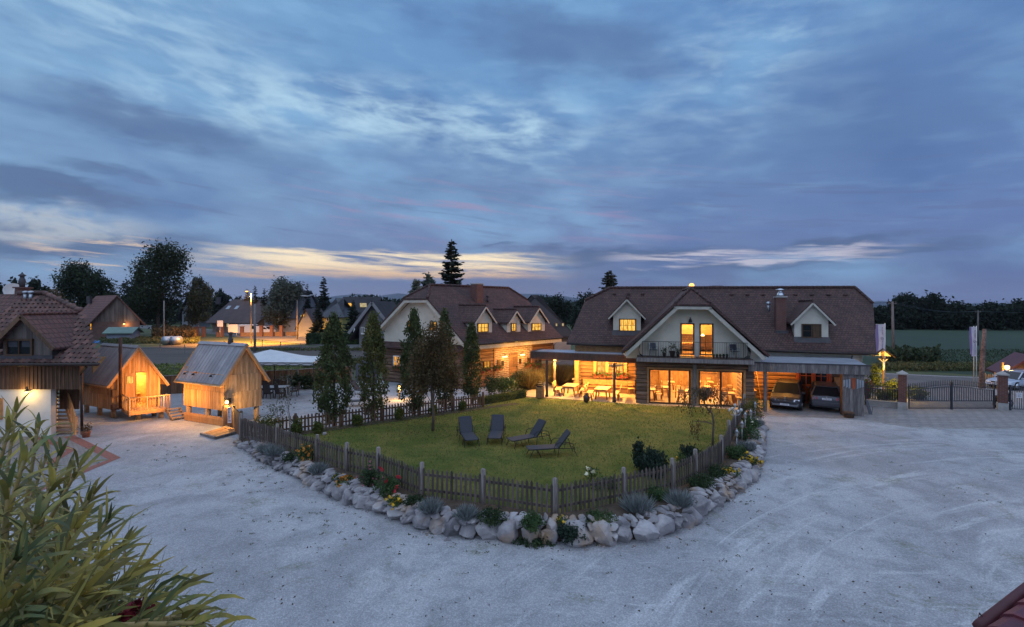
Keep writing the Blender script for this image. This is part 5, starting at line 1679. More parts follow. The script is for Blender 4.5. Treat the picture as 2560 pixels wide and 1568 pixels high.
b = MB(F); b.box(.02, .02, CB, w - .02, d_ - .02, CB + .08); b.box(.03, .02, CB + .08, .06, d_, CT); b.box(w - .06, .02, CB + .08, w - .03, d_, CT); b.box(.06, .03, CB + .08, w - .06, .06, CT); b.box(0.03, d_ - .06, CB + .08, w - .03, d_ - .02, CT + .3); b.build('frame', M['larch_grey'], t)
hut_roof(t, F, w, d_, xc, CT, CP, .30, .30)
r = F2.rect(486, 929.5, 497, 948.5, 0); window(F2, 0, r[0], r[1], r[2], r[3], t, 'pane_hot', 2, 3, .045, fm='larch', proud=.05)
for (x, y) in ((.12, .15), (w - .15, .15), (.12, d_ * .45), (.12, d_ - .2), (w - .15, d_ - .2)): b = MB(F); b.tube([(x, y, 0), (x, y, CB)], .13, 8); b.build('stilt', M['larch_grey'], t)
b = MB(F2)
for k in range(3): b.box(.0, -.02 - .004 * k, .02 + k * .155, d_ + .1, .05, .165 + k * .155)
b.box(0, .05, .02, d_, .09, .48)
b.build('plinth', M['larch'], t)
for x in (.5, 1.3, 2.9):
    b = MB(F2); b.lathe((x, -.26, CT - .12), [(.03, .1), (.07, .06), (.08, 0)], 8); b.beam((x, -.26, CT - .02), (x, -.05, CT + .02), .03, .03); b.build('eave_spotlight', M['iron'], t)
q9 = Vector(F2((.9, -.75, 2.0))); lamp('SPOT', q9, 420, (1, .46, .10), .06, t, rot=(Vector((-23.2, 29.6, 1.6)) - q9).to_track_quat('-Z', 'Y').to_euler(), spot=70, blend=.8)
lx_ = at(567, 1005, 27.35)
b = MB(); b.box(lx_.x - .05, lx_.y + .05, lx_.z - .1, lx_.x + .05, lx_.y + .35, lx_.z + .16); b.lathe((lx_.x, lx_.y, lx_.z + .08), [(.10, 0), (.09, .04), (.02, .09)], 10); l = b.build('wall_lamp', M['iron'], t)
b = MB(); b.lathe((lx_.x, lx_.y, lx_.z - .10), [(.03, .17), (.085, .13), (.09, .04), (.05, 0)], 12); b.build('lamp_glass', M['bulb'], l)
lamp('POINT', (lx_.x + .05, lx_.y - .14, lx_.z - .02), 50, (1, .58, .16), .06, t)
for xs9, e9 in ((.6, 30), (1.9, 18)): lamp('POINT', F2((xs9, -1.0, CT - 1.35)), e9, (1, .44, .08), .05, t)
b = MB(F); b.lathe((xc, d_ * .30, CP + .02), [(.13, 0), (.12, .3), (.08, .36), (.08, .58), (.16, .62), (.16, .66), (.03, .70)], 10); b.build('chimney_pot', M['lead'], t)
b = MB(F); b.beam((xc - 1.2, -.3, CT), (xc - 1.2, -.3, CT), .01, .01)
# left cabin with the porch
t, F, w, d_, xc, tg = hut('porch_cabin', 'larch cabin with open lit door, railed porch and rusty stove pipe', ((-24.2, 29.6, 0), (-21.77, 30.3, 0), (-27.5, 31.3, 0)), .6, 2.45, 4.3, .3, .3, None, None, .5)
CB, CT, CP = .58, 2.42, 4.30
tgm = lambda x: CT + (CP - CT) * (1 - abs(x - xc) / xc) - .08
dx0, dx1 = F.px(338.5, 970, 0)[0], F.px(367, 970, 0)[0]
dz1_ = F.px(352, 931.5, 0)[1]
b = MB(F)
boards(b, 0, dx0, 0, CB - .03, CT + 1.9, .11, .022, top=tgm); boards(b, dx1, w, 0, CB - .03, CT + 1.9, .11, .022, top=tgm)
boards(b, dx0, dx1, 0, dz1_, CT + 1.9, .11, .022, top=tgm)
b.build('gable_wall', M['larch'], t)
F2 = Frame(F((0, d_, 0)), (-F.ey.x, -F.ey.y), (F.ex.x, F.ex.y))
b = MB(F2); boards(b, 0, d_, 0, 1.3, CT, .11, .022); boards(b, 0, d_, -.018, CB - .05, 1.36, .11, .022); b.build('side_wall', M['larch_grey'], t)
b = MB(F); b.box(.02, .02, CB, w - .02, d_ - .02, CB + .06); b.box(.03, .05, CB + .06, .06, d_, CT); b.box(w - .06, .02, CB + .06, w - .03, d_, CT); b.box(.06, d_ - .08, CB + .06, w - .06, d_ - .03, CT + .6); b.box(.06, .03, CB + .06, dx0, .05, CT); b.box(dx1, .03, CB + .06, w - .06, .05, CT)
b.box(.07, 2.4, CB + .07, w - .07, 2.46, 3.6); b.box(w * .45, 1.9, 1.2, w - .1, 2.39, 1.26); b.box(w * .45, 1.95, CB + .07, w * .5, 2.38, 1.2)
b.build('inner_wall', M['pine'], t)
hut_roof(t, F, w, d_, xc, CT, CP, .32, .30)
lamp('POINT', F((xc, 1.3, 2.5)), 60, (1, .55, .12), .12, t)
b = MB(F); b.box(dx0 - .02, -.05, CB, dx0 + .04, -.024, dz1_ + .05); b.box(dx1 - .04, -.05, CB, dx1 + .02, -.024, dz1_ + .05); b.box(dx0, -.052, dz1_, dx1, -.024, dz1_ + .07); b.build('door_frame', M['larch'], t)
# the door leaf swung open against the wall with its small window
wx0, wx1 = F.px(313, 950, -.08)[0], F.px(337, 950, -.08)[0]
b = MB(F); b.box(wx0, -.085, CB + .03, wx1, -.04, dz1_ - .02); dl = b.build('door', M['larch'], t)
r = F.rect(315.5, 940, 334, 960, -.09); window(F, -.088, r[0], r[1], r[2], r[3], dl, 'pane_hot', 2, 2, .03, fm='larch', proud=.03, name='door_window')
r = F2.rect(236.5, 951, 245, 968, 0); window(F2, -.0, r[0], r[1], r[2], r[3], t, 'pane_red', 2, 2, .05, fm='larch', proud=.05)
for (x, y, z_) in ((.2, .2, CB), (.2, d_ * .5, CB), (.2, d_ - .2, CB), (w - .2, .2, CB), (w - .2, d_ - .2, CB), (.9, -1.05, .5), (2.2, -.8, .5)): b = MB(F); b.tube([(x, y, 0), (x, y, z_)], .14, 8); b.build('stump', M['larch_grey'], t)
# porch
pf_ = [F((.55, 0, 0)), at(324, 1030, 28.6), at(423.5, 1019, 29.75), F((w + .1, 0, 0))]
pz = .60
b = MB(); b.slab([(p.x, p.y, pz) for p in pf_], (0, 0, -.07))
b.beam((pf_[1].x, pf_[1].y, pz - .09), (pf_[2].x, pf_[2].y, pz - .09), .08, .2); b.beam((pf_[1].x, pf_[1].y, pz - .09), (pf_[0].x, pf_[0].y, pz - .09), .08, .2)
b.build('porch_floor', M['larch'], t)
b = MB()
for (p, q) in ((pf_[0], pf_[1]), (pf_[1], pf_[2]), (pf_[2], pf_[2].lerp(pf_[3], .45))):
    a_ = Vector((p.x, p.y, pz + .82)); c_ = Vector((q.x, q.y, pz + .82))
    b.tube([a_, a_.lerp(c_, .5) - Vector((0, 0, .03)), c_], .035, 6)
    L_ = (c_ - a_).length; n = max(2, int(L_ / .13))
    for i in range(n + 1):
        f = i / n; bb = a_.lerp(c_, f); thick = (i % 6 == 0)
        bot = Vector((bb.x, bb.y, pz - (.25 if thick else .16)))
        j = Vector((rng.uniform(-.03, .03), 0, 0))
        b.tube([bot, bot.lerp(bb, .5) + j, bb], .035 if thick else .014, 5)
b.build('porch_railing', M['larch_grey'], t)
b = MB(F); sx_ = F.px(301, 940, -.35)[0]
zt_ = F.px(301, 844, -.35)[1]
b.tube([(sx_, -.35, .62), (sx_, -.35, zt_)], .085, 10); b.box(sx_ - .16, -.5, .60, sx_ + .16, -.2, .64); b.build('stove_pipe', mat('rusty_pipe', (.16, .07, .04), (.07, .04, .032), scale=5, rough=.6, metal=.4), t)
b = MB(F); b.box(sx_ - .38, -.42, .55, sx_ - .08, -.05, .62); b.box(sx_ - .38, -.3, 1.3, sx_ - .1, -.05, 1.75); b.box(sx_ - .38, -.36, .64, sx_ - .12, -.06, .85); b.build('log_shelf', M['oldwood'], t)
p0, p1 = gr(424, 1050), gr(456, 1050)
stp = thing('porch_steps', 'four worn wooden steps beside the cabin porch railing', 'steps', (-20.3, 29.3, 0))
a_ = Vector((-20.55, 29.75, 0)); dd_ = Vector((.62, -.45, 0)).normalized(); sd = Vector((-dd_.y, dd_.x, 0))
for k in range(4):
    b = MB(); c_ = a_ + dd_ * (k * .24); z = .56 - k * .14; b.beam(c_ - sd * .38 + Vector((0, 0, z)), c_ + sd * .38 + Vector((0, 0, z)), .26, .045); b.build('tread', M['larch_grey'], stp)
for s in (-.34, .34):
    b = MB(); b.beam(a_ + sd * s + Vector((0, 0, .50)) - dd_ * .1, a_ + sd * s + dd_ * .85 + Vector((0, 0, .02)), .05, .2); b.build('stringer', M['larch_grey'], stp)

# ================================================================== VILLAGE AND COUNTRYSIDE BEHIND
def simple_house(name, label, fl, fr, dep, zw, zr, wall, roof, over=.5, hip=0.0, gable_front=False, cat='house', group=None, z0=0.0, ey=None):
    """front-left and front-right ground points, depth behind; ridge along the front (or towards the viewer if gable_front)"""
    fl, fr = Vector(fl), Vector(fr)
    w = (fr - fl).length; ex = (fr - fl) / w; ey = Vector(ey) if ey else Vector((-ex.y, ex.x, 0))
    F = Frame(fl, (ex.x, ex.y), (ey.x, ey.y))
    t = thing(name, label, cat, fl, group=group)
    b = MB(F); b.box(0, 0, z0, w, dep, zw)
    if gable_front:
        for y, o in ((0, 1), (dep, -1)):
            q = [(0, y, zw), (w, y, zw), (w / 2, y, zr - .15)]; b.face(q if o > 0 else q[::-1])
    elif not hip:
        for x, o in ((0, -1), (w, 1)):
            q = [(x, 0, zw), (x, dep, zw), (x, dep / 2, zr - .15)]; b.face(q if o > 0 else q[::-1])
    b.build('wall', M[wall], t)
    b = MB(F)
    if gable_front:
        s = (zr - zw) / (w / 2); ze = zw - s * over
        for sg in (0, 1):
            x = -over if sg == 0 else w + over
            q = [(x, -over, ze), (w / 2, -over, zr), (w / 2, dep + over, zr), (x, dep + over, ze)]
            b.slab(q if sg == 0 else q[::-1], (0, 0, -.2))
    else:
        s = (zr - zw) / (dep / 2); ze = zw - s * over
        h = hip * dep / 2
        b.slab([(-over, -over, ze), (w + over, -over, ze), (w + over - h - (over if hip else 0), dep / 2, zr), (-over + h + (over if hip else 0), dep / 2, zr)], (0, 0, -.2))
        b.slab([(w + over, dep + over, ze), (-over, dep + over, ze), (-over + h + (over if hip else 0), dep / 2, zr), (w + over - h - (over if hip else 0), dep / 2, zr)], (0, 0, -.2))
        if hip:
            b.face([(-over, dep + over, ze), (-over, -over, ze), (h, dep / 2, zr)]); b.face([(w + over, -over, ze), (w + over, dep + over, ze), (w - h, dep / 2, zr)])
    b.build('roof', M[roof], t)
    return t, F, w


def P(sx, Y, z=0.0): return Vector(((sx - CX) / FPX * Y, Y, z))


M['farwall'] = mat('far_plaster', (.30, .27, .25), (.24, .22, .21), scale=.4, rough=.9)
M['farwhite'] = mat('far_white_wall', (.24, .245, .26), (.19, .195, .21), scale=.4, rough=.9)
M['faryellow'] = mat('far_yellow_wall', (.38, .32, .10), (.33, .28, .09), scale=.4, rough=.9)
M['farblue'] = mat('far_grey_blue_wall', (.24, .27, .33), (.20, .23, .28), scale=.4, rough=.9)
M['slate'] = mat('slate_roof', (.06, .065, .08), (.045, .05, .06), scale=.5, rough=.6)
M['van'] = mat('white_van_paint', (.62, .63, .66), rough=.35, coat=.4)
# barn: brick below, boards in the gable
bl, br = P(228, 99), P(349.5, 101)
t, F, w = simple_house('barn', 'brick and board barn with reddish tiled roof below tall trees', bl, br, 13, 4.0, 9.0, 'barnbrick', 'roof_barn', .9, gable_front=True, cat='barn', ey=(-.80, .60, 0))
b = MB(F); boards(b, .02, w - .02, -.02, 3.6, 9, .35, .05, top=lambda x: 3.95 + (8.7 - 3.95) * (1 - abs(x - w / 2) / (w / 2))); b.build('gable_boards', M['barnwood'], t)
r = F.rect(219, 822, 224, 833, 0)
b = MB(F); b.box(-.1, -.05, 2.0, .0, .3, 3.2); b.build('window', M['pane'], t)
b = MB(F); b.lathe((w * .66, -.4, 3.1), [(.1, .1), (.22, 0), (.1, -.12)], 8); b.build('lamp_glass', M['bulb_soft'], t)
lamp('POINT', F((w * .66, -.9, 2.9)), 30, (1, .5, .15), .1, t)
p = P(220, 106, 8.3); b = MB(); b.box(p.x - .35, p.y, p.z - 1, p.x + .35, p.y + .7, p.z + .6); b.build('chimney', M['lead'], t)
# lean-to shed in front of the barn
t, F, w = simple_house('lean_to_shed', 'low shed with pale green sheet roof against the barn', P(266, 93), P(328, 94), 3.5, 1.9, 2.7, 'farblue', 'greensheet' if 'greensheet' in M else 'slate', .5, cat='shed')
M['greensheet'] = mat('green_sheet_roof', (.12, .18, .15), (.15, .21, .18), scale=1, rough=.5)
for c in t.children:
    if c.name.startswith('roof'): c.data.materials[0] = M['greensheet']
# house with vans
t, F, w = simple_house('farm_building', 'long low house with broad dark roof and two small skylights behind the road', P(531, 128), P(642, 124), 15, 3.3, 8.6, 'farwall', 'roof_far', 1.2)
for sx, m_ in ((570, 'pane_dim'), (594, 'darkglass')):
    r = F.rect(sx - 4, 808, sx + 4, 819, 0); window(F, 0, r[0], r[1], max(.6, r[2]), r[3], t, m_, 1, 1, .1)
for sx in (571, 592):
    b = MB(F); x = F.px(sx, 785, 4)[0]; z = 3.3 + 4 * (5.3 / 7.5); b.slab([(x - .6, 3.6, z - .28 + .05), (x + .5, 3.6, z - .28 + .05), (x + .1, 4.9, z + .66), (x - .9, 4.9, z + .66)], (0, -.05, .06)); b.build('skylight', M['zinc'], t)
b = MB(); p = P(544, 131, 8.4); b.box(p.x - .4, p.y, p.z - 1.2, p.x + .4, p.y + .8, p.z + .8); b.build('chimney', M['lead'], t)


def van(label, c, yaw, L=5.4, h=2.3, w=2.0):
    t = thing('parked_van', label, 'van', c, yaw, group='white vans parked before the long house')
    b = MB(ID_LOCAL)
    prof = [(-L / 2, .35), (L / 2 - .1, .35), (L / 2, .7), (L / 2 - .15, 1.1), (L / 2 - .9, 1.25), (L / 2 - 1.6, h - .12), (L / 2 - 2.0, h), (-L / 2 + .1, h), (-L / 2, h - .2)]
    b.slab([(x, -w / 2, z) for x, z in prof], (0, w, 0)); b.build('body', M['van'], t, bevel=.06)
    g = MB(ID_LOCAL)
    g.slab([(L / 2 - 1.0, -w / 2 - .01, 1.3), (L / 2 - 1.66, -w / 2 - .01, h - .25), (L / 2 - 2.5, -w / 2 - .01, h - .25), (L / 2 - 2.5, -w / 2 - .01, 1.3)], (0, .02, 0)); g.slab([(L / 2 - .93, -w / 2 + .12, 1.32), (L / 2 - .93, w / 2 - .12, 1.32), (L / 2 - 1.53, w / 2 - .2, h - .18), (L / 2 - 1.53, -w / 2 + .2, h - .18)], (.03, 0, .02))
    g.build('window', M['darkglass'], t)
    for x in (-L / 2 + 1.0, L / 2 - 1.0):
        for y in (-w / 2 + .02, w / 2 - .24):
            q = MB(ID_LOCAL); q.tube([(x, y, .34), (x, y + .22, .34)], .34, 12); q.build('wheel', M['rubber'], t)
    return t


van('white high panel van parked before the long low house', P(629, 117), R(8), 5.6, 2.4)
van('smaller white van parked nose outwards beside the panel van', P(660, 117), R(-6), 5.0, 2.0)
# village houses to the right
t, F, w = simple_house('grey_house', 'grey blue house with dark roof and solar panel beyond the willow', P(744, 118), P(800, 124), 12, 5.2, 10.6, 'farblue', 'slate', .8, gable_front=True)
b = MB(F); b.slab([(2.2, -.9, 9.1), (4.6, -.9, 9.6), (4.6, 2, 9.7), (2.2, 2, 9.2)], (0, 0, .2)); b.build('solar_panel', M['canvas'], t)
r = F.rect(750, 787, 757, 797, -.02); window(F, -.02, r[0], r[1], r[2], r[3], t, 'pane_dim', 1, 1, .1)
t, F, w = simple_house('small_gabled_house', 'small grey white house with steep gable and one lit window', P(746, 108), P(786, 108), 8, 2.9, 6.2, 'farwhite', 'roof_far', .6, gable_front=True)
r = F.rect(757, 783, 762, 793, -.02); window(F, -.02, r[0], r[1], r[2], r[3], t, 'pane', 1, 1, .08)
t, F, w = simple_house('yellow_house', 'yellow house with hipped grey roof beside a small dark spruce', P(806, 106), P(856, 106), 9, 5.0, 8.6, 'faryellow', 'slate', .7, hip=.7)
for sx, sy in ((819, 790), (832, 790), (847, 790), (826, 808), (845, 808)):
    r = F.rect(sx - 3, sy, sx + 3, sy + 13, 0); window(F, 0, r[0], r[1], r[2], r[3], t, 'darkglass', 1, 1, .08, fm='white')
t, F, w = simple_house('dark_roofed_house', 'house with broad dark roof and three lit skylights', P(846, 112), P(925, 112), 12, 4.2, 9.0, 'farwall', 'roof_far_dark', 1.0)
for sx in (871, 901, 908):
    b = MB(F); x = F.px(sx, 782, 3)[0]; z = 4.2 + 3 * .8; b.slab([(x, 2.8, z - .08), (x + .9, 2.8, z - .08), (x + .5, 3.9, z + .8), (x - .4, 3.9, z + .8)], (0, -.05, .06)); b.build('skylight', M['pane_hot' if sx < 880 else 'pane_dim'], t)
t, F, w = simple_house('balcony_house', 'pale house with overhanging white gable and balcony left of the log house', P(898, 78), P(972, 78), 12, 3.6, 7.6, 'farwhite', 'roof_far_dark', 1.2, gable_front=True)
b = MB(F); b.beam((-1.3, -1.25, 2.5), (w / 2, -1.25, 7.3), .1, .45); b.beam((w + 1.3, -1.25, 2.5), (w / 2, -1.25, 7.3), .1, .45); b.build('barge_board', M['farwhite'], t)
b = MB(F); b.box(.6, -1.1, 2.35, 3.6, -.02, 2.5)
for i in range(12): b.box(.6 + i * .27, -1.1, 2.5, .66 + i * .27, -1.05, 3.4)
b.box(.6, -1.1, 3.4, 3.6, -1.05, 3.46); b.build('balcony', M['white'], t)
b = MB(F); b.box(1.3, -.06, .1, 3.0, -.01, 2.1); b.build('door', M['oldwood'], t)
t, F, w = simple_house('brown_roofed_house', 'brown roofed house seen in the gap between log house and guesthouse', P(1262, 62), P(1420, 62), 9, 3.9, 8.3, 'farwall', 'roof_far_dark', .9, hip=1.0)
for sx in (1391, 1407):
    r = F.rect(sx - 4, 807, sx + 4, 817, -.0); window(F, 0, r[0], r[1], r[2], r[3], t, 'pane_dim', 1, 1, .1)
b = MB(F); b.box(w * .55, -1.2, 0, w + .2, -.03, 2.3); b.build('annexe', M['farwall'], t)
t, F, w = simple_house('chalet', 'far white chalet with dark roof among the trees beyond the barn', P(455, 150), P(486, 150), 8, 5.0, 9.4, 'farwhite', 'roof_far_dark', 1.0, gable_front=True)
# hedge, garden walls and parasol before the yellow house
M['stonewall'] = mat('stone_garden_wall', (.20, .13, .10), (.13, .09, .07), scale=2, rough=.95, bump=.5, bscale=4)
hd = thing('clipped_hedge', 'long dark clipped hedge along the road before the village houses', 'hedge', P(850, 88))
n = 9000
x0, x1 = (779 - CX) / FPX * 89, (925 - CX) / FPX * 85
C = np.stack([nrg.uniform(x0, x1, n), 87 + nrg.uniform(-.6, .6, n), nrg.uniform(0, 1.95, n)], 1)
leaves('foliage', M['lf_hedge'] if 0 else M['lf_shrub_dark'], C, .16, hd)
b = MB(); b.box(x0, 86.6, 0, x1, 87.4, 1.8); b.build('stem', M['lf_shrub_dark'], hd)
gw = thing('garden_wall', 'low stone garden wall with brick pillars beside the lit road', 'wall', P(560, 112))
b = MB(); pa, pb_ = P(604, 109), P(745, 112); b.beam(pa + Vector((0, 0, .45)), pb_ + Vector((0, 0, .45)), .5, .9); b.build('wall', M['stonewall'], gw)
for sx in (494, 511, 548, 556, 607, 655, 681, 705):
    p = P(sx, 108 if sx < 600 else 109.5); b = MB(); hh = 2.1 if sx in (494, 511, 607) else 2.3
    b.box(p.x - .32, p.y - .6, 0, p.x + .32, p.y - .02, hh); b.box(p.x - .4, p.y - .68, hh, p.x + .4, p.y + .06, hh + .14); b.build('pillar', M['brick_red'], gw)
sg = thing('road_sign', 'small pale square sign by the gateway on the lit road', 'sign', P(550, 104))
b = MB(); p = P(550, 104); b.box(p.x - .6, p.y, 2.4, p.x + .6, p.y + .06, 3.7); b.build('sign_panel', M['paper'], sg)
b = MB(); b.tube([p, p + Vector((0, .03, 2.5))], .05, 6); b.build('post', M['zinc'], sg)
sg = thing('road_sign', 'wide pale notice board standing by the road left of the vans', 'sign', P(582, 106))
b = MB(); p = P(582, 106); b.box(p.x - 1, p.y, 1.0, p.x + 1, p.y + .08, 2.8); b.build('sign_panel', M['paper'], sg)
b = MB(); b.tube([p + Vector((.8, 0, 0)), p + Vector((.8, 0, 1.1))], .05, 6); b.build('post', M['zinc'], sg)
# lamps and poles
sl = thing('street_lamp', 'tall street lamp with orange light beside the village road', 'street lamp', P(628, 88))
p = P(628, 88); b = MB(); b.tube([p, p + Vector((0, 0, 9.1)), p + Vector((-.05, -.1, 9.4)), p + Vector((-.3, -.5, 9.5))], [.11, .07, .06, .05], 8); b.build('pole', M['zinc'], sl)
b = MB(); q = p + Vector((-.42, -.7, 9.5)); b.lathe(q, [(.16, -.06), (.30, -.02), (.28, .1), (.10, .18)], 12); hd_ = b.build('lamp_head', M['zinc'], sl)
b = MB(); b.lathe(q + Vector((0, 0, -.16)), [(.06, -.06), (.22, 0), (.26, .09)], 12); b.build('lamp_glass', M['street'], hd_)
lamp('SPOT', q + Vector((0, 0, -.35)), 26000, (1, .40, .05), .2, sl, rot=(R(20), R(8), 0), spot=128, blend=.6)
sl = thing('street_lamp', 'orange street lamp shining just above the guesthouse ridge', 'street lamp', P(1729, 50))
p = P(1729, 50); b = MB(); b.tube([p, p + Vector((0, 0, 8.6))], [.11, .07], 8); b.build('pole', M['zinc'], sl)
b = MB(); b.lathe(p + Vector((0, 0, 8.5)), [(.10, 0), (.24, .12), (.27, .3), (.22, .52), (.08, .6)], 12); b.build('lamp_glass', M['street'], sl)
lamp('POINT', p + Vector((0, -.5, 8.7)), 1500, (1, .42, .07), .2, sl)


def pole(label, p, h, r=.13, arm=True, lean=0):
    t = thing('utility_pole', label, 'utility pole', p, group='wooden utility poles')
    b = MB(); b.tube([p, p + Vector((lean, 0, h))], [r * 1.15, r * .8], 8)
    if arm:
        b.beam(p + Vector((lean - .5, 0, h - .25)), p + Vector((lean + .5, 0, h - .25)), .1, .1)
        for s in (-.42, .42): b.tube([p + Vector((lean + s, 0, h - .2)), p + Vector((lean + s, 0, h - .02))], .04, 5)
    b.build('pole', M['greywood'], t)
    return t


pole('bare grey pole standing right of the orange street lamp', P(637, 73), 7.1, .17, False)
pole('thin grey pole in front of the grey green willow', P(743, 100), 8.0, .12, False)
pole('grey pole before the tall broad tree by the barn', P(410, 93), 7.8, .14, False)
pole('tall pole beside the right end of the guesthouse roof', P(2234, 60), 7.35, .15, lean=-.15)
pole('distant pole in front of the dark treeline behind the bark column', P(2445, 84), 6.0, .13)
w_ = thing('overhead_wire', 'thin overhead wires between the poles before the treeline', 'wire', P(2234, 60, 7))
b = MB(); a, c = P(2234, 60, 7.2) + Vector((-.15, 0, 0)), P(2445, 84, 5.9)
for s in (-.4, .4):
    pts = [a.lerp(c, i / 10) + Vector((s, 0, -.7 * math.sin(math.pi * i / 10) * .8)) for i in range(11)]; b.tube(pts, .02, 4)
    a2 = P(2150, 62, 7.1); pts = [a2.lerp(a, i / 4) + Vector((s, 0, 0)) for i in range(5)]; b.tube(pts, .02, 4)
    d2 = P(2700, 100, 6.2); pts = [c.lerp(d2, i / 6) + Vector((s, 0, -.5 * math.sin(math.pi * i / 6))) for i in range(7)]; b.tube(pts, .02, 4)
b.build('wire', M['iron'], w_)
# garden odds and ends in the left field
M['blue'] = mat('blue_plastic', (.05, .16, .42), rough=.5)
ts = thing('tarpaulin', 'crumpled blue tarpaulin heap on the grass below the barn', 'tarpaulin', gr(238, 858))
b = MB(); c = gr(238, 858)
for i in range(26):
    a = rng.random() * 6.28; q = c + Vector((rng.uniform(-1.6, 1.6), rng.uniform(-.6, .6), 0)); z = rng.uniform(.1, .55)
    b.face([q + Vector((-.4, -.2, 0)), q + Vector((.45, -.15, z * .4)), q + Vector((.3, .3, z)), q + Vector((-.35, .25, z * .6))])
b.build('sheet', M['blue'], ts)
for i, (sx, lab) in enumerate(((420, 'left one of two round bales under grey sheeting in the field'), (440, 'right one of two round bales under grey sheeting in the field'))):
    p = gr(sx, 862); t = thing('round_bale', lab, 'bale', p, group='covered round bales')
    b = MB(); b.tube([p + Vector((-.2, -.7, .75)), p + Vector((.2, .7, .75))], .75, 14); b.build('bale', M['zinc'], t)
fw = thing('wire_fence', 'thin post and wire fence across the ploughed field', 'fence', gr(600, 890))
for k, (sx, sy) in enumerate(((330, 880), (400, 878), (462, 884), (560, 872), (655, 868), (700, 875), (752, 880), (802, 888), (860, 893), (905, 886), (935, 880))):
    p = gr(sx, sy); b = MB(); b.tube([p, p + Vector((rng.uniform(-.08, .08), 0, 1.25))], .06, 5); b.build('post', M['greywood'], fw)
    if k:
        b = MB()
        for z in (.5, .9): b.beam(last + Vector((0, 0, z)), p + Vector((0, 0, z)), .02, .02)
        b.build('wire', M['iron'], fw)
    last = p

# ---------------------------------------------------------------- trees far and near behind the yard
def blobs_round(r, h, z0, n=7, flat=.8):
    out = [(0, 0, z0 + (h - z0) * .52, r * .75, r * .75, (h - z0) * .47)]
    for i in range(n):
        a = i * 2.4; f = rng.uniform(.15, .92); rr = r * math.sin(math.pi * (.16 + .72 * f)) * .62
        out.append((math.cos(a) * rr, math.sin(a) * rr, z0 + (h - z0) * f, r * rng.uniform(.3, .46), r * rng.uniform(.3, .46), (h - z0) * rng.uniform(.13, .2)))
    return out


for (sx, Y, top, w, lm, cl, lab, z0, tr_) in (
        (192, 122, 663, 96, 'lf_big', 400, 'dense dark broad tree directly behind the barn roof', 1.0, .4),
        (252, 120, 676, 70, 'lf_big', 190, 'lighter rounded tree between the dense tree and the tallest tree', 3.0, .3),
        (400, 108, 618, 150, 'lf_big', 430, 'tallest broad tree with see-through crown right of the barn', 3.5, .42),
        (330, 116, 700, 76, 'lf_dim', 170, 'low dark tree filling the gap behind the barn gable', 1.0, .25),
        (497, 112, 690, 66, 'lf_birch', 170, 'slender pale birch between the tallest tree and the street lamp', 2.0, .2),
        (550, 150, 728, 44, 'lf_dim', 90, 'small round far tree left of the street lamp', 1.0, .25),
        (712, 121, 708, 96, 'lf_willow', 420, 'grey green willow with broad crown beside the vans', .4, .4),
        (95, 70, 694, 40, 'lf_dim', 90, 'small pointed tree behind the farmhouse chimney pot', 1.0, .2),
        (30, 70, 694, 34, 'lf_dim', 90, 'dark bushy tree behind the satellite dish', 1.0, .2),
        (-6, 75, 706, 46, 'lf_dim', 80, 'dark tree cut by the left margin behind the farmhouse ridge', 1.0, .2),
        (140, 95, 730, 60, 'lf_brown', 70, 'low brownish tree between farmhouse ridge and dense tree', .5, .2),
        (1035, 66, 692, 34, 'lf_willow', 70, 'pale green tree rising left of the big spruce behind the log house roof', 2, .18),
        (1073, 60, 684, 40, 'lf_willow', 110, 'thin topped green tree touching the big spruce', 2, .15),
        (1400, 110, 735, 64, 'lf_dim', 130, 'dark round tree in the gap right of the log house', .5, .3),
        (1462, 100, 732, 80, 'lf_dim', 160, 'dark tree mass behind the left end of the guesthouse roof', .5, .3),
        (1345, 140, 748, 60, 'lf_dim', 90, 'far low tree under the blue hills', .5, .3)):
    top_z = CAMZ + (HZ - top) / FPX * Y
    r_ = w / 2 / FPX * Y
    ck = .9 if 'tallest' not in lab else 1.15
    tree('broad_tree' if lm in ('lf_big', 'lf_dim') else 'loose_tree', lab, P(sx, Y), top_z, blobs_round(r_, top_z, z0, 11 if cl > 200 else 7), lm, cl, 34, leaf=.12 + .0012 * Y * (1 if cl > 120 else 1.3), spread=r_ * .10 + .12, tr=tr_, limbs=14 if cl > 200 else 7,
         trunkmat='barkpale' if 'birch' in lab else 'bark', group='trees behind the barn and village', shell=.5)
for (sx, Y, top, base_w, lab) in ((703, 128, 701, 30, 'spruce rising left behind the willow'), (749, 128, 704, 30, 'spruce rising right behind the willow'), (768, 120, 711, 28, 'narrow spruce just right of the willow'), (809, 122, 692, 46, 'free standing broad spruce above the grey house'),
                                  (638, 132, 716, 30, 'spruce directly behind the street lamp head'), (661, 130, 722, 28, 'small spruce right of the street lamp'), (618, 134, 724, 34, 'dark spruce left of the street lamp'), (790, 150, 735, 22, 'short far spruce beside the free standing one')):
    top_z = CAMZ + (HZ - top) / FPX * Y
    conifer('dark ' + lab if not lab.startswith('dark') else lab, P(sx, Y), top_z, base_w / 2 / FPX * Y * 1.15, 24, .42, 'spruces over the village', thin=1.5)
conifer('big dark spruce towering behind the log house ridge', P(1129, 58), CAMZ + (HZ - 598) / FPX * 58, 2.75, 40, .8, 'spruces behind the yard', thin=1.0)
conifer('spruce with two tips behind the guesthouse roof', P(1522, 62), CAMZ + (HZ - 676) / FPX * 62, 3.0, 34, .8, 'spruces behind the yard')
conifer('slim second spruce tip beside the taller one behind the guesthouse', P(1533, 62.5), CAMZ + (HZ - 684) / FPX * 62.5, 2.2, 30, .7, 'spruces behind the yard')
conifer('small dark spruce before the grey house', P(795, 100), CAMZ + (HZ - 752) / FPX * 100, 1.6, 24, .45, 'small garden spruces', thin=1.4)
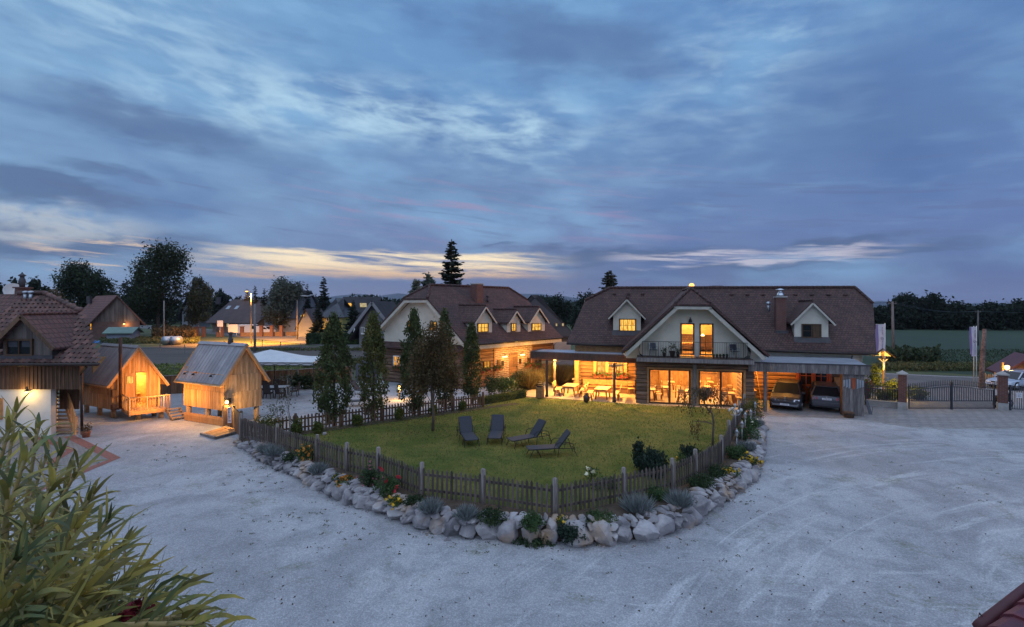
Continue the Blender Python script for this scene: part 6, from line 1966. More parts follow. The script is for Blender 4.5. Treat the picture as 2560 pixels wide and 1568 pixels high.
conifer('small dark spruce right of the yellow house', P(883, 96), CAMZ + (HZ - 752) / FPX * 96, 1.9, 24, .45, 'small garden spruces', thin=1.4)
# treeline beyond the right field
k = 0
spots = [(2206, 772, 48), (2240, 760, 40), (2266, 741, 58), (2300, 757, 50), (2338, 745, 60), (2362, 768, 36), (2398, 762, 56), (2436, 772, 38), (2462, 770, 40), (2488, 766, 44), (2514, 764, 44), (2552, 758, 58), (2590, 756, 60)]
words_ = ['at the guesthouse end', 'left of the tall pole', 'highest left peak', 'next right of the highest peak', 'rounded twin crown', 'in a shallow dip', 'broad crown under the blue hill', 'left of the far pole', 'behind the bark column', 'thin topped one', 'above the red roofed hut', 'tall one by the right margin', 'outermost at the right margin']
for (sx, top, w), wd in zip(spots, words_):
    Y = 138 + 8 * rng.random(); tz = CAMZ + (HZ - top) / FPX * Y; r_ = w / 2 / FPX * Y * 1.1
    tree('forest_edge_tree', 'dark tree of the field treeline, ' + wd, P(sx, Y), tz, blobs_round(r_, tz, .3, 8), 'lf_dim', 120, 30, leaf=.42, spread=r_ * .13 + .2, tr=.25, limbs=4, group='trees of the dark treeline')
C = np.stack([nrg.uniform(70, 240, 26000), 150 + nrg.uniform(-6, 10, 26000), np.zeros(26000)], 1)
C[:, 2] = nrg.random(26000) ** .8 * (2.7 + .9 * np.sin(C[:, 0] * .35) + .9 * np.sin(C[:, 0] * .9 + 1))
C[:, 1] -= (C[:, 0] - 150) * .06
stuff(leaves('far_forest', M['lf_dim'], C, .55))
n = 22000
C = np.stack([nrg.uniform(-170, 40, n), nrg.uniform(175, 215, n), np.zeros(n)], 1)
C[:, 2] = nrg.random(n) ** .8 * (8.5 + 1.6 * np.sin(C[:, 0] * .2) + 1.4 * np.sin(C[:, 0] * .53 + 1))
stuff(leaves('far_forest', M['lf_dim'], C, .75))
# scrub and reeds: ground cover along the fields
def scrub(name, sxa, sxb, Ya, Yb, h, lm, n, leaf):
    Y = nrg.uniform(Ya, Yb, n); sx = nrg.uniform(sxa, sxb, n)
    ph = mnoise.noise
    hh = np.array([h * (.55 + .6 * abs(ph((a * .03, b * .2, 1)))) for a, b in zip(sx, Y)])
    C = np.stack([(sx - CX) / FPX * Y, Y, nrg.random(n) * hh], 1)
    return stuff(leaves(name, M[lm], C, leaf, up=.6))


scrub('field_scrub', 380, 490, 96, 112, 3.2, 'lf_brown', 9000, .22)
scrub('field_scrub', 250, 500, 88, 98, 1.0, 'lf_weed', 5000, .2)
scrub('verge_grass', 560, 960, 74, 77, .45, 'lf_weed', 3000, .12)
scrub('verge_grass', 760, 960, 52, 60, .8, 'lf_weed', 7000, .12)
scrub('verge_grass', 230, 800, 47, 57, .25, 'lf_grass', 6000, .12)
scrub('corn_field', 2236, 2600, 57, 75, .4, 'lf_corn', 5000, .09)
scrub('field_scrub', 2205, 2350, 57, 63, 2.5, 'lf_corn', 3500, .2)
scrub('verge_grass', 2190, 2600, 51, 56, .7, 'lf_weed', 8000, .12)

# ================================================================== GARDEN
def picket_run(b, p, q, h, sp, w, t, off, bp=.0, r0=None, pointed=True, ragged=.03, base=None):
    """pickets from ground p to q"""
    L = (q - p); n = max(1, int(Vector((L.x, L.y, 0)).length / sp)); d = Vector((L.x, L.y, 0)).normalized(); nn = Vector((-d.y, d.x, 0))
    for i in range(n):
        c = p.lerp(q, (i + .5) / n) + nn * off
        z0 = c.z + .04 + rng.uniform(0, .03); z1 = c.z + h + rng.uniform(-ragged, ragged)
        a = d * (w / 2) * rng.uniform(.9, 1.1); e = nn * (t / 2); tl = d * rng.uniform(-.012, .012)
        pr = (z1 - .07, z1 - .05) if pointed else (z1, z1)
        lo = [c - a - e, c + a - e, c + a + e, c - a + e]
        P_ = [Vector((v.x, v.y, z0)) for v in lo] + [Vector((v.x, v.y, pr[i % 2 if 0 else 0])) + tl for v in lo]
        if pointed:
            k = len(P_); P_ += [Vector((c.x, c.y, z1)) - e + tl, Vector((c.x, c.y, z1)) + e + tl]
            b.faces(P_, [(3, 2, 1, 0), (0, 1, 5, 8, 4), (1, 2, 6, 5), (2, 3, 7, 9, 6), (3, 0, 4, 7), (5, 6, 9, 8), (7, 4, 8, 9)])
        else:
            b.faces(P_, [(3, 2, 1, 0), (4, 5, 6, 7), (0, 1, 5, 4), (1, 2, 6, 5), (2, 3, 7, 6), (3, 0, 4, 7)])


def picket_fence(name, label, path, h, sp, w, m, postm, post_r=.085, post_h=.14, side=1, every=None, group=None):
    t = thing(name, label, 'fence', path[0], group=group)
    for i in range(len(path) - 1):
        p, q = path[i], path[i + 1]
        b = MB(); picket_run(b, p, q, h, sp, w, .028, -.05 * side)
        d = (q - p).normalized(); nn = Vector((-d.y, d.x, 0)) * (.0 * side)
        for z in (.26, h - .22): b.beam(p + nn + Vector((0, 0, z)), q + nn + Vector((0, 0, z)), .04, .08)
        b.build('picket_panel', M[m], t)
    for p in path:
        b = MB()
        hh = h + post_h + rng.uniform(-.04, .04)
        b.tube([p + Vector((0, 0, -.1)), p + Vector((.01, 0, hh * .5)), p + Vector((0, 0, hh)), p + Vector((0, 0, hh + .03))], [post_r * 1.05, post_r, post_r * .92, post_r * .5], 8); b.build('post', M[postm], t)
    return t


M['postwood'] = mat('weathered_log_post', (.30, .25, .225), (.15, .125, .11), scale=3, detail=7, stretch=(6, 6, .5), rough=.9, bump=.5, bscale=18)
picket_fence('picket_fence', 'weathered picket fence with log posts curving above the boulder wall', FENCE, .98, .155, .078, 'picketwood', 'postwood')
fpts = [BACK[0].copy()] + [BACK[0].lerp(BACK[1], i / 6) for i in range(1, 7)]
for p in fpts: p.z = zl(p.y) - .02
picket_fence('picket_fence', 'straight brown picket fence with square gaps behind the columnar trees', fpts, .92, .175, .085, 'oldwood', 'oldwood', .075, .08)
picket_fence('picket_fence', 'short brown picket fence between the stilt cabin lamp and the garden corner', [gr(562, 1068), gr(585, 1072), gr(603, 1094, .3)], 1.25, .12, .10, 'oldwood', 'oldwood', .075, .03)
nt = thing('notice_board', 'tall white notice board hung on the pickets below the cabin lamp', 'sign', gr(574, 1072))
p = at(574.5, 1038, 26.65); b = MB(); b.box(p.x - .10, p.y - .03, p.z - .42, p.x + .10, p.y, p.z + .42); b.build('board', M['paper'], nt)
b = MB()
for i in range(13):
    z = p.z + .34 - i * .056; b.box(p.x - .08, p.y - .034, z, p.x - .08 + rng.uniform(.08, .16), p.y - .031, z + (.022 if i % 4 else .035))
b.build('lettering', M['ink'], nt)

# ---- boulder wall
bw = thing('boulder_wall', 'curved dry wall of pale limestone boulders below the picket fence', 'stone wall', ROCK[13])


def m_rock():
    m = mat('limestone_boulder', (.36, .335, .335), (.20, .185, .195), scale=1.7, detail=9, rough=.95, bump=.9, bscale=5, rnd=.22)
    T = m.node_tree; pr = [n for n in T.nodes if n.type == 'BSDF_PRINCIPLED'][0]
    src = pr.inputs['Base Color'].links[0].from_socket
    N = T.nodes; tc = [n for n in N if n.type == 'TEX_COORD'][0]
    nz = N.new('ShaderNodeTexNoise'); nz.inputs['Scale'].default_value = 1.1; nz.inputs['Detail'].default_value = 7; T.links.new(tc.outputs['Object'], nz.inputs['Vector'])
    mr = N.new('ShaderNodeMapRange'); mr.inputs[1].default_value = .53; mr.inputs[2].default_value = .72; T.links.new(nz.outputs[0], mr.inputs[0])
    mx = N.new('ShaderNodeMix'); mx.data_type = 'RGBA'; T.links.new(mr.outputs[0], mx.inputs[0]); T.links.new(src, mx.inputs[6]); mx.inputs[7].default_value = (.36, .24, .15, 1)
    T.links.new(mx.outputs[2], pr.inputs['Base Color'])
    return m


M['rock'] = m_rock()


def rock_geo(c, sx, sy, sz, yaw, seed, sub):
    import bmesh
    bm = bmesh.new(); bmesh.ops.create_icosphere(bm, subdivisions=sub, radius=1)
    rg = random.Random(seed)
    planes = [(Vector((rg.gauss(0, 1), rg.gauss(0, 1), rg.gauss(0, .8))).normalized(), rg.uniform(.46, .78)) for _ in range(13)]
    for v in bm.verts:
        p = v.co.copy()
        for n, d in planes:
            k = p.dot(n)
            if k > d: p -= n * (k - d) * .96
        p *= 1.12 + .09 * mnoise.noise(p * 2.0 + Vector((seed, 0, 0))) + .05 * mnoise.noise(p * 5.5 + Vector((0, seed, 0)))
        v.co = p
    bmesh.ops.transform(bm, matrix=Matrix.Translation(c) @ Matrix.Rotation(yaw, 4, 'Z') @ Matrix.Rotation(rg.uniform(-.25, .25), 4, 'Y') @ Matrix.Diagonal((sx, sy, sz, 1)), verts=bm.verts)
    V = [v.co.copy() for v in bm.verts]; Fc = [tuple(v.index for v in f.verts) for f in bm.faces]; bm.free()
    return V, Fc


def boulder(c, sx, sy, sz, yaw, seed, parent, name='boulder', sub=3):
    b = MB(); V, Fc = rock_geo(c, sx, sy, sz, yaw, seed, sub); b.faces(V, Fc)
    return b.build(name, M['rock'], parent)


TL = sum((ROCK[i + 1] - ROCK[i]).length for i in range(len(ROCK) - 1))
stones = []                                         # (centre, half sizes, yaw)


def course(z, wmin, wamp, depth, hr, over, jit):
    """one rough course of stones along the wall"""
    s_ = rng.uniform(0, .2)
    while s_ < TL - .15:
        f = s_ / TL
        big = wmin + wamp * (math.exp(-((f - .50) / .2) ** 2) + .5 * math.exp(-((f - .86) / .06) ** 2))
        wd = big * rng.uniform(.6, 1.3)
        c = along(ROCK, min(1, (s_ + wd / 2) / TL)); c2 = along(ROCK, min(1, (s_ + wd / 2 + .05) / TL))
        d = (c2 - c).normalized() if (c2 - c).length > 1e-6 else Vector((1, 0, 0)); nn = Vector((-d.y, d.x, 0))
        if nn.dot(Vector((-1, 22, 0)) - c) < 0: nn = -nn
        fade = (1 - .42 * max(0, (f - .75) / .25)) * (.72 + .28 * min(1, f / .15))
        h = min(.36, max(.10, wd * rng.uniform(*hr)))
        stones.append((c + nn * (depth + rng.uniform(-jit, jit)) + Vector((0, 0, z * fade + rng.uniform(-.04, .05) if z else h * .62)), (wd * .58, .24 + wd * .16, h), math.atan2(d.y, d.x) + rng.uniform(-.35, .35)))
        s_ += wd * over


course(0, .42, .42, .14, (.40, .62), .90, .05)
course(.40, .26, .12, .26, (.28, .5), .92, .07)
course(.52, .17, .06, .40, (.35, .6), 1.15, .08)
course(.22, .15, .04, .06, (.4, .6), 2.1, .05)
stones.sort(key=lambda q: -(q[1][0] * q[1][2]) / max(9, q[0].y) ** 2)
for i, (c, sz, yw) in enumerate(stones[:98]): boulder(c, *sz, yw, 100 + i, bw, 'boulder', 3)
b = MB()
for i, (c, sz, yw) in enumerate(stones[98:]): V, Fc = rock_geo(c, *sz, yw, 900 + i, 2); b.faces(V, Fc)
for i in range(150):
    r = rng.uniform(.025, .065); V, Fc = rock_geo(along(ROCK, rng.random()) + Vector((rng.uniform(-.15, .15), rng.uniform(-.35, -.02), .01)), r, r, r * .7, rng.random() * 6, 3000 + i, 1); b.faces(V, Fc)
sm = b.build('small_stone', M['rock'], bw); sm['kind'] = 'stuff'

# ---- plants
columnar('broad dark columnar tree nearest the white garden tent', Vector((-9.75, 26.85, .2)), 6.0, .98, 'lf_hornbeam_dark', 1, 7600)
columnar('yellowish columnar tree second from the white tent', Vector((-7.95, 28.1, .2)), 5.95, .80, 'lf_hornbeam', 5, 6400)
columnar('dark columnar tree half hidden left of the round crowned tree', Vector((-5.95, 29.7, .2)), 6.15, .92, 'lf_hornbeam_dark', 9, 6600)
columnar('dark columnar tree showing above the right side of the round crowned tree', Vector((-4.25, 31.0, .2)), 6.1, .72, 'lf_hornbeam_dark', 13, 5200)
columnar('slim columnar tree nearest the brick entrance bay', Vector((-2.75, 33.3, .15)), 5.35, .62, 'lf_hornbeam_dark', 17, 5200)
rb = gr(1082, 1077, .27)
tree('round_crowned_tree', 'young lawn tree with round brownish crown on a bare grey stem', rb, 6.0, [(.15, .1, 3.75, 1.05, 1.05, 1.65), (-.5, 0, 2.9, .8, .8, 1.05), (.7, 0, 3.2, .75, .75, 1.1), (.2, 0, 4.9, .6, .6, .85), (-.35, .1, 4.1, .75, .75, .95), (.9, .1, 2.5, .5, .5, .7), (-.9, 0, 2.4, .5, .5, .65)],
     'lf_brown', 400, 26, leaf=.062, spread=.15, tr=.085, limbs=16, lean=(.1, 0), shell=.35)
WH = ['left end bright green', 'second from the left end', 'third along the fence', 'fourth beside the tree stem', 'fifth past the round tree', 'right hand small']
for i, (sx, sy, r) in enumerate(((741, 1086, .42), (794, 1085, .34), (892, 1065, .36), (997, 1049, .36), (1084, 1036, .31), (1157, 1023, .31))):
    p = gr(sx, sy, .25)
    lab = ['bright yellow green bush, largest ball at the left end of the inner fence', 'clipped box ball beside the white stone at the inner fence', 'clipped box ball between the first two columnar trees', 'clipped box ball below the second and third columnar trees', 'clipped box ball right of the round crowned tree stem', 'clipped box ball nearest the low box hedge'][i]
    bush('box_ball', lab, p, r, r * 1.9, 'lf_box', 1900, .035, group='clipped box balls along the inner fence', spread=.045)
p = gr(812, 1087, .3); t = thing('white_stone', 'single white stone lying beside a clipped box ball', 'stone', p); boulder(p + Vector((0, 0, .05)), .17, .12, .09, 0, 77, t, 'stone', 2)
t = thing('box_hedge', 'low clipped box hedge from the picket fence to the terrace corner', 'hedge', Vector((-2.2, 33.0, .1)))
a_, c_ = Vector((-2.2, 32.9, .13)), Vector((.9, 36.0, .1)); n = 5200
f = nrg.random(n); C = np.outer(1 - f, a_) + np.outer(f, c_) + np.stack([nrg.uniform(-.32, .32, n) * .8, nrg.uniform(-.32, .32, n) * .8, .06 + nrg.random(n) ** .6 * .46], 1)
leaves('foliage', M['lf_hedge'], C, .045, t)
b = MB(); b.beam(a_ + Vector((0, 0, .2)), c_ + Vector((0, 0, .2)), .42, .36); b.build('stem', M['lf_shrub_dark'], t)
# shrub border between log house and terrace
for i, (sx, sy, rx, h, lm, lab) in enumerate(((1228, 988, .8, 1.5, 'lf_shrub_dark', 'dark green shrub nearest the slim columnar tree'), (1262, 984, .75, 1.3, 'lf_shrub', 'leafy green shrub below the brick entrance bay'), (1292, 978, .9, 1.6, 'lf_shrub_dark', 'tall dark shrub below the stair railing'),
                                              (1322, 974, 1.0, 1.75, 'lf_reed', 'tawny ornamental grass left of the litter bin'), (1392, 962, 1.3, 1.9, 'lf_reed', 'wide tawny ornamental grass behind the terrace benches'), (1425, 956, 1.0, 1.7, 'lf_reed', 'tawny ornamental grass beside the guesthouse corner post'))):
    p = gr(sx, sy, .05)
    if lm == 'lf_reed': lavender(lab, p, rx, h, 2600, 'ornamental_grass', 'ornamental grasses by the terrace', lm, .014)
    else: bush('border_shrub', lab, p, rx, h, lm, 2400, .055, group='border shrubs by the entrance', spread=.09)
p = gr(1280, 985, .1); bush('rose_shrub', 'shrub with cream blossoms under the entrance door', p + Vector((0, .4, .3)), .55, .95, 'lf_shrub', 900, .05, 'fl_white', 34, .05)
# rockery plants
def bed(sx, sy, z=.5): return gr(sx, sy, z)


for sx, sy, r, h, lab in ((662, 1132, .30, .46, 'grey lavender at the left end of the rockery'), (684, 1140, .34, .50, 'grey lavender beside the yellow rose, second from the left'), (796, 1184, .34, .46, 'grey lavender above small stones left of the marigolds'), (1077, 1284, .36, .50, 'grey lavender above the largest left boulder'), (1167, 1298, .36, .44, 'grey lavender in the middle of the front fence'),
                          (1595, 1282, .50, .62, 'widest grey lavender clump at the right bend'), (1700, 1268, .40, .58, 'grey lavender right of the widest clump'), (1866, 1128, .42, .50, 'grey lavender by the garden lanterns'), (1890, 1066, .40, .5, 'grey lavender at the drive end of the rockery')):
    lavender(lab, bed(sx, sy, .47), r, h, 520)
for (sx, sy, rx, h, lm, n, fl, nf, fs, lab) in (
        (759, 1158, .42, .80, 'lf_shrub', 1300, 'fl_orange', 40, .045, 'rose bush full of orange blossoms at the left rockery'),
        (722, 1154, .34, .35, 'lf_shrub_dark', 800, None, 0, 0, 'low dark green cushion left of the orange rose'),
        (861, 1212, .40, .24, 'lf_shrub', 700, 'fl_orange', 26, .05, 'low marigolds with orange flowers over small stones'),
        (842, 1205, .26, .22, 'lf_shrub', 400, 'fl_yellow', 16, .045, 'small patch of yellow flowers left of the marigolds'),
        (921, 1224, .42, .85, 'lf_shrub_dark', 1500, 'fl_pink', 26, .04, 'tall faded pink rose bush by the fence post'),
        (966, 1240, .46, .80, 'lf_shrub', 1600, 'fl_red', 9, .06, 'green rose bush with few red blossoms'),
        (986, 1262, .30, .26, 'lf_shrub', 500, 'fl_yellow', 30, .04, 'yellow flower cushion below the red rose'),
        (1040, 1268, .40, .36, 'lf_shrub_dark', 1000, None, 0, 0, 'dark green cushion left of the first front lavender'),
        (1225, 1306, .50, .36, 'lf_shrub_dark', 1300, None, 0, 0, 'spreading dark green cushion right of the middle lavender'),
        (1330, 1326, .36, .50, 'lf_shrub', 1500, None, 0, 0, 'bright green leafy plant hanging over the front boulders'),
        (1403, 1312, .22, .2, 'lf_shrub', 300, 'fl_yellow', 14, .045, 'tiny yellow flowers right of the front log post'),
        (1500, 1304, .60, .30, 'lf_shrub', 1200, None, 0, 0, 'low grassy green tuft beside the widest lavender'),
        (1647, 1256, .40, .50, 'lf_shrub', 1000, None, 0, 0, 'mid green shrub between the two right lavenders'),
        (1755, 1226, .62, .55, 'lf_shrub_dark', 1800, None, 0, 0, 'broad dark green shrub inside the right bend'),
        (1795, 1200, .5, .55, 'lf_shrub_dark', 1300, None, 0, 0, 'dark shrub next to the last upright log post'),
        (1822, 1190, .34, .34, 'lf_shrub', 600, 'fl_yellow', 22, .045, 'yellow flowers above the tall right boulder'),
        (1872, 1160, .42, .36, 'lf_shrub_dark', 800, 'fl_yellow', 44, .05, 'yellow marguerites trailing over the right stones'),
        (1842, 1150, .5, .6, 'lf_shrub', 1400, None, 0, 0, 'bushy green plant around the nearest garden lantern'),
        (1868, 1105, .6, .85, 'lf_shrub', 1900, 'fl_pink', 14, .035, 'green rose thicket behind the garden lanterns'),
        (1880, 1078, .55, .9, 'lf_shrub', 1700, 'fl_white', 14, .04, 'green shrub with pale blossoms below the far lantern'),
        (1884, 1050, .85, 1.3, 'lf_hornbeam', 2600, 'fl_pink', 10, .04, 'tall olive green shrub at the carport corner')):
    bush('rockery_plant', lab, bed(sx, sy, .42 if sy > 1120 else .3), rx, h, lm, n, .035, fl, nf, fs, 'plant', 'rockery plants', spread=.055)
p = gr(1427, 1352, .15); bush('dwarf_juniper', 'dark dwarf juniper spilling between two front boulders', p + Vector((0, 0, 0)), .40, .42, 'lf_pine', 1500, .05, spread=.05)
p = gr(1338, 1362); bush('ground_weeds', 'flat weeds growing on the gravel under the front boulders', p, .75, .14, 'lf_shrub_dark', 900, .04, ry=.25, spread=.05)
p = gr(1630, 1184, .42); t = bush('mugo_pine', 'dark mugo pine with upright candles inside the right fence bend', p, .68, .85, 'lf_pine', 4200, .055, up=.8, spread=.08)
p = gr(1598, 1166, .42); bush('mugo_pine', 'small upright tuft of dark mugo pine at the left of the big one', p, .26, .95, 'lf_pine', 1300, .05, up=.8, spread=.06)
p = gr(1724, 1142, .42); bush('mugo_pine', 'small dark mugo pine behind the fence under the weeping tree', p, .45, .42, 'lf_pine', 1300, .05, up=.8, spread=.06)
p = gr(1481, 1200, .42); bush('rose_shrub', 'single pale yellow rose flowering inside the front fence', p, .26, .5, 'lf_shrub', 180, .04, 'fl_white', 5, .075)
p = gr(1530, 1222, .42); bush('rose_shrub', 'sprawling thin rose leaves along the inside of the front fence', p, .8, .45, 'lf_shrub', 500, .04, 'fl_white', 4, .04, ry=.3)
p = gr(1703, 1160, .42); bush('rose_shrub', 'small rose with one yellow bloom behind the right pickets', p, .3, .55, 'lf_shrub', 260, .04, 'fl_yellow', 2, .06)
# saplings by the inner fence corner
p = gr(722, 1090, .25)
tree('garden_sapling', 'thin bare sapling behind the left end of the inner fence', p, 3.6, [(0, 0, 2.6, .5, .5, .9)], 'lf_willow', 16, 10, leaf=.045, spread=.14, tr=.035, limbs=8, trunkmat='barkpale')
bush('corner_shrub', 'loose olive shrub in the corner of the two fences', gr(668, 1094, .3), .75, 1.15, 'lf_hornbeam', 1500, .05, spread=.12)
bush('corner_shrub', 'sparse leggy shrub leaning over the inner fence corner', gr(690, 1088, .3) + Vector((0, .4, 0)), .7, 1.9, 'lf_willow', 420, .05, spread=.14)
bush('border_shrub', 'green shrubs along the board fence behind the tent', gr(765, 972), 1.9, 1.25, 'lf_shrub_dark', 1900, .09, ry=.7, spread=.13)
# weeping tree
wp = gr(1781, 1126, .38)
t = thing('weeping_tree', 'small weeping tree with crooked trunk and drooping bronze leaves', 'tree', wp)
b = MB(); tp = [wp, wp + Vector((.02, 0, .6)), wp + Vector((.06, 0, 1.25)), wp + Vector((-.02, 0, 1.65)), wp + Vector((-.32, .02, 1.98)), wp + Vector((-.38, 0, 2.35))]
b.tube(tp, [.06, .05, .046, .042, .036, .03], 8)
C = []; top = tp[-1]
for i in range(34):
    a = i * 2.39996; r = .3 + .85 * rng.random(); e = Vector((math.cos(a) * r * 1.15, math.sin(a) * r, 0))
    p1 = top + e * .5 + Vector((0, 0, .42)); p2 = top + e + Vector((0, 0, .12 - .2 * r)); p3 = top + e * 1.12 + Vector((0, 0, -.3 - .5 * rng.random()))
    b.tube([top, p1, p2, p3], [.014, .010, .006, .003], 4, cap=False)
    for k in range(26):
        f = k / 26; q = top.lerp(p1, f * 3) if f < .33 else (p1.lerp(p2, f * 3 - 1) if f < .67 else p2.lerp(p3, f * 3 - 2)); C.append(q + Vector((rng.gauss(0, .06), rng.gauss(0, .06), rng.gauss(-.05, .06))))
br = wp + Vector((.05, 0, 1.15))
for i in range(6):
    e = Vector((-.5 - .5 * rng.random(), rng.uniform(-.3, .3), .1)); p2 = br + e; p3 = p2 + Vector((-.12, 0, -.5 - .3 * rng.random()))
    b.tube([br, br + e * .5 + Vector((0, 0, .08)), p2, p3], [.016, .012, .007, .003], 4, cap=False)
    for k in range(20): C.append(p2.lerp(p3, k / 20) + Vector((rng.gauss(0, .07), rng.gauss(0, .07), rng.gauss(0, .05))))
b.build('trunk', M['bark'], t)
C = np.array([tuple(c) for c in C]); U = np.tile(np.array([0, 0, -1.0]), (len(C), 1)) + nrg.normal(size=(len(C), 3)) * .4; U /= np.linalg.norm(U, axis=1)[:, None]
V = np.cross(U, rdir(len(C))); V /= np.linalg.norm(V, axis=1)[:, None]
quads('crown', M['lf_brown'], C, U * .065, V * .024, t)
# grass blades on the lawn, weeds and fallen leaves on the gravel
n = 70000
x = nrg.uniform(-13, 15, n); y = nrg.uniform(14.6, 35.5, n)
poly = [(p.x, p.y) for p in FENCE] + [(14.6, 31.0), (2.1, 36.0), (.6, 36.3), (-1.9, 32.4), (-13, 24.0)]


def inside(x, y, poly):
    r = np.zeros(len(x), bool); j = len(poly) - 1
    for i in range(len(poly)):
        xi, yi = poly[i]; xj, yj = poly[j]
        c = ((yi > y) != (yj > y)) & (x < (xj - xi) * (y - yi) / (yj - yi + 1e-12) + xi)
        r ^= c; j = i
    return r


k = inside(x, y, poly); x, y = x[k], y[k]; n = len(x)
hh = .02 + .028 * nrg.random(n)
U = np.stack([nrg.normal(size=n) * .35, nrg.normal(size=n) * .35, np.ones(n)], 1) * hh[:, None]
V = np.stack([np.cos(x * 99), np.sin(x * 99), np.zeros(n)], 1) * .012
stuff(quads('lawn_grass', M['lf_grass'], np.stack([x, y, .45 - .3 * (y - 15) / 17.5 + hh], 1), U, V))
C = []
for (sx, sy, rx, ry, n) in ((628, 1190, 1.2, .8, 60), (668, 1215, .9, .5, 50), (760, 1300, 1.4, .8, 60), (690, 1160, 1.2, .6, 60), (860, 1290, 1.6, .5, 70), (1000, 1345, 1.6, .4, 60), (1130, 1375, 1.5, .4, 40), (1700, 1350, 1.4, .4, 50), (1850, 1260, .9, .7, 50), (1905, 1170, .6, 1.2, 40), (450, 1140, 2.0, 1.0, 60), (330, 1130, 1.5, .6, 40), (2245, 1165, .5, .2, 14), (2470, 1180, .5, .4, 14), (2400, 1240, 1.0, .5, 20), (1500, 1400, 2.2, .5, 30)):
    c = gr(sx, sy)
    for _ in range(n // 4):
        q = c + Vector((rng.gauss(0, rx), rng.gauss(0, ry), .01))
        for _ in range(9): C.append(q + Vector((rng.gauss(0, .05), rng.gauss(0, .03), rng.random() * .025)))
stuff(leaves('gravel_weeds', M['lf_weed'], np.array([tuple(c) for c in C]), .022))
M['deadleaf'] = mat('fallen_leaves', (.05, .035, .025), (.09, .06, .035), scale=9, rough=.9, rnd=.4)
n = 420; sx = nrg.uniform(250, 2500, n); sy = 1120 + 440 * nrg.random(n) ** .8
C = np.stack([(sx - CX) / FPX * 8330 / (sy - HZ), 8330 / (sy - HZ), np.full(n, .012)], 1); k = ~inside(C[:, 0], C[:, 1], [(p.x, p.y) for p in ROCK] + [(-1.9, 32)])
C = C[k]; n = 650; x = nrg.normal(-4.0, 2.0, n); y = nrg.normal(25.6, 1.7, n); k = inside(x, y, poly); x, y = x[k], y[k]
C = np.concatenate([C, np.stack([x, y, .45 - .3 * (y - 15) / 17.5 + .05], 1)])
stuff(leaves('fallen_leaves', M['deadleaf'], C, .03))

# ---- sun loungers
def lounger():
    t = thing('sun_lounger', 'x', 'sun lounger', group='charcoal loungers on the lawn')
    b = MB(ID_LOCAL); b.slab([(-.30, -.95, .34), (-.24, -1.02, .33), (.24, -1.02, .33), (.30, -.95, .34), (.30, .30, .36), (-.30, .30, .36)], (0, 0, .028)); b.build('seat', M['fabric'], t)
    b = MB(ID_LOCAL); b.slab([(-.30, .30, .375), (.30, .30, .375), (.30, .80, 1.0), (.27, .83, 1.03), (-.27, .83, 1.03), (-.30, .80, 1.0)], (0, -.022, .018)); b.build('backrest', M['fabric'], t)
    b = MB(ID_LOCAL)
    for s in (-1, 1):
        b.tube([(s * .32, -1.0, .345), (s * .32, .32, .36), (s * .32, .98, .36)], .018, 6); b.tube([(s * .32, .30, .37), (s * .32, .82, 1.02)], .016, 6)
        b.tube([(s * .30, .55, .38), (s * .30, .62, .80)], .012, 5)
    for y, z in ((-1.0, .345), (.30, .36), (.95, .36)): b.tube([(-.32, y, z), (.32, y, z)], .016, 6)
    b.build('frame', M['iron'], t)
    for s in (-1, 1):
        for y0, y1, zt in ((-.80, -.98, .34), (-.62, -.48, .34), (.30, .24, .36), (.92, 1.10, .40)):
            b = MB(ID_LOCAL); b.tube([(s * .33, y0, zt), (s * .35, y1, .0)], .016, 6); b.build('leg', M['iron'], t)
        b = MB(ID_LOCAL); b.tube([(s * .35, .08, .36), (s * .37, .14, .54), (s * .37, .26, .62), (s * .37, .72, .62), (s * .37, .9, .55), (s * .36, 1.0, .30)], .016, 6); b.build('armrest', M['iron'], t)
    return t


l0 = lounger()
for i, (foot, head, lab) in enumerate((((1180, 1117), (1163, 1094), 'upright charcoal lounger, farthest left of the four on the lawn'), ((1236, 1112), (1243, 1092), 'charcoal lounger facing the yard, second from left with backrest square on'),
                                       ((1277, 1117), (1352, 1104), 'charcoal lounger turned sideways with steep backrest'), ((1322, 1141), (1413, 1137), 'flattest charcoal lounger, lowest and nearest the yard on the right'))):
    a_ = gr(*foot, .33); c_ = gr(*head, .33); d_ = (c_ - a_); d_.z = 0; d_.normalize()
    loc = a_ + d_ * .95; loc.z = zl(loc.y); yaw = math.atan2(d_.y, d_.x) - math.pi / 2
    if i == 0: l0.location = loc; l0.rotation_euler = (0, 0, yaw); l0['label'] = lab
    else: dup(l0, loc, yaw, lab)

# ================================================================== FURNITURE, VEHICLES, GATE, SMALL THINGS
YAW = math.atan2(-.25, .968)
L_ = ID_LOCAL


def part(name, m, parent, fn, bevel=0):
    b = MB(L_); fn(b); return b.build(name, M[m], parent, bevel=bevel)


def table(lx, ly, h=.76, name='wooden_table', top='pine', leg='pineleg', sp=.10):
    t = thing(name, 'x', 'table', group='x')
    part('tabletop', top, t, lambda b: b.box(-lx / 2, -ly / 2, h - .045, lx / 2, ly / 2, h), .008)
    part('apron', leg, t, lambda b: b.box(-lx / 2 + .12, -ly / 2 + .1, h - .13, lx / 2 - .12, ly / 2 - .1, h - .046))
    for sx in (-1, 1):
        for sy in (-1, 1):
            part('leg', leg, t, lambda b: b.beam((sx * (lx / 2 - .16), sy * (ly / 2 - .14), h - .05), (sx * (lx / 2 - .16 + sp), sy * (ly / 2 - .14), 0), .09, .09))
    return t


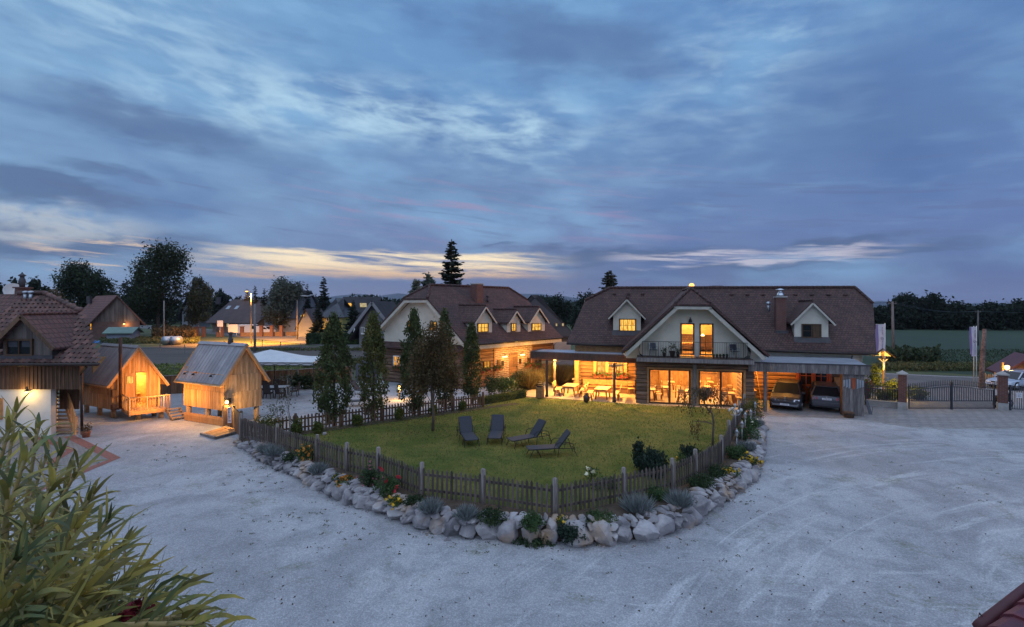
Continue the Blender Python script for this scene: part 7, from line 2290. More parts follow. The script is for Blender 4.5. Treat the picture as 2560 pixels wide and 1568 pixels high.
def bench():
    t = thing('wooden_bench', 'x', 'bench', group='pine benches on the terrace')
    part('seat', 'pine', t, lambda b: b.box(-.72, -.2, .43, .72, .2, .475), .008)
    part('backrest', 'pine', t, lambda b: b.slab([(-.78, .26, .62), (.78, .26, .62), (.74, .33, .92), (0, .34, .97), (-.74, .33, .92)], (0, .035, 0)), .006)
    for s in (-1, 1):
        part('backrest_post', 'pineleg', t, lambda b: b.tube([(s * .55, .14, .43), (s * .6, .26, .62), (s * .62, .30, .88)], .03, 6))
        for q in (-1, 1): part('leg', 'pineleg', t, lambda b: b.beam((s * .55, q * .12, .44), (s * .64, q * .2, 0), .07, .07))
    return t


def chair(seatm='pine', name='wooden_chair', grp='dining chairs in the lit room'):
    t = thing(name, 'x', 'chair', group=grp)
    part('seat', seatm, t, lambda b: b.box(-.21, -.21, .43, .21, .21, .465), .006)
    part('backrest', seatm, t, lambda b: (b.box(-.2, .19, .62, .2, .215, .70), b.box(-.2, .2, .82, .2, .225, .95)))
    for sx in (-1, 1):
        part('leg', 'pineleg', t, lambda b: b.box(sx * .19 - .02, -.2, 0, sx * .19 + .02, -.16, .43))
        part('leg', 'pineleg', t, lambda b: b.beam((sx * .19, .18, 0), (sx * .19, .22, .98), .04, .04))
    return t


def put(first, items, z):
    """first object moves to the first spot, the others are copies: (x, y, yaw, label)"""
    for i, (x, y, a, lab) in enumerate(items):
        if i == 0: first.location = (x, y, z); first.rotation_euler = (0, 0, a); first['label'] = lab; first['group'] = first['group']
        else: dup(first, (x, y, z), a, lab)


ta = table(.95, 1.5); ta['group'] = 'pine tables on the terrace'
p1, p2 = gr(1425, 989, .15), gr(1508, 997, .15)
p1 += Vector((.1, .2, 0)); p2 += Vector((0, .2, 0))
put(ta, [(p1.x, p1.y, YAW - .1, 'pine terrace table nearer the litter bin'), (p2.x, p2.y, YAW - .1, 'pine terrace table nearer the dark square post at the glass front')], .15)
tl = table(2.9, .75, name='long_table'); tl['group'] = 'pine tables on the terrace'; p3 = gr(1478, 974, .15)
put(tl, [(p3.x, p3.y + .4, YAW, 'longest pine table along the bench at the log wall')], .15)
bn = bench(); e1 = Vector((math.cos(YAW), math.sin(YAW), 0))
put(bn, [((p1 - e1 * .95).x, (p1 - e1 * .95).y, YAW + R(90), 'pine bench left of the first table, nearest the litter bin'), ((p1 + e1 * .9).x, (p1 + e1 * .9).y, YAW - R(90), 'pine bench right of the first table, back to the other bench'),
         ((p2 - e1 * .95).x, (p2 - e1 * .95).y - .25, YAW + R(90), 'pine bench behind the clay urn, left of the second table'), ((p2 + e1 * .95).x, (p2 + e1 * .95).y, YAW - R(90), 'pine bench right of the dark square post')], .15)
wb = thing('wall_bench', 'long pine bench fixed before the log wall under the flower boxes', 'bench', FI((-2.2, 3.55, .15)), YAW)
part('seat', 'beam', wb, lambda b: b.box(-1.9, -.2, .42, 2.0, .2, .47)); part('backrest', 'beam', wb, lambda b: b.box(-1.9, .2, .55, 2.0, .24, .95))
part('front_board', 'log', wb, lambda b: b.box(-1.85, -.14, .02, 1.95, -.10, .41))
tc = chair('pine', 'wooden_chair', 'chairs on the terrace'); q = FI((-.45, 3.2, .15)); put(tc, [(q.x, q.y, YAW + .3, 'single pine chair in the corner of log wall and glass block')], .15)
ur = thing('clay_urn', 'dark bulbous clay urn at the front edge of the terrace', 'urn', gr(1466, 1006, .15))
part('body', 'urn', ur, lambda b: b.lathe((0, 0, 0), [(.12, 0), (.19, .12), (.23, .28), (.20, .42), (.12, .52), (.11, .58), (.14, .62)], 18))
part('rim', 'urn', ur, lambda b: b.lathe((0, 0, .61), [(.13, 0), (.15, .02), (.15, .05), (.12, .06)], 18))
bn_ = thing('litter_bin', 'slatted brown litter bin with hooped handle beside the canopy post', 'litter bin', gr(1350, 994, .15))
part('body', 'beam', bn_, lambda b: [b.box(math.cos(a) * .27 - .035, math.sin(a) * .27 - .035, .03, math.cos(a) * .27 + .035, math.sin(a) * .27 + .035, .78) for a in [k * .3307 for k in range(19)]])
part('liner', 'iron', bn_, lambda b: b.lathe((0, 0, .04), [(.24, 0), (.24, .74), (.26, .8), (.2, .82)], 14))
part('lid', 'iron', bn_, lambda b: (b.tube([(-.25, 0, .8), (-.2, 0, 1.0), (0, 0, 1.16), (.2, 0, 1.0), (.25, 0, .8)], .03, 6), b.slab([(-.22, -.2, .98), (.22, -.2, .98), (.22, .2, .98), (-.22, .2, .98)], (0, 0, .03))))


def flowerbox(label, c, w, yaw, fl='fl_red'):
    t = thing('flower_box', label, 'flower box', c, group='window flower boxes'); d = Vector((math.cos(yaw), math.sin(yaw), 0))
    b = MB(); b.beam(c - d * w / 2, c + d * w / 2, .2, .18); b.build('box', M['terracotta'], t)
    n = 620; C = np.outer(nrg.uniform(-.5, .5, n), np.array(d) * w * 1.1) + np.array(c) + nrg.normal(size=(n, 3)) * .11 + np.array([0, -.05, .17])
    leaves('foliage', M['lf_shrub'], C, .05, t); k = C[:26]
    leaves('blossom', M[fl], np.repeat(k, 7, 0) + nrg.normal(size=(26 * 7, 3)) * .025 + np.array([0, -.08, -.03]), .04, t)
    return t


for w_, lab in ((W1, 'flower box with red geraniums under the left terrace window'), (W2, 'flower box with red geraniums behind the dark square post')):
    flowerbox(lab, FI(((w_[0] + w_[1]) / 2, 3.78, w_[2] - .05)), .95, YAW)
hy = math.atan2(.733, .68)
for sx, sy, lab in ((1216, 929, 'dark flower box under the left log house window'), (1246, 924, 'flower box with pale leaves left of the entrance lantern'), (1322, 916, 'flower box with red flowers right of the entrance door'), (1344, 920, 'dark flower box under the last log house window')):
    x, z = HF.px(sx, sy, -.25); flowerbox(lab, HF((x, -.25, z)), .7, hy)
x, z = H.px(993, 924, -.25); flowerbox('flower box with red flowers on the log house gable side', H((x, -.25, z)), .8, math.atan2(-.503, .864))
# dining room
td = table(1.0, .85); td['group'] = 'dining tables in the lit room'
TS = [(.75, 1.3, 'dining table at the left edge of the glass front'), (1.75, 2.6, 'dining table behind the middle of the left glass door'), (3.2, 1.3, 'dining table hidden behind the weeping tree branches'), (5.9, 1.1, 'dining table nearest the right end of the glass front'), (6.2, 2.7, 'dining table behind the one at the right end'), (4.7, 3.6, 'dining table at the middle of the right glass door'), (2.3, 5.2, 'dining table deep in the room on the left'), (5.2, 6.0, 'dining table deep in the room on the right')]
its = []
for x, y, lab in TS: q = FI((x, y, 0)); its.append((q.x, q.y, YAW, lab))
put(td, its, .175)
dc = chair(); its = []
for x, y, lab in TS:
    nm = lab.replace('dining table ', '')
    for dx, dy, a, w in ((-.28, -.62, 180, 'first chair with back to the glass, '), (.28, .62, 0, 'chair on the far side, '), (.75, 0, -90, 'chair on the right end, ')):
        if x + dx > 6.9 or y + dy < .35: continue
        q = FI((x + dx, y + dy, 0)); its.append((q.x, q.y, YAW + R(a), ('pine ' + w + 'of the table ' + nm).replace('first chair', 'chair')))
for i, it in enumerate(its):
    w_ = it[3].split(); its[i] = (*it[:3], ' '.join(w_[:16]))
put(dc, its, .175)
for x, y, lab in ((1.7, 2.6, 'hanging lamp over the left dining tables'), (5.3, 2.4, 'hanging lamp over the right dining tables')):
    t = thing('hanging_lamp', lab, 'lamp', FI((x, y, 2.2)), group='hanging lamps in the dining room')
    part('shade', 'pine', t, lambda b: b.lathe((0, 0, .05), [(.2, 0), (.12, .16), (.03, .2)], 12)); part('bulb', 'bulb_soft', t, lambda b: b.lathe((0, 0, 0), [(.02, -.02), (.07, .02), (.05, .08)], 10)); part('cord', 'black', t, lambda b: b.tube([(0, 0, .2), (0, 0, .85)], .01, 4))
# attic: lamp and desk behind the balcony doors
t = table(1.6, .6, .74); t['group'] = 'attic furniture'; q = FI((3.2, 2.2, 3.44)); put(t, [(q.x, q.y, YAW, 'table with ornaments behind the left balcony door')], 3.44)
t = thing('floor_lamp', 'arched reading lamp behind the right balcony door', 'lamp', FI((4.55, 1.2, 3.44)))
part('pole', 'iron', t, lambda b: b.tube([(0, 0, 0), (0, 0, 1.0), (-.05, 0, 1.3), (-.16, 0, 1.42)], .025, 6)); part('lamp_shade', 'bulb', t, lambda b: b.lathe((-.2, 0, 1.3), [(.13, 0), (.08, .1), (.02, .14)], 10)); part('base', 'iron', t, lambda b: b.lathe((0, 0, 0), [(.15, 0), (.14, .03), (.02, .04)], 12))
for x, lab in ((1.1, 'metal chair at the left end of the balcony'), (6.1, 'metal chair with dark back at the right end of the balcony')):
    t = thing('garden_chair', lab, 'chair', FI((x, -.45, 3.42)), YAW + .3, group='balcony chairs')
    part('seat', 'gate', t, lambda b: b.box(-.22, -.22, .42, .22, .22, .45)); part('backrest', 'gate', t, lambda b: b.slab([(-.22, .2, .5), (.22, .2, .5), (.22, .28, .88), (-.22, .28, .88)], (0, .02, 0)))
    for s in (-1, 1):
        part('leg', 'steel', t, lambda b: b.tube([(s * .22, -.22, 0), (s * .23, -.2, .62), (s * .23, .22, .64)], .014, 5)); part('leg', 'steel', t, lambda b: b.tube([(s * .22, .26, 0), (s * .22, .2, .44), (s * .22, .28, .88)], .014, 5))
for i, (x, s) in enumerate(((1.75, 1.3), (2.25, 1.9), (2.6, 1.2), (4.8, .8), (5.0, .8), (5.2, .8), (5.4, .85), (5.6, .85))):
    lab = ['square dark planter left on the balcony', 'tall bushy plant pot on the balcony', 'small plant pot right of the bushy one', 'first of five small dark pots on the balcony, next to the right door', 'second of the five small dark balcony pots', 'middle one of the five small dark balcony pots', 'fourth of the five small dark balcony pots', 'last of the five small dark balcony pots, farthest from the door'][i]
    t = thing('plant_pot', lab, 'plant pot', FI((x, -.7, 3.42)), group='plant pots on the balcony')
    part('pot', 'urn', t, lambda b: b.lathe((0, 0, 0), [(.07 * s, 0), (.1 * s, .2 * s), (.11 * s, .22 * s)], 10))
    if i < 3: C = np.array(FI((x, -.7, 3.42 + .34 * s))) + nrg.normal(size=(90, 3)) * .07 * s; leaves('foliage', M['lf_shrub_dark'], C, .05, t)
    else: part('soil', 'lf_shrub_dark', t, lambda b: b.lathe((0, 0, .2 * s), [(.09, 0), (.1, .06), (.04, .12)], 8))

# ---- white garden tent, rattan group, board fence
GZ = [Vector((-14.1, 34.85, 0)), Vector((-21.6, 35.2, 0)), Vector((-22.4, 39.6, 0)), Vector((-15.2, 39.2, 0))]; ap = Vector((-18.4, 37.3, 3.48)); gz = thing('garden_tent', 'garden tent with white canvas roof on thin dark iron posts', 'gazebo', (-18, 37, 0)); zt = 2.78
b = MB(); K = [p + Vector((0, 0, zt)) for p in GZ]
for i in range(4):
    a, c = K[i], K[(i + 1) % 4]; N_ = 6
    for u in range(N_):
        for v in range(N_):
            def pt(u, v):
                e = a.lerp(c, u / N_); r_ = v / N_; return e.lerp(ap, r_) - Vector((0, 0, .22 * math.sin(math.pi * r_) * (1 - r_)))
            b.sm = True; b.face([pt(u, v), pt(u + 1, v), pt(u + 1, v + 1), pt(u, v + 1)] if v < N_ - 1 else [pt(u, v), pt(u + 1, v), ap])
    b.sm = False; b.face([a, c, c - Vector((0, 0, .20)), a - Vector((0, 0, .20))])
b.build('canopy', M['canvas'], gz)
b = MB()
for i in range(4):
    a, c = K[i], K[(i + 1) % 4]
    for z in (-.02, -.26): b.beam(a + Vector((0, -.02, z)), c + Vector((0, -.02, z)), .03, .03)
    n = 8
    for k in range(n):
        f0, f1 = k / n, (k + 1) / n
        for s in (-1, 1): b.tube([a.lerp(c, f0 + (f1 - f0) * j / 4) + Vector((0, -.03, -.14 + s * .09 * math.sin(math.pi * j / 4))) for j in range(5)], .012, 4, cap=False)
b.build('frame', M['iron'], gz)
for p in GZ + [Vector((-19.2, 39.6, 0))]:
    b = MB(); b.tube([p, p + Vector((0, 0, zt))], .045, 7); b.build('post', M['iron'], gz)
tb = table(2.6, 1.0, .74, 'garden_table', 'canvas', 'rattan', 0); tb['group'] = 'rattan dining group'; put(tb, [(-18.2, 36.9, .1, 'garden table with pale top among the dark rattan chairs')], 0)


def rattan():
    t = thing('rattan_chair', 'x', 'chair', group='dark rattan chairs under the white tent')
    part('seat', 'rattan', t, lambda b: b.box(-.26, -.26, .36, .26, .26, .45), .02); part('backrest', 'rattan', t, lambda b: b.slab([(-.27, .24, .45), (.27, .24, .45), (.25, .36, 1.08), (-.25, .36, 1.08)], (0, .05, 0)), .02)
    for s in (-1, 1):
        part('armrest', 'rattan', t, lambda b: b.tube([(s * .28, -.22, .42), (s * .29, -.2, .64), (s * .28, .28, .68)], .03, 6))
        for q in (-1, 1): part('leg', 'rattan', t, lambda b: b.beam((s * .24, q * .23, .37), (s * .27, q * .27, 0), .045, .045))
    return t


put(rattan(), [(-17.0, 36.0, 2.6, 'rattan chair at the near right corner of the garden table'), (-17.9, 36.0, 3.2, 'rattan chair in the middle of the near side of the table'), (-18.8, 36.1, 3.3, 'rattan chair nearest the stilt cabin corner'), (-16.4, 36.9, -1.4, 'rattan chair at the right end of the garden table'), (-18.4, 38.0, .1, 'rattan chair on the far side of the table by the back post'), (-19.3, 38.0, -.1, 'rattan chair on the far side half behind the cabin')], 0)
dup(l0, (-11.6, 37.6, 0), R(70), 'lounger on the white yard with raised back beside the tent post'); dup(l0, (-10.3, 33.4, 0), R(-75), 'lounger on the white yard seen between the first two columnar trees')
bf = thing('board_fence', 'long dark brown board fence behind the white tent', 'fence', (-20, 40, 0))
fp = [Vector((-31, 34.9, 0)), Vector((-29, 36.2, 0)), Vector((-24, 38.6, 0)), Vector((-18, 41.2, 0)), Vector((-14.2, 43.6, 0))]
for i in range(4):
    b = MB(); p, q = fp[i], fp[i + 1]; picket_run(b, p, q, 1.42, .165, .16, .03, 0, pointed=False, ragged=.0); b.build('board_panel', M['oldwood'], bf)
    b = MB(); b.beam(p + Vector((0, 0, 1.46)), q + Vector((0, 0, 1.46)), .14, .05); b.build('top_rail', M['greywood'], bf)
for i in range(5):
    b = MB(); p = fp[0].lerp(fp[-1], i / 4) if 0 else fp[i]; b.box(p.x - .07, p.y - .09, 0, p.x + .07, p.y + .03, 1.5); b.build('post', M['greywood'], bf)
bg = thing('board_gate', 'tall grey blue board gate with rounded corner at the fence end', 'gate', (-13.4, 43.7, 0))
M['bluegrey'] = mat('blue_grey_boards', (.12, .125, .15), (.085, .09, .11), scale=3, stretch=(5, 5, .6), rough=.8, rnd=.2)
g0, g1 = P(889, 43.8), P(940, 43.6)
b = MB(Frame(g0, (1, 0), (0, 1))); w = g1.x - g0.x; boards(b, 0, w, 0, .05, 2, .16, .03, top=lambda x: 1.45 + .52 * min(1, math.sin(min(1, x / .55) * 1.571))); b.build('board_panel', M['bluegrey'], bg)
b = MB(); b.box(g0.x, 43.85, 0, g0.x + .12, 43.97, 1.5); b.box(g1.x - .12, 43.85, 0, g1.x, 43.97, 2); b.build('post', M['bluegrey'], bg)
# wooden ramp slab, lamp post, potted plant
rp = thing('timber_platform', 'low timber platform lying at the foot of the white notice board', 'platform', gr(550, 1082))
q = [gr(502, 1087.5), gr(538, 1099), gr(601, 1077, .12), gr(563, 1067, .12)]
b = MB(); b.slab([Vector((p.x, p.y, .07 + .06 * (i > 1))) for i, p in enumerate(q)], (0, 0, -.06)); b.build('deck', M['larch_grey'], rp)
b = MB()
for i in range(9): b.beam(q[0].lerp(q[1], (i + .5) / 9) + Vector((0, 0, .075)), q[3].lerp(q[2], (i + .5) / 9) + Vector((0, 0, .022)), .11, .02)
b.build('plank', M['larch'], rp)
b = MB(); [b.beam(Vector((q[i].x, q[i].y, .06)), Vector((q[j].x, q[j].y, .1)), .1, .12) for i, j in ((0, 1), (1, 2), (2, 3))]; b.build('edge_board', M['greywood'], rp)
pl_ = gr(998.5, 999, .0); lp_ = thing('garden_lamp', 'short garden lamp post glowing behind the inner fence', 'lamp post', pl_)
part('post', 'greywood', lp_, lambda b: b.tube([(0, 0, 0), (0, 0, .75)], .08, 8)); part('lamp_glass', 'bulb', lp_, lambda b: b.lathe((0, 0, .82), [(.05, -.06), (.10, 0), (.11, .1), (.07, .17)], 12)); part('cap', 'iron', lp_, lambda b: b.lathe((0, 0, 1.0), [(.14, 0), (.08, .07), (.02, .12)], 12))
lamp('POINT', pl_ + Vector((.0, -.28, .95)), 42, (1, .52, .12), .08, lp_)
pp = gr(215, 1093); t = thing('potted_plant', 'terracotta pot with small bronze plant at the foot of the downpipe', 'plant pot', pp)
part('pot', 'terracotta', t, lambda b: b.lathe((0, 0, 0), [(.15, 0), (.2, .26), (.22, .3), (.16, .31)], 12)); leaves('foliage', M['lf_brown'], np.array(pp) + np.array([0, 0, .45]) + nrg.normal(size=(150, 3)) * .11, .05, t)


def garden_lantern(lab, p):
    t = thing('garden_lantern', lab, 'lantern', p, group='white garden lanterns on stakes')
    part('stake', 'zinc', t, lambda b: b.tube([(0, 0, 0), (0, 0, .75)], .014, 6)); part('lantern_body', 'concrete', t, lambda b: b.lathe((0, 0, .75), [(.03, 0), (.06, .05), (.065, .2), (.045, .22)], 6)); part('roof', 'zinc', t, lambda b: b.lathe((0, 0, .96), [(.10, 0), (.05, .08), (.015, .13), (.02, .16)], 6))


for sx, sy, lab in ((1842, 1136, 'white garden lantern on a stake, nearest the last upright log post'), (1855, 1112, 'white garden lantern just behind the nearest one'), (1863, 1085, 'white garden lantern half hidden in the rose thicket'), (1877, 1077, 'white garden lantern above the pale rose blossoms'), (1888, 1054, 'white garden lantern farthest back by the carport')): garden_lantern(lab, gr(sx, sy, .35))
p = gr(1838, 1088, .3); t = thing('candelabra', 'white metal candelabra standing by the right picket fence', 'candelabra', p)
part('stem', 'zinc', t, lambda b: b.tube([(0, 0, 0), (0, 0, 1.45)], .02, 6)); part('arm', 'zinc', t, lambda b: (b.tube([(-.3, 0, 1.2), (-.2, 0, 1.02), (0, 0, 1.0), (.2, 0, 1.02), (.3, 0, 1.2)], .016, 5), b.tube([(0, -.3, 1.2), (0, 0, 1.0), (0, .3, 1.2)], .016, 5)))
for x, y, z in ((-.3, 0, 1.2), (.3, 0, 1.2), (0, -.3, 1.2), (0, .3, 1.2), (0, 0, 1.45)): part('candle_cup', 'canvas', t, lambda b: b.lathe((x, y, z), [(.05, 0), (.07, .05), (.06, .13)], 8))

# ---- cars
M['carblue'] = mat('dark_grey_metallic', (.030, .029, .038), rough=.5, metal=.1, coat=.15); M['carsilver'] = mat('grey_metallic', (.075, .075, .092), rough=.4, metal=.3, coat=.4); M['carwhite'] = mat('silver_white_paint', (.42, .46, .54), rough=.3, metal=.3, coat=.5)
M['tail'] = mat('red_tail_lamp', (.30, .01, .03), rough=.2, coat=.5); M['head'] = mat('clear_headlamp', (.55, .55, .6), rough=.1, metal=.6); M['chrome'] = mat('chrome_trim', (.6, .6, .62), rough=.15, metal=1)


def car(label, loc, yaw, paint, plate, front=True, estate=False, bump='carsilver'):
    t = thing('parked_car', label, 'car', loc, yaw)
    hz = -.16 if estate else 0
    ST = [(-2.3, .66, .36, .60), (-2.24, .80, .30, .74), (-2.0, .90, .26, .86), (-1.2, .925, .25, .98), (0, .93, .25, 1.02), (1.2, .925, .25, 1.05), (2.0, .90, .30, 1.06), (2.26, .84, .38, 1.0), (2.33, .76, .46, .82)]
    b = MB(L_); b.sm = True; rows = []
    for y, w, zb, zt in ST:
        zt += hz; h = [(0, zb), (w * .86, zb), (w, zb + .12), (w * 1.01, (zb + zt) / 2), (w * .97, zt - .07), (w * .88, zt), (0, zt + .035)]
        rows.append([(x, y, z) for x, z in h] + [(-x, y, z) for x, z in h[-2:0:-1]])
    for i in range(len(rows) - 1):
        for k in range(12):
            k2 = (k + 1) % 12; b.face([rows[i][k], rows[i][k2], rows[i + 1][k2], rows[i + 1][k]], .5)
    b.face(rows[0][::-1], .5); b.face(rows[-1], .5); b.build('body', M[paint], t)
    zf, zr, ht = 1.0 + hz, 1.05 + hz, 1.64 + hz * 1.4
    B4 = [(-.82, -1.2, zf), (.82, -1.2, zf), (.83, 2.15, zr), (-.83, 2.15, zr)]; T4 = [(-.62, -.42, ht - .03), (.62, -.42, ht - .03), (.60, 1.72, ht - .05), (-.60, 1.72, ht - .05)]
    part('window', 'darkglass', t, lambda b: b.faces(B4 + T4, [(0, 1, 5, 4), (1, 2, 6, 5), (2, 3, 7, 6), (3, 0, 4, 7)]))
    part('roof', paint, t, lambda b: b.slab([(-.64, -.46, ht - .02), (.64, -.46, ht - .02), (.63, 1.80, ht - .04), (-.63, 1.80, ht - .04)][::-1], (0, 0, -.05)), .03)
    for i in range(4): part('pillar', paint, t, lambda b: b.beam(B4[i], T4[i], .07, .07))
    for s in (-1, 1):
        part('pillar', paint, t, lambda b: b.beam((s * .835, .45, 1.02 + hz), (s * .625, .5, ht - .04), .08, .03)); part('roof_rail', 'chrome' if estate else 'black', t, lambda b: b.tube([(s * .6, -.2, ht), (s * .6, 0, ht + .05), (s * .59, 1.5, ht + .04), (s * .59, 1.65, ht)], .018, 5))
        mr = part('mirror', paint, t, lambda b: b.box(s * .86, -1.0, 1.0 + hz, s * 1.08, -.88, 1.15 + hz), .03)
        for y in (-1.42, 1.40):
            tw = part('wheel', 'rubber', t, lambda b: b.tube([(s * .70, y, .34), (s * .925, y, .34)], .34, 18)); part('rim', 'steel', tw, lambda b: b.tube([(s * .90, y, .34), (s * .935, y, .34)], .21, 10))
        part('headlight', 'head', t, lambda b: b.slab([(s * .50, -2.275, .66 + hz), (s * .80, -2.16, .68 + hz), (s * .82, -2.10, .79 + hz), (s * .52, -2.2, .79 + hz)][::s], (0, -.03, 0)))
        part('tail_light', 'tail', t, lambda b: b.slab([(s * .50, 2.30, .80 + hz), (s * .80, 2.26, .78 + hz), (s * .82, 2.2, .97 + hz), (s * .50, 2.26, .95 + hz)][::-s], (0, .05, 0)), .01)
        if front: part('grille', 'black', t, lambda b: b.slab([(s * .03, -2.28, .66 + hz), (s * .33, -2.27, .66 + hz), (s * .40, -2.23, .79 + hz), (s * .03, -2.24, .79 + hz)][::s], (0, -.025, 0)))
        if front: part('grille_frame', 'chrome', t, lambda b: b.tube([(s * .03, -2.31, .66 + hz), (s * .33, -2.30, .66 + hz), (s * .40, -2.26, .79 + hz), (s * .03, -2.27, .79 + hz), (s * .03, -2.31, .66 + hz)], .012, 4))
    part('bumper', bump, t, lambda b: b.slab([(-.72, -2.30, .36), (.72, -2.30, .36), (.80, -2.2, .55 + hz * .5), (-.80, -2.2, .55 + hz * .5)], (0, -.06, 0)), .02); part('bumper', paint, t, lambda b: b.slab([(.78, 2.34, .42), (-.78, 2.34, .42), (-.80, 2.36, .66), (.80, 2.36, .66)], (0, .06, 0)), .02); part('sill', 'black', t, lambda b: b.box(-.8, 2.36, .34, .8, 2.41, .42))
    s, y, z = (-1, -2.37, .46) if front else (1, 2.34, .86 + hz)
    pl = part('number_plate', 'paper', t, lambda b: b.box(-.26, y - .012, z - .06, .26, y + .012, z + .06))
    tx = text_mesh(plate, .10, M['ink'], (0, 0, 0), (R(90), 0, 0 if front else R(180)), None, 'lettering'); tx.parent = pl; tx.location = (0, y + s * .016, z)
    part('emblem', 'chrome', t, lambda b: b.tube([(0, -2.25, .845 + hz), (0, -2.27, .845 + hz)], .04, 10) if front else b.tube([(0, 2.31, .975 + hz), (0, 2.35, .97 + hz)], .04, 10))
    return t


cy1 = gr(1962, 1028); cy2 = gr(2067, 1032); din = Vector((.25, .968, 0))
car('dark car parked nose outwards in the left carport bay', cy1 + Vector((.56, .83, 0)) * 2.2, math.atan2(-.56, .83), 'carblue', 'LJ 053-SP', True)
car('grey car parked tail outwards in the right carport bay', cy2 + Vector((.50, .866, 0)) * 2.35, math.atan2(-.50, .866) + math.pi, 'carsilver', 'LJ 951-BV', False)
car('silver white estate car parked beyond the right gate pillar', P(2535, 39.6) + Vector((1.3, 1.0, 0)), R(-78), 'carwhite', 'LJ 420-KT', True, True, 'carwhite')

# ---- gate, pillars and railings
def pillar(label, x0, x1, Y):
    t = thing('gate_pillar', label, 'gate pillar', ((x0 + x1) / 2, Y, 0), R(-37), group='brick gate pillars'); w = .225
    part('shaft', 'brick_red', t, lambda b: b.box(-w, -w, .48, w, w, 2.28)); part('plinth', 'concrete', t, lambda b: b.box(-w - .03, -w - .03, 0, w + .03, w + .03, .478)); part('cap', 'concrete', t, lambda b: (b.box(-w - .08, -w - .08, 2.282, w + .08, w + .08, 2.36), b.faces([(-w - .06, -w - .06, 2.361), (w + .06, -w - .06, 2.361), (w + .06, w + .06, 2.361), (-w - .06, w + .06, 2.361), (0, 0, 2.56)], [(0, 1, 4), (1, 2, 4), (2, 3, 4), (3, 0, 4)])))


gx0, gx1 = P(2254, 32).x, P(2276, 32).x; hx0, hx1 = P(2507, 31.7).x, P(2529, 31.7).x
pillar('brick gate pillar at the left side of the double gate', gx0, gx1, 32.3); pillar('brick gate pillar at the right side of the double gate', hx0, hx1, 32.0)
gt = thing('double_gate', 'grey metal double gate with arched top and upright slats', 'gate', ((gx1 + hx0) / 2, 32.2, 0)); xa, xb = gx1 + .06, hx0 - .06; xm = (xa + xb) / 2
tp = lambda x: 1.26 + .24 * math.sin(min(1, max(0, 1 - abs(x - xm) / (xb - xm))) * 1.571) ** 1.6
for (s0, s1) in ((xa, xm - .03), (xm + .03, xb)):
    b = MB(); n = 24; Yg = 32.2
    for i in range(n + 1):
        x = s0 + (s1 - s0) * i / n; z = tp(x)
        b.box(x - .012, Yg - .012, z + .06, x + .012, Yg + .012, z + .40); b.tube([(x, Yg, z + .40), (x, Yg, z + .47)], [.022, .004], 4)
        if i < n: b.box(x + .012, Yg - .01, .56, x + (s1 - s0) / n - .045, Yg + .01, tp(x + .05)); x2 = s0 + (s1 - s0) * (i + 1) / n; b.beam((x, Yg, tp(x)), (x2, Yg, tp(x2)), .04, .035); b.beam((x, Yg, tp(x) + .14), (x2, Yg, tp(x2) + .14), .03, .025)
        for k in (0, .5): b.box(x + k * (s1 - s0) / n - .008, Yg - .008, .08, x + k * (s1 - s0) / n + .008, Yg + .008, .56) if i < n else None
    for z in (.08, .56): b.beam((s0, Yg, z), (s1, Yg, z), .04, .05)
    b.box(s0 - .02, Yg - .03, .04, s0 + .04, Yg + .03, tp(s0) + .3); b.box(s1 - .04, Yg - .03, .04, s1 + .02, Yg + .03, tp(s1) + .3)
    b.build('gate_leaf', M['gate'], gt)
b = MB(); b.box(xm - .05, 32.14, .0, xm + .05, 32.26, 1.78); b.build('centre_post', M['gate'], gt)


def railing(name, label, p, q, zb, zt, wide=.075):
    t = thing(name, label, 'fence', p); b = MB(); n = int((q - p).length / .125)
    for i in range(n + 1):
        c = p.lerp(q, i / n); b.box(c.x - wide / 2, c.y - .01, zb, c.x + wide / 2, c.y + .01, zt); b.box(c.x - .01, c.y - .01, zt, c.x + .01, c.y + .01, zt + .34)
    b.build('slat_panel', M['gate'], t); b = MB()
    for z in (zb, zt, zt + .16): b.beam(p + Vector((0, 0, z)), q + Vector((0, 0, z)), .035, .045)
    b.build('rail', M['gate'], t)
    for c in (p, q):
        b = MB(); b.box(c.x - .04, c.y - .04, 0, c.x + .04, c.y + .04, zt + .36); b.build('post', M['gate'], t)
    return t


sa_, sb2 = P(2164, 33.6), P(2250, 32.6)
railing('slat_railing', 'grey slatted railing on a low wall between carport and gate pillar', sa_, sb2, .48, 1.18)
t = thing('low_wall', 'low pale wall under the slatted railing by the carport', 'wall', sa_); b = MB(); b.beam(sa_ + Vector((0, 0, .17)), sb2 + Vector((0, 0, .17)), .25, .34); b.build('wall', M['concrete'], t); b = MB(); b.beam(sa_ + Vector((0, 0, .36)), sb2 + Vector((0, 0, .36)), .32, .05); b.build('coping', M['concrete'], t)
railing('side_gate', 'narrow slatted side gate right of the right pillar', Vector((hx1 + .12, 31.9, 0)), Vector((hx1 + 1.05, 31.8, 0)), .1, 1.3, .03)
t = thing('notice_sign', 'small white notice on the narrow side gate', 'sign', (hx1 + .55, 31.75, 1.0)); part('sign_panel', 'paper', t, lambda b: b.box(-.17, -.01, -.15, .17, .01, .17))
part('lettering', 'ink', t, lambda b: [b.box(-.13, -.014, .1 - k * .06, .05 + .08 * (k % 2), -.0105, .12 - k * .06) for k in range(4)])
t = thing('moped', 'dark moped standing behind the narrow side gate', 'moped', (hx1 + .55, 32.8, 0), R(8))
for y in (-.0,):
    for x in (-.5, .5): w_ = part('wheel', 'rubber', t, lambda b: b.tube([(x, -.05, .27), (x, .05, .27)], .27, 14)); part('rim', 'steel', w_, lambda b: b.tube([(x, -.055, .27), (x, .055, .27)], .16, 10))
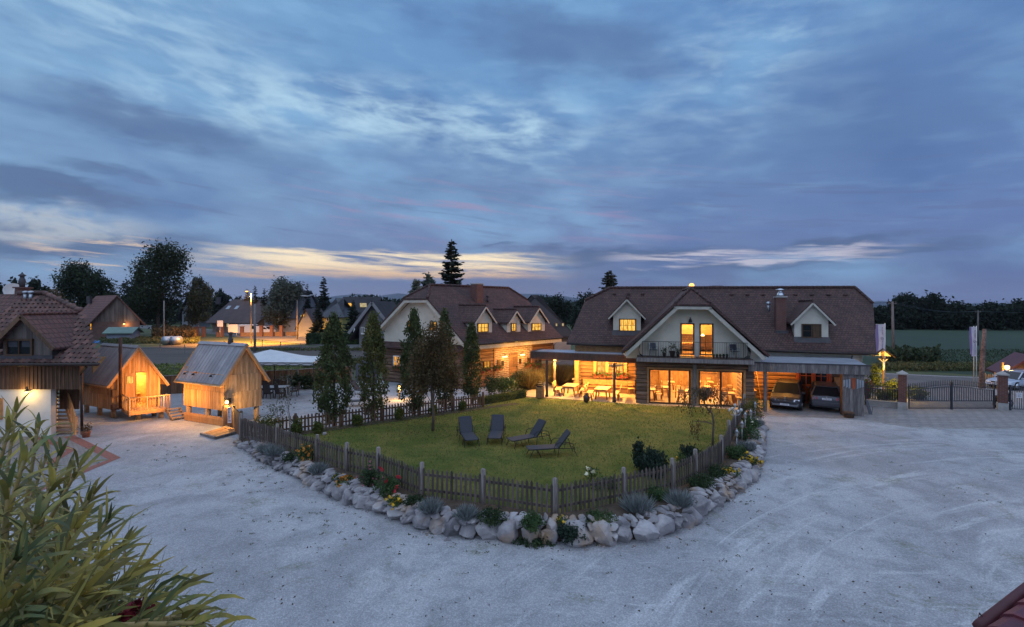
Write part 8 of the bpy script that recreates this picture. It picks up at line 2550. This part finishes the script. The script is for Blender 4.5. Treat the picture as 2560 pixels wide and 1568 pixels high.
part('body', 'black', t, lambda b: b.slab([(-.55, -.12, .4), (.1, -.12, .3), (.4, -.12, .6), (.45, -.12, .95), (.3, -.12, .95), (.15, -.12, .5), (-.1, -.12, .7), (-.6, -.12, .72)], (0, .24, 0)), .03); part('seat', 'fabric', t, lambda b: b.box(-.6, -.13, .72, -.02, .13, .82), .03); part('handlebar', 'iron', t, lambda b: b.tube([(.3, -.32, 1.02), (.38, 0, .98), (.3, .32, 1.02)], .02, 6))
t = thing('leaning_board', 'grey board propped against the right side of the carport shed', 'board', gr(2170, 1035)); b = MB(); b.beam(at(2178, 1040, 30.6), at(2166, 1000, 31.3), .16, .05); b.build('board', M['gate'], t); b = MB(); b.beam(at(2178, 1041, 30.6), at(2182, 1018, 31.6), .03, .03); b.build('strut', M['gate'], t)
p = gr(2122, 1044); t = thing('planter_tub', 'brown wooden tub in front of the carport shed boards', 'tub', p, YAW); part('tub', 'oldwood', t, lambda b: b.lathe((0, 0, 0), [(.26, 0), (.3, .3), (.31, .34), (.2, .35)], 14)); part('hoop', 'iron', t, lambda b: b.lathe((0, 0, .2), [(.295, 0), (.3, .04)], 14))

# ---- flags, bark column, wayside shrine, hut
M['flag'] = mat('white_lilac_flag_cloth', (.62, .58, .66), (.56, .52, .60), scale=2, rough=.8, trans=.3); M['purple'] = mat('purple_flag_cloth', (.24, .19, .36), rough=.8, trans=.3)
RT = (Matrix.Rotation(R(90), 3, 'X') @ Matrix.Rotation(R(-90), 3, 'Z')).to_euler()


def flag(lab, p, ztop, zbot, w, side=-1, stripe=.3, words=('ALLENERT', 'KOVINAROH')):
    t = thing('banner_flag', lab, 'flag', p, group='tall banner flags by the road')
    part('pole', 'white', t, lambda b: b.tube([(0, 0, 0), (0, 0, ztop + .1)], .035, 7)); part('top_bar', 'white', t, lambda b: b.beam((0, 0, ztop), (side * w, 0, ztop), .025, .025))
    for nm, m, f0, f1 in (('banner', 'flag', 0, 1 - stripe), ('banner_stripe', 'purple', 1 - stripe, 1)):
        b = MB(L_); b.sm = True
        fx = lambda f: side * w * f; fy = lambda f, z: .05 * math.sin(f * 7 + z * 1.7)
        for i in range(5):
            for j in range(10):
                a0, a1 = f0 + (f1 - f0) * i / 5, f0 + (f1 - f0) * (i + 1) / 5; z0, z1 = zbot + (ztop - zbot) * j / 10, zbot + (ztop - zbot) * (j + 1) / 10
                b.face([(fx(a0), fy(a0, z0), z0), (fx(a1), fy(a1, z0), z0), (fx(a1), fy(a1, z1), z1), (fx(a0), fy(a0, z1), z1)])
        o = b.build(nm, M[m], t)
        if nm == 'banner':
            xc = side * w * (1 - stripe) / 2; zm = (ztop + zbot) / 2; hh = ztop - zbot
            for wd, zc in ((words[0], zm + hh * .26), (words[1], zm - hh * .26)):
                tx = text_mesh(wd, hh * .062, M['ink'], (0, 0, 0), RT, None); tx.parent = o; tx.location = (xc, -.09, zc)
            r_ = MB(L_); [r_.tube([(xc + dx + .10 * math.cos(a * .5236), -.09, zm + dz + .10 * math.sin(a * .5236)) for a in range(13)], .012, 4, cap=False) for dx, dz in ((-.04, .03), (.04, -.03))]; r_.build('emblem', M['ink'], o)


flag('white lilac banner flag standing behind the lit wayside shrine', P(2212.5, 45), CAMZ - (811 - HZ) / FPX * 45, CAMZ - (882 - HZ) / FPX * 45, .85, -1, .28)
flag('white banner flag, right one of the pair beside the bark column', P(2441, 43), CAMZ - (818 - HZ) / FPX * 43, CAMZ - (891 - HZ) / FPX * 43, .50, -1, .2)
flag('white and purple banner flag, left one of the pair beside the bark column', P(2434.5, 43.6), CAMZ - (818 - HZ) / FPX * 43.6, CAMZ - (886 - HZ) / FPX * 43.6, .38, -1, .45, ('', ''))
p = P(2455, 40.4); t = thing('bark_column', 'tall standing tree trunk with mottled bark beside the flags', 'tree trunk', p); b = MB(); b.tube([p, p + Vector((0, 0, 1.6)), p + Vector((.1, 0, 3.4)), p + Vector((.22, 0, 4.9))], [.19, .17, .145, .125], 14); b.build('trunk', mat('mottled_bark', (.26, .16, .13), (.10, .065, .055), scale=5, rough=.95, bump=.8, bscale=9), t)
p = P(2208, 37); sh = thing('wayside_shrine', 'lit wooden wayside cross under a small gabled roof', 'shrine', p, R(-32))
part('post', 'oldwood', sh, lambda b: b.box(-.06, -.06, 0, .06, .06, 3.35)); part('cross_beam', 'oldwood', sh, lambda b: b.box(-.32, -.06, 2.75, .32, .06, 2.85)); part('roof', 'oldwood', sh, lambda b: (b.slab([(-.68, -.38, 3.0), (0, -.38, 3.6), (0, .3, 3.6), (-.68, .3, 3.0)][::-1], (0, 0, -.06)), b.slab([(0, -.38, 3.6), (.68, -.38, 3.0), (.68, .3, 3.0), (0, .3, 3.6)][::-1], (0, 0, -.06)))); part('back_panel', 'fl_white', sh, lambda b: b.slab([(-.5, .1, 3.0), (.5, .1, 3.0), (0, .1, 3.45)], (0, .04, 0)))
part('figure', 'fl_white', sh, lambda b: (b.tube([(0, -.12, 1.95), (0, -.13, 2.3), (0, -.13, 2.62)], [.05, .08, .07], 7), b.tube([(-.24, -.11, 2.8), (-.08, -.13, 2.62), (.08, -.13, 2.62), (.24, -.11, 2.8)], .03, 5), b.lathe((0, -.14, 2.66), [(.03, 0), (.06, .06), (.03, .13)], 8)))
lamp('POINT', (0, -.25, 3.22), 3.5, (1, .62, .14), .06).parent = sh; lamp('POINT', p + Vector((-.1, -1.3, 1.75)), 62, (1, .60, .10), .08)
for dx, dy, r, h, lab in ((-.45, .1, .5, 2.5, 'lit yellow green climber around the wayside cross'), (.5, -.4, .7, 1.3, 'lit round bush at the right foot of the wayside cross'), (1.5, -1.2, .8, .8, 'low lit bush behind the slatted railing'), (-1.3, -1.9, .7, .75, 'clipped dark green bush behind the left of the railing')): bush('shrine_bush', lab, p + Vector((dx, dy, 0)), r, h, 'lf_lit', 1300, .07, group='bushes around the wayside shrine', spread=.1)
bush('red_flower_bush', 'bush with red flowers between carport and shrine', P(2168, 35), .42, 1.75, 'lf_lit', 900, .06, 'fl_red', 60, .06, spread=.1)
h0 = P(2520, 44); t, F, w = simple_house('red_roofed_hut', 'small wooden hut with dark red roof beyond the estate car', h0, P(2632, 42.4), 3.2, 1.25, 2.45, 'oldwood', 'roof_red', .6, gable_front=True, cat='hut', ey=(.52, .85, 0))
b = MB(F); boards(b, 0, w, -.03, 1.2, 2.4, .16, .03, top=lambda x: 1.2 + 1.15 * (1 - abs(x - w / 2) / (w / 2))); logs(b, 0, w, -.12, .05, 1.2, .24); b.build('log_wall', M['log'], t)
p = P(2514, 43); t = thing('lantern_post', 'wooden lantern post with bright yellow light by the red roofed hut', 'lamp post', p)
part('post', 'beam', t, lambda b: (b.box(-.34, -.05, 0, -.2, .09, 1.85), b.beam((-.3, 0, 1.4), (.1, 0, 1.15), .06, .06))); part('lamp_glass', 'bulb', t, lambda b: b.lathe((.08, -.05, 1.2), [(.06, 0), (.16, .1), (.17, .3), (.1, .38)], 8)); lamp('POINT', p + Vector((.0, -.5, 1.4)), 16, (1, .6, .1), .1, t)
picket_fence('garden_pickets', 'low yellow lit picket fence between bark column and hut', [P(2462, 43), P(2487, 43), P(2509, 43)], .85, .16, .07, 'larch', 'larch', .05, .05)
p = P(886, 90); t = thing('closed_parasol', 'closed white parasol before the pale balcony house', 'parasol', p); part('canopy', 'canvas', t, lambda b: b.lathe((0, 0, .7), [(.25, 0), (.3, .3), (.2, 1.4), (.04, 2.0)], 10)); part('pole', 'white', t, lambda b: b.tube([(0, 0, 0), (0, 0, 2.8)], .04, 6))

# ---- porch roof corner below the viewpoint
e0, e1_ = at(2448, 1582, 4.2), at(2600, 1482, 4.95); e1_.z = e0.z; dd = (e1_ - e0).normalized(); pr = Vector((dd.y, -dd.x, 0)); sl_ = (pr + Vector((0, 0, .42))).normalized()
t = thing('porch_roof', 'corner of a dark red tiled porch roof below the viewpoint', 'roof', e0)
b = MB(); b.slab([e0, e0 + dd * 3, e0 + dd * 3 + sl_ * 2.2, e0 + sl_ * 2.2], (0, 0, -.06))
for r_ in range(7):
    for k in range(9):
        a = e0 + sl_ * (.06 + r_ * .27) + dd * (k * .34 - .06); nn = dd.cross(sl_); nn = nn if nn.z > 0 else -nn
        vs = [];
        for q, (u, hgt) in enumerate(((0, .0), (.05, .045), (.12, .05), (.20, .018), (.27, .005))):
            vs += [a + sl_ * u + nn * (hgt + .035), a + sl_ * u + dd * .37 + nn * (hgt + .012)]
        b.faces(vs, [(2 * i, 2 * i + 2, 2 * i + 3, 2 * i + 1) for i in range(4)] + [(0, 2, 4, 6, 8)])
M['porchtile'] = mat('dark_red_porch_tiles', (.15, .035, .04), (.10, .03, .042), scale=4, detail=6, rough=.5, rnd=.3, bump=.2, bscale=40)
b.build('roof_tiles', M['porchtile'], t)
b = MB(); b.tube([e0 + dd * .1 - pr * .03, e0 + dd * 3 - pr * .03], .05, 8); b.build('gutter', M['roof_red'], t)
b = MB(); q = at(2443, 1552, 4.35); b.tube([q, at(2449, 1533, 4.35), at(2462, 1552, 4.42)], .006, 5); b.build('wire_hook', M['roof_red'], t)
b = MB(); q = e0 + dd * 1.6 + pr * .3; b.box(q.x - .08, q.y - .08, 0, q.x + .08, q.y + .08, e0.z + .05); b.build('post', M['oldwood'], t)

# ---- big leafy balcony plant in the near left corner
M['lf_near'] = mat('lamp_tinted_grey_green_leaves', (.090, .118, .046), (.32, .25, .055), scale=6, detail=3, stretch=(1, 1, 1), rough=.5, rnd=.55, trans=.30, spec=.35)  # golden tone stands for warm lamp light, put into the leaf colour
M['stemnear'] = mat('ochre_plant_stems', (.34, .23, .08), (.24, .19, .08), scale=12, rough=.6)
pt_ = thing('balcony_plant', 'large bushy plant with long strappy grey green leaves close to the viewer', 'plant', (-1.4, 1.7, 5.0))
tips = [(20, 1080, 1.75), (95, 1070, 1.9), (150, 1130, 1.8), (200, 1165, 1.75), (60, 1150, 1.5), (235, 1235, 1.75), (130, 1215, 1.5), (20, 1220, 1.35), (270, 1300, 1.7), (190, 1320, 1.45), (90, 1310, 1.3), (310, 1365, 1.6), (245, 1400, 1.4), (150, 1400, 1.25), (40, 1400, 1.15), (345, 1430, 1.6), (290, 1480, 1.35), (200, 1490, 1.2), (110, 1500, 1.1), (30, 1520, 1.05), (380, 1500, 1.5), (330, 1560, 1.3), (240, 1570, 1.15), (425, 1560, 1.35), (455, 1540, 1.3), (508, 1556, 1.2), (600, 1606, 1.2), (150, 1590, 1.05), (50, 1620, 1.0), (-40, 1150, 1.6), (-40, 1320, 1.3), (440, 1475, 1.75), (500, 1555, 1.65), (120, 1130, 2.2), (40, 1030, 2.1), (210, 1270, 2.2), (280, 1420, 2.1), (160, 1300, 2.0), (350, 1520, 2.0)]
lb, sb3 = MB(), MB(); lb.sm = True
for ti, (sx, sy, Y) in enumerate(tips):
    tip = at(sx, sy, Y); root = at(-60 + sx * .32 + rng.uniform(-40, 40), 1660 + rng.uniform(0, 80), Y * .92 + .08)
    mid = tip.lerp(root, .5) + Vector((rng.uniform(-.04, .02), 0, .05)); pts = [root.lerp(mid, i / 4) for i in range(4)] + [mid.lerp(tip, i / 5) for i in range(6)]
    sb3.tube(pts, [.012 - .0008 * i for i in range(10)], 6)
    nl = 20 if sx > 380 else 29
    for k in range(nl):
        f = 1 - (k / nl) ** 1.25 * .78; q = f * (len(pts) - 1); i = min(len(pts) - 2, int(q)); c = pts[i].lerp(pts[i + 1], q - i)
        ax = (pts[i + 1] - pts[i]).normalized(); a = k * 2.39996 + ti; s1 = ax.cross(Vector((.3, 1, .1))).normalized(); s2 = ax.cross(s1)
        o = s1 * math.cos(a) + s2 * math.sin(a); Ln = rng.uniform(.09, .185) * (.55 + .45 * min(1, k / 8)) * (.8 + .25 * Y / 1.5); wd = rng.uniform(.0048, .0092) * (.7 + .3 * Y / 1.5)
        op = .35 + .75 * min(1, k / 12); d0 = (ax * (1.15 - op * .6) + o * op + Vector((-.04, 0, .20))).normalized(); sag = rng.choice((.1, .3, .5, .8, 1.3)); cur = c.copy(); vs = []
        tw = rng.uniform(-.5, .5)
        for j in range(6):
            g = j / 5; d = (d0 + Vector((0, 0, -sag * g * 1.1))).normalized(); side = d.cross(ax if abs(d.dot(ax)) < .95 else o).normalized(); nrm_ = side.cross(d); wj = wd * (math.sin(math.pi * min(.97, .18 + .8 * g)) ** .8)
            sd_ = (side * math.cos(tw * g) + nrm_ * math.sin(tw * g)); vs += [cur - sd_ * wj + nrm_ * wj * .35, cur + sd_ * wj + nrm_ * wj * .35]
            cur = cur + d * Ln / 5
        lb.faces(vs, [(2 * j, 2 * j + 1, 2 * j + 3, 2 * j + 2) for j in range(5)])
lb.build('foliage', M['lf_near'], pt_); sb3.build('stem', M['stemnear'], pt_)
bl = []
for sx, sy, Y in ((340, 1520, 1.35), (365, 1535, 1.35), (318, 1535, 1.3)):
    c = np.array(at(sx, sy, Y)); bl.append(c + nrg.normal(size=(60, 3)) * .011)
leaves('blossom', mat('dark_red_carnation', (.13, .008, .018), (.20, .012, .02), scale=30, rough=.7, rnd=.3), np.concatenate(bl), .010, pt_, asp=.8)
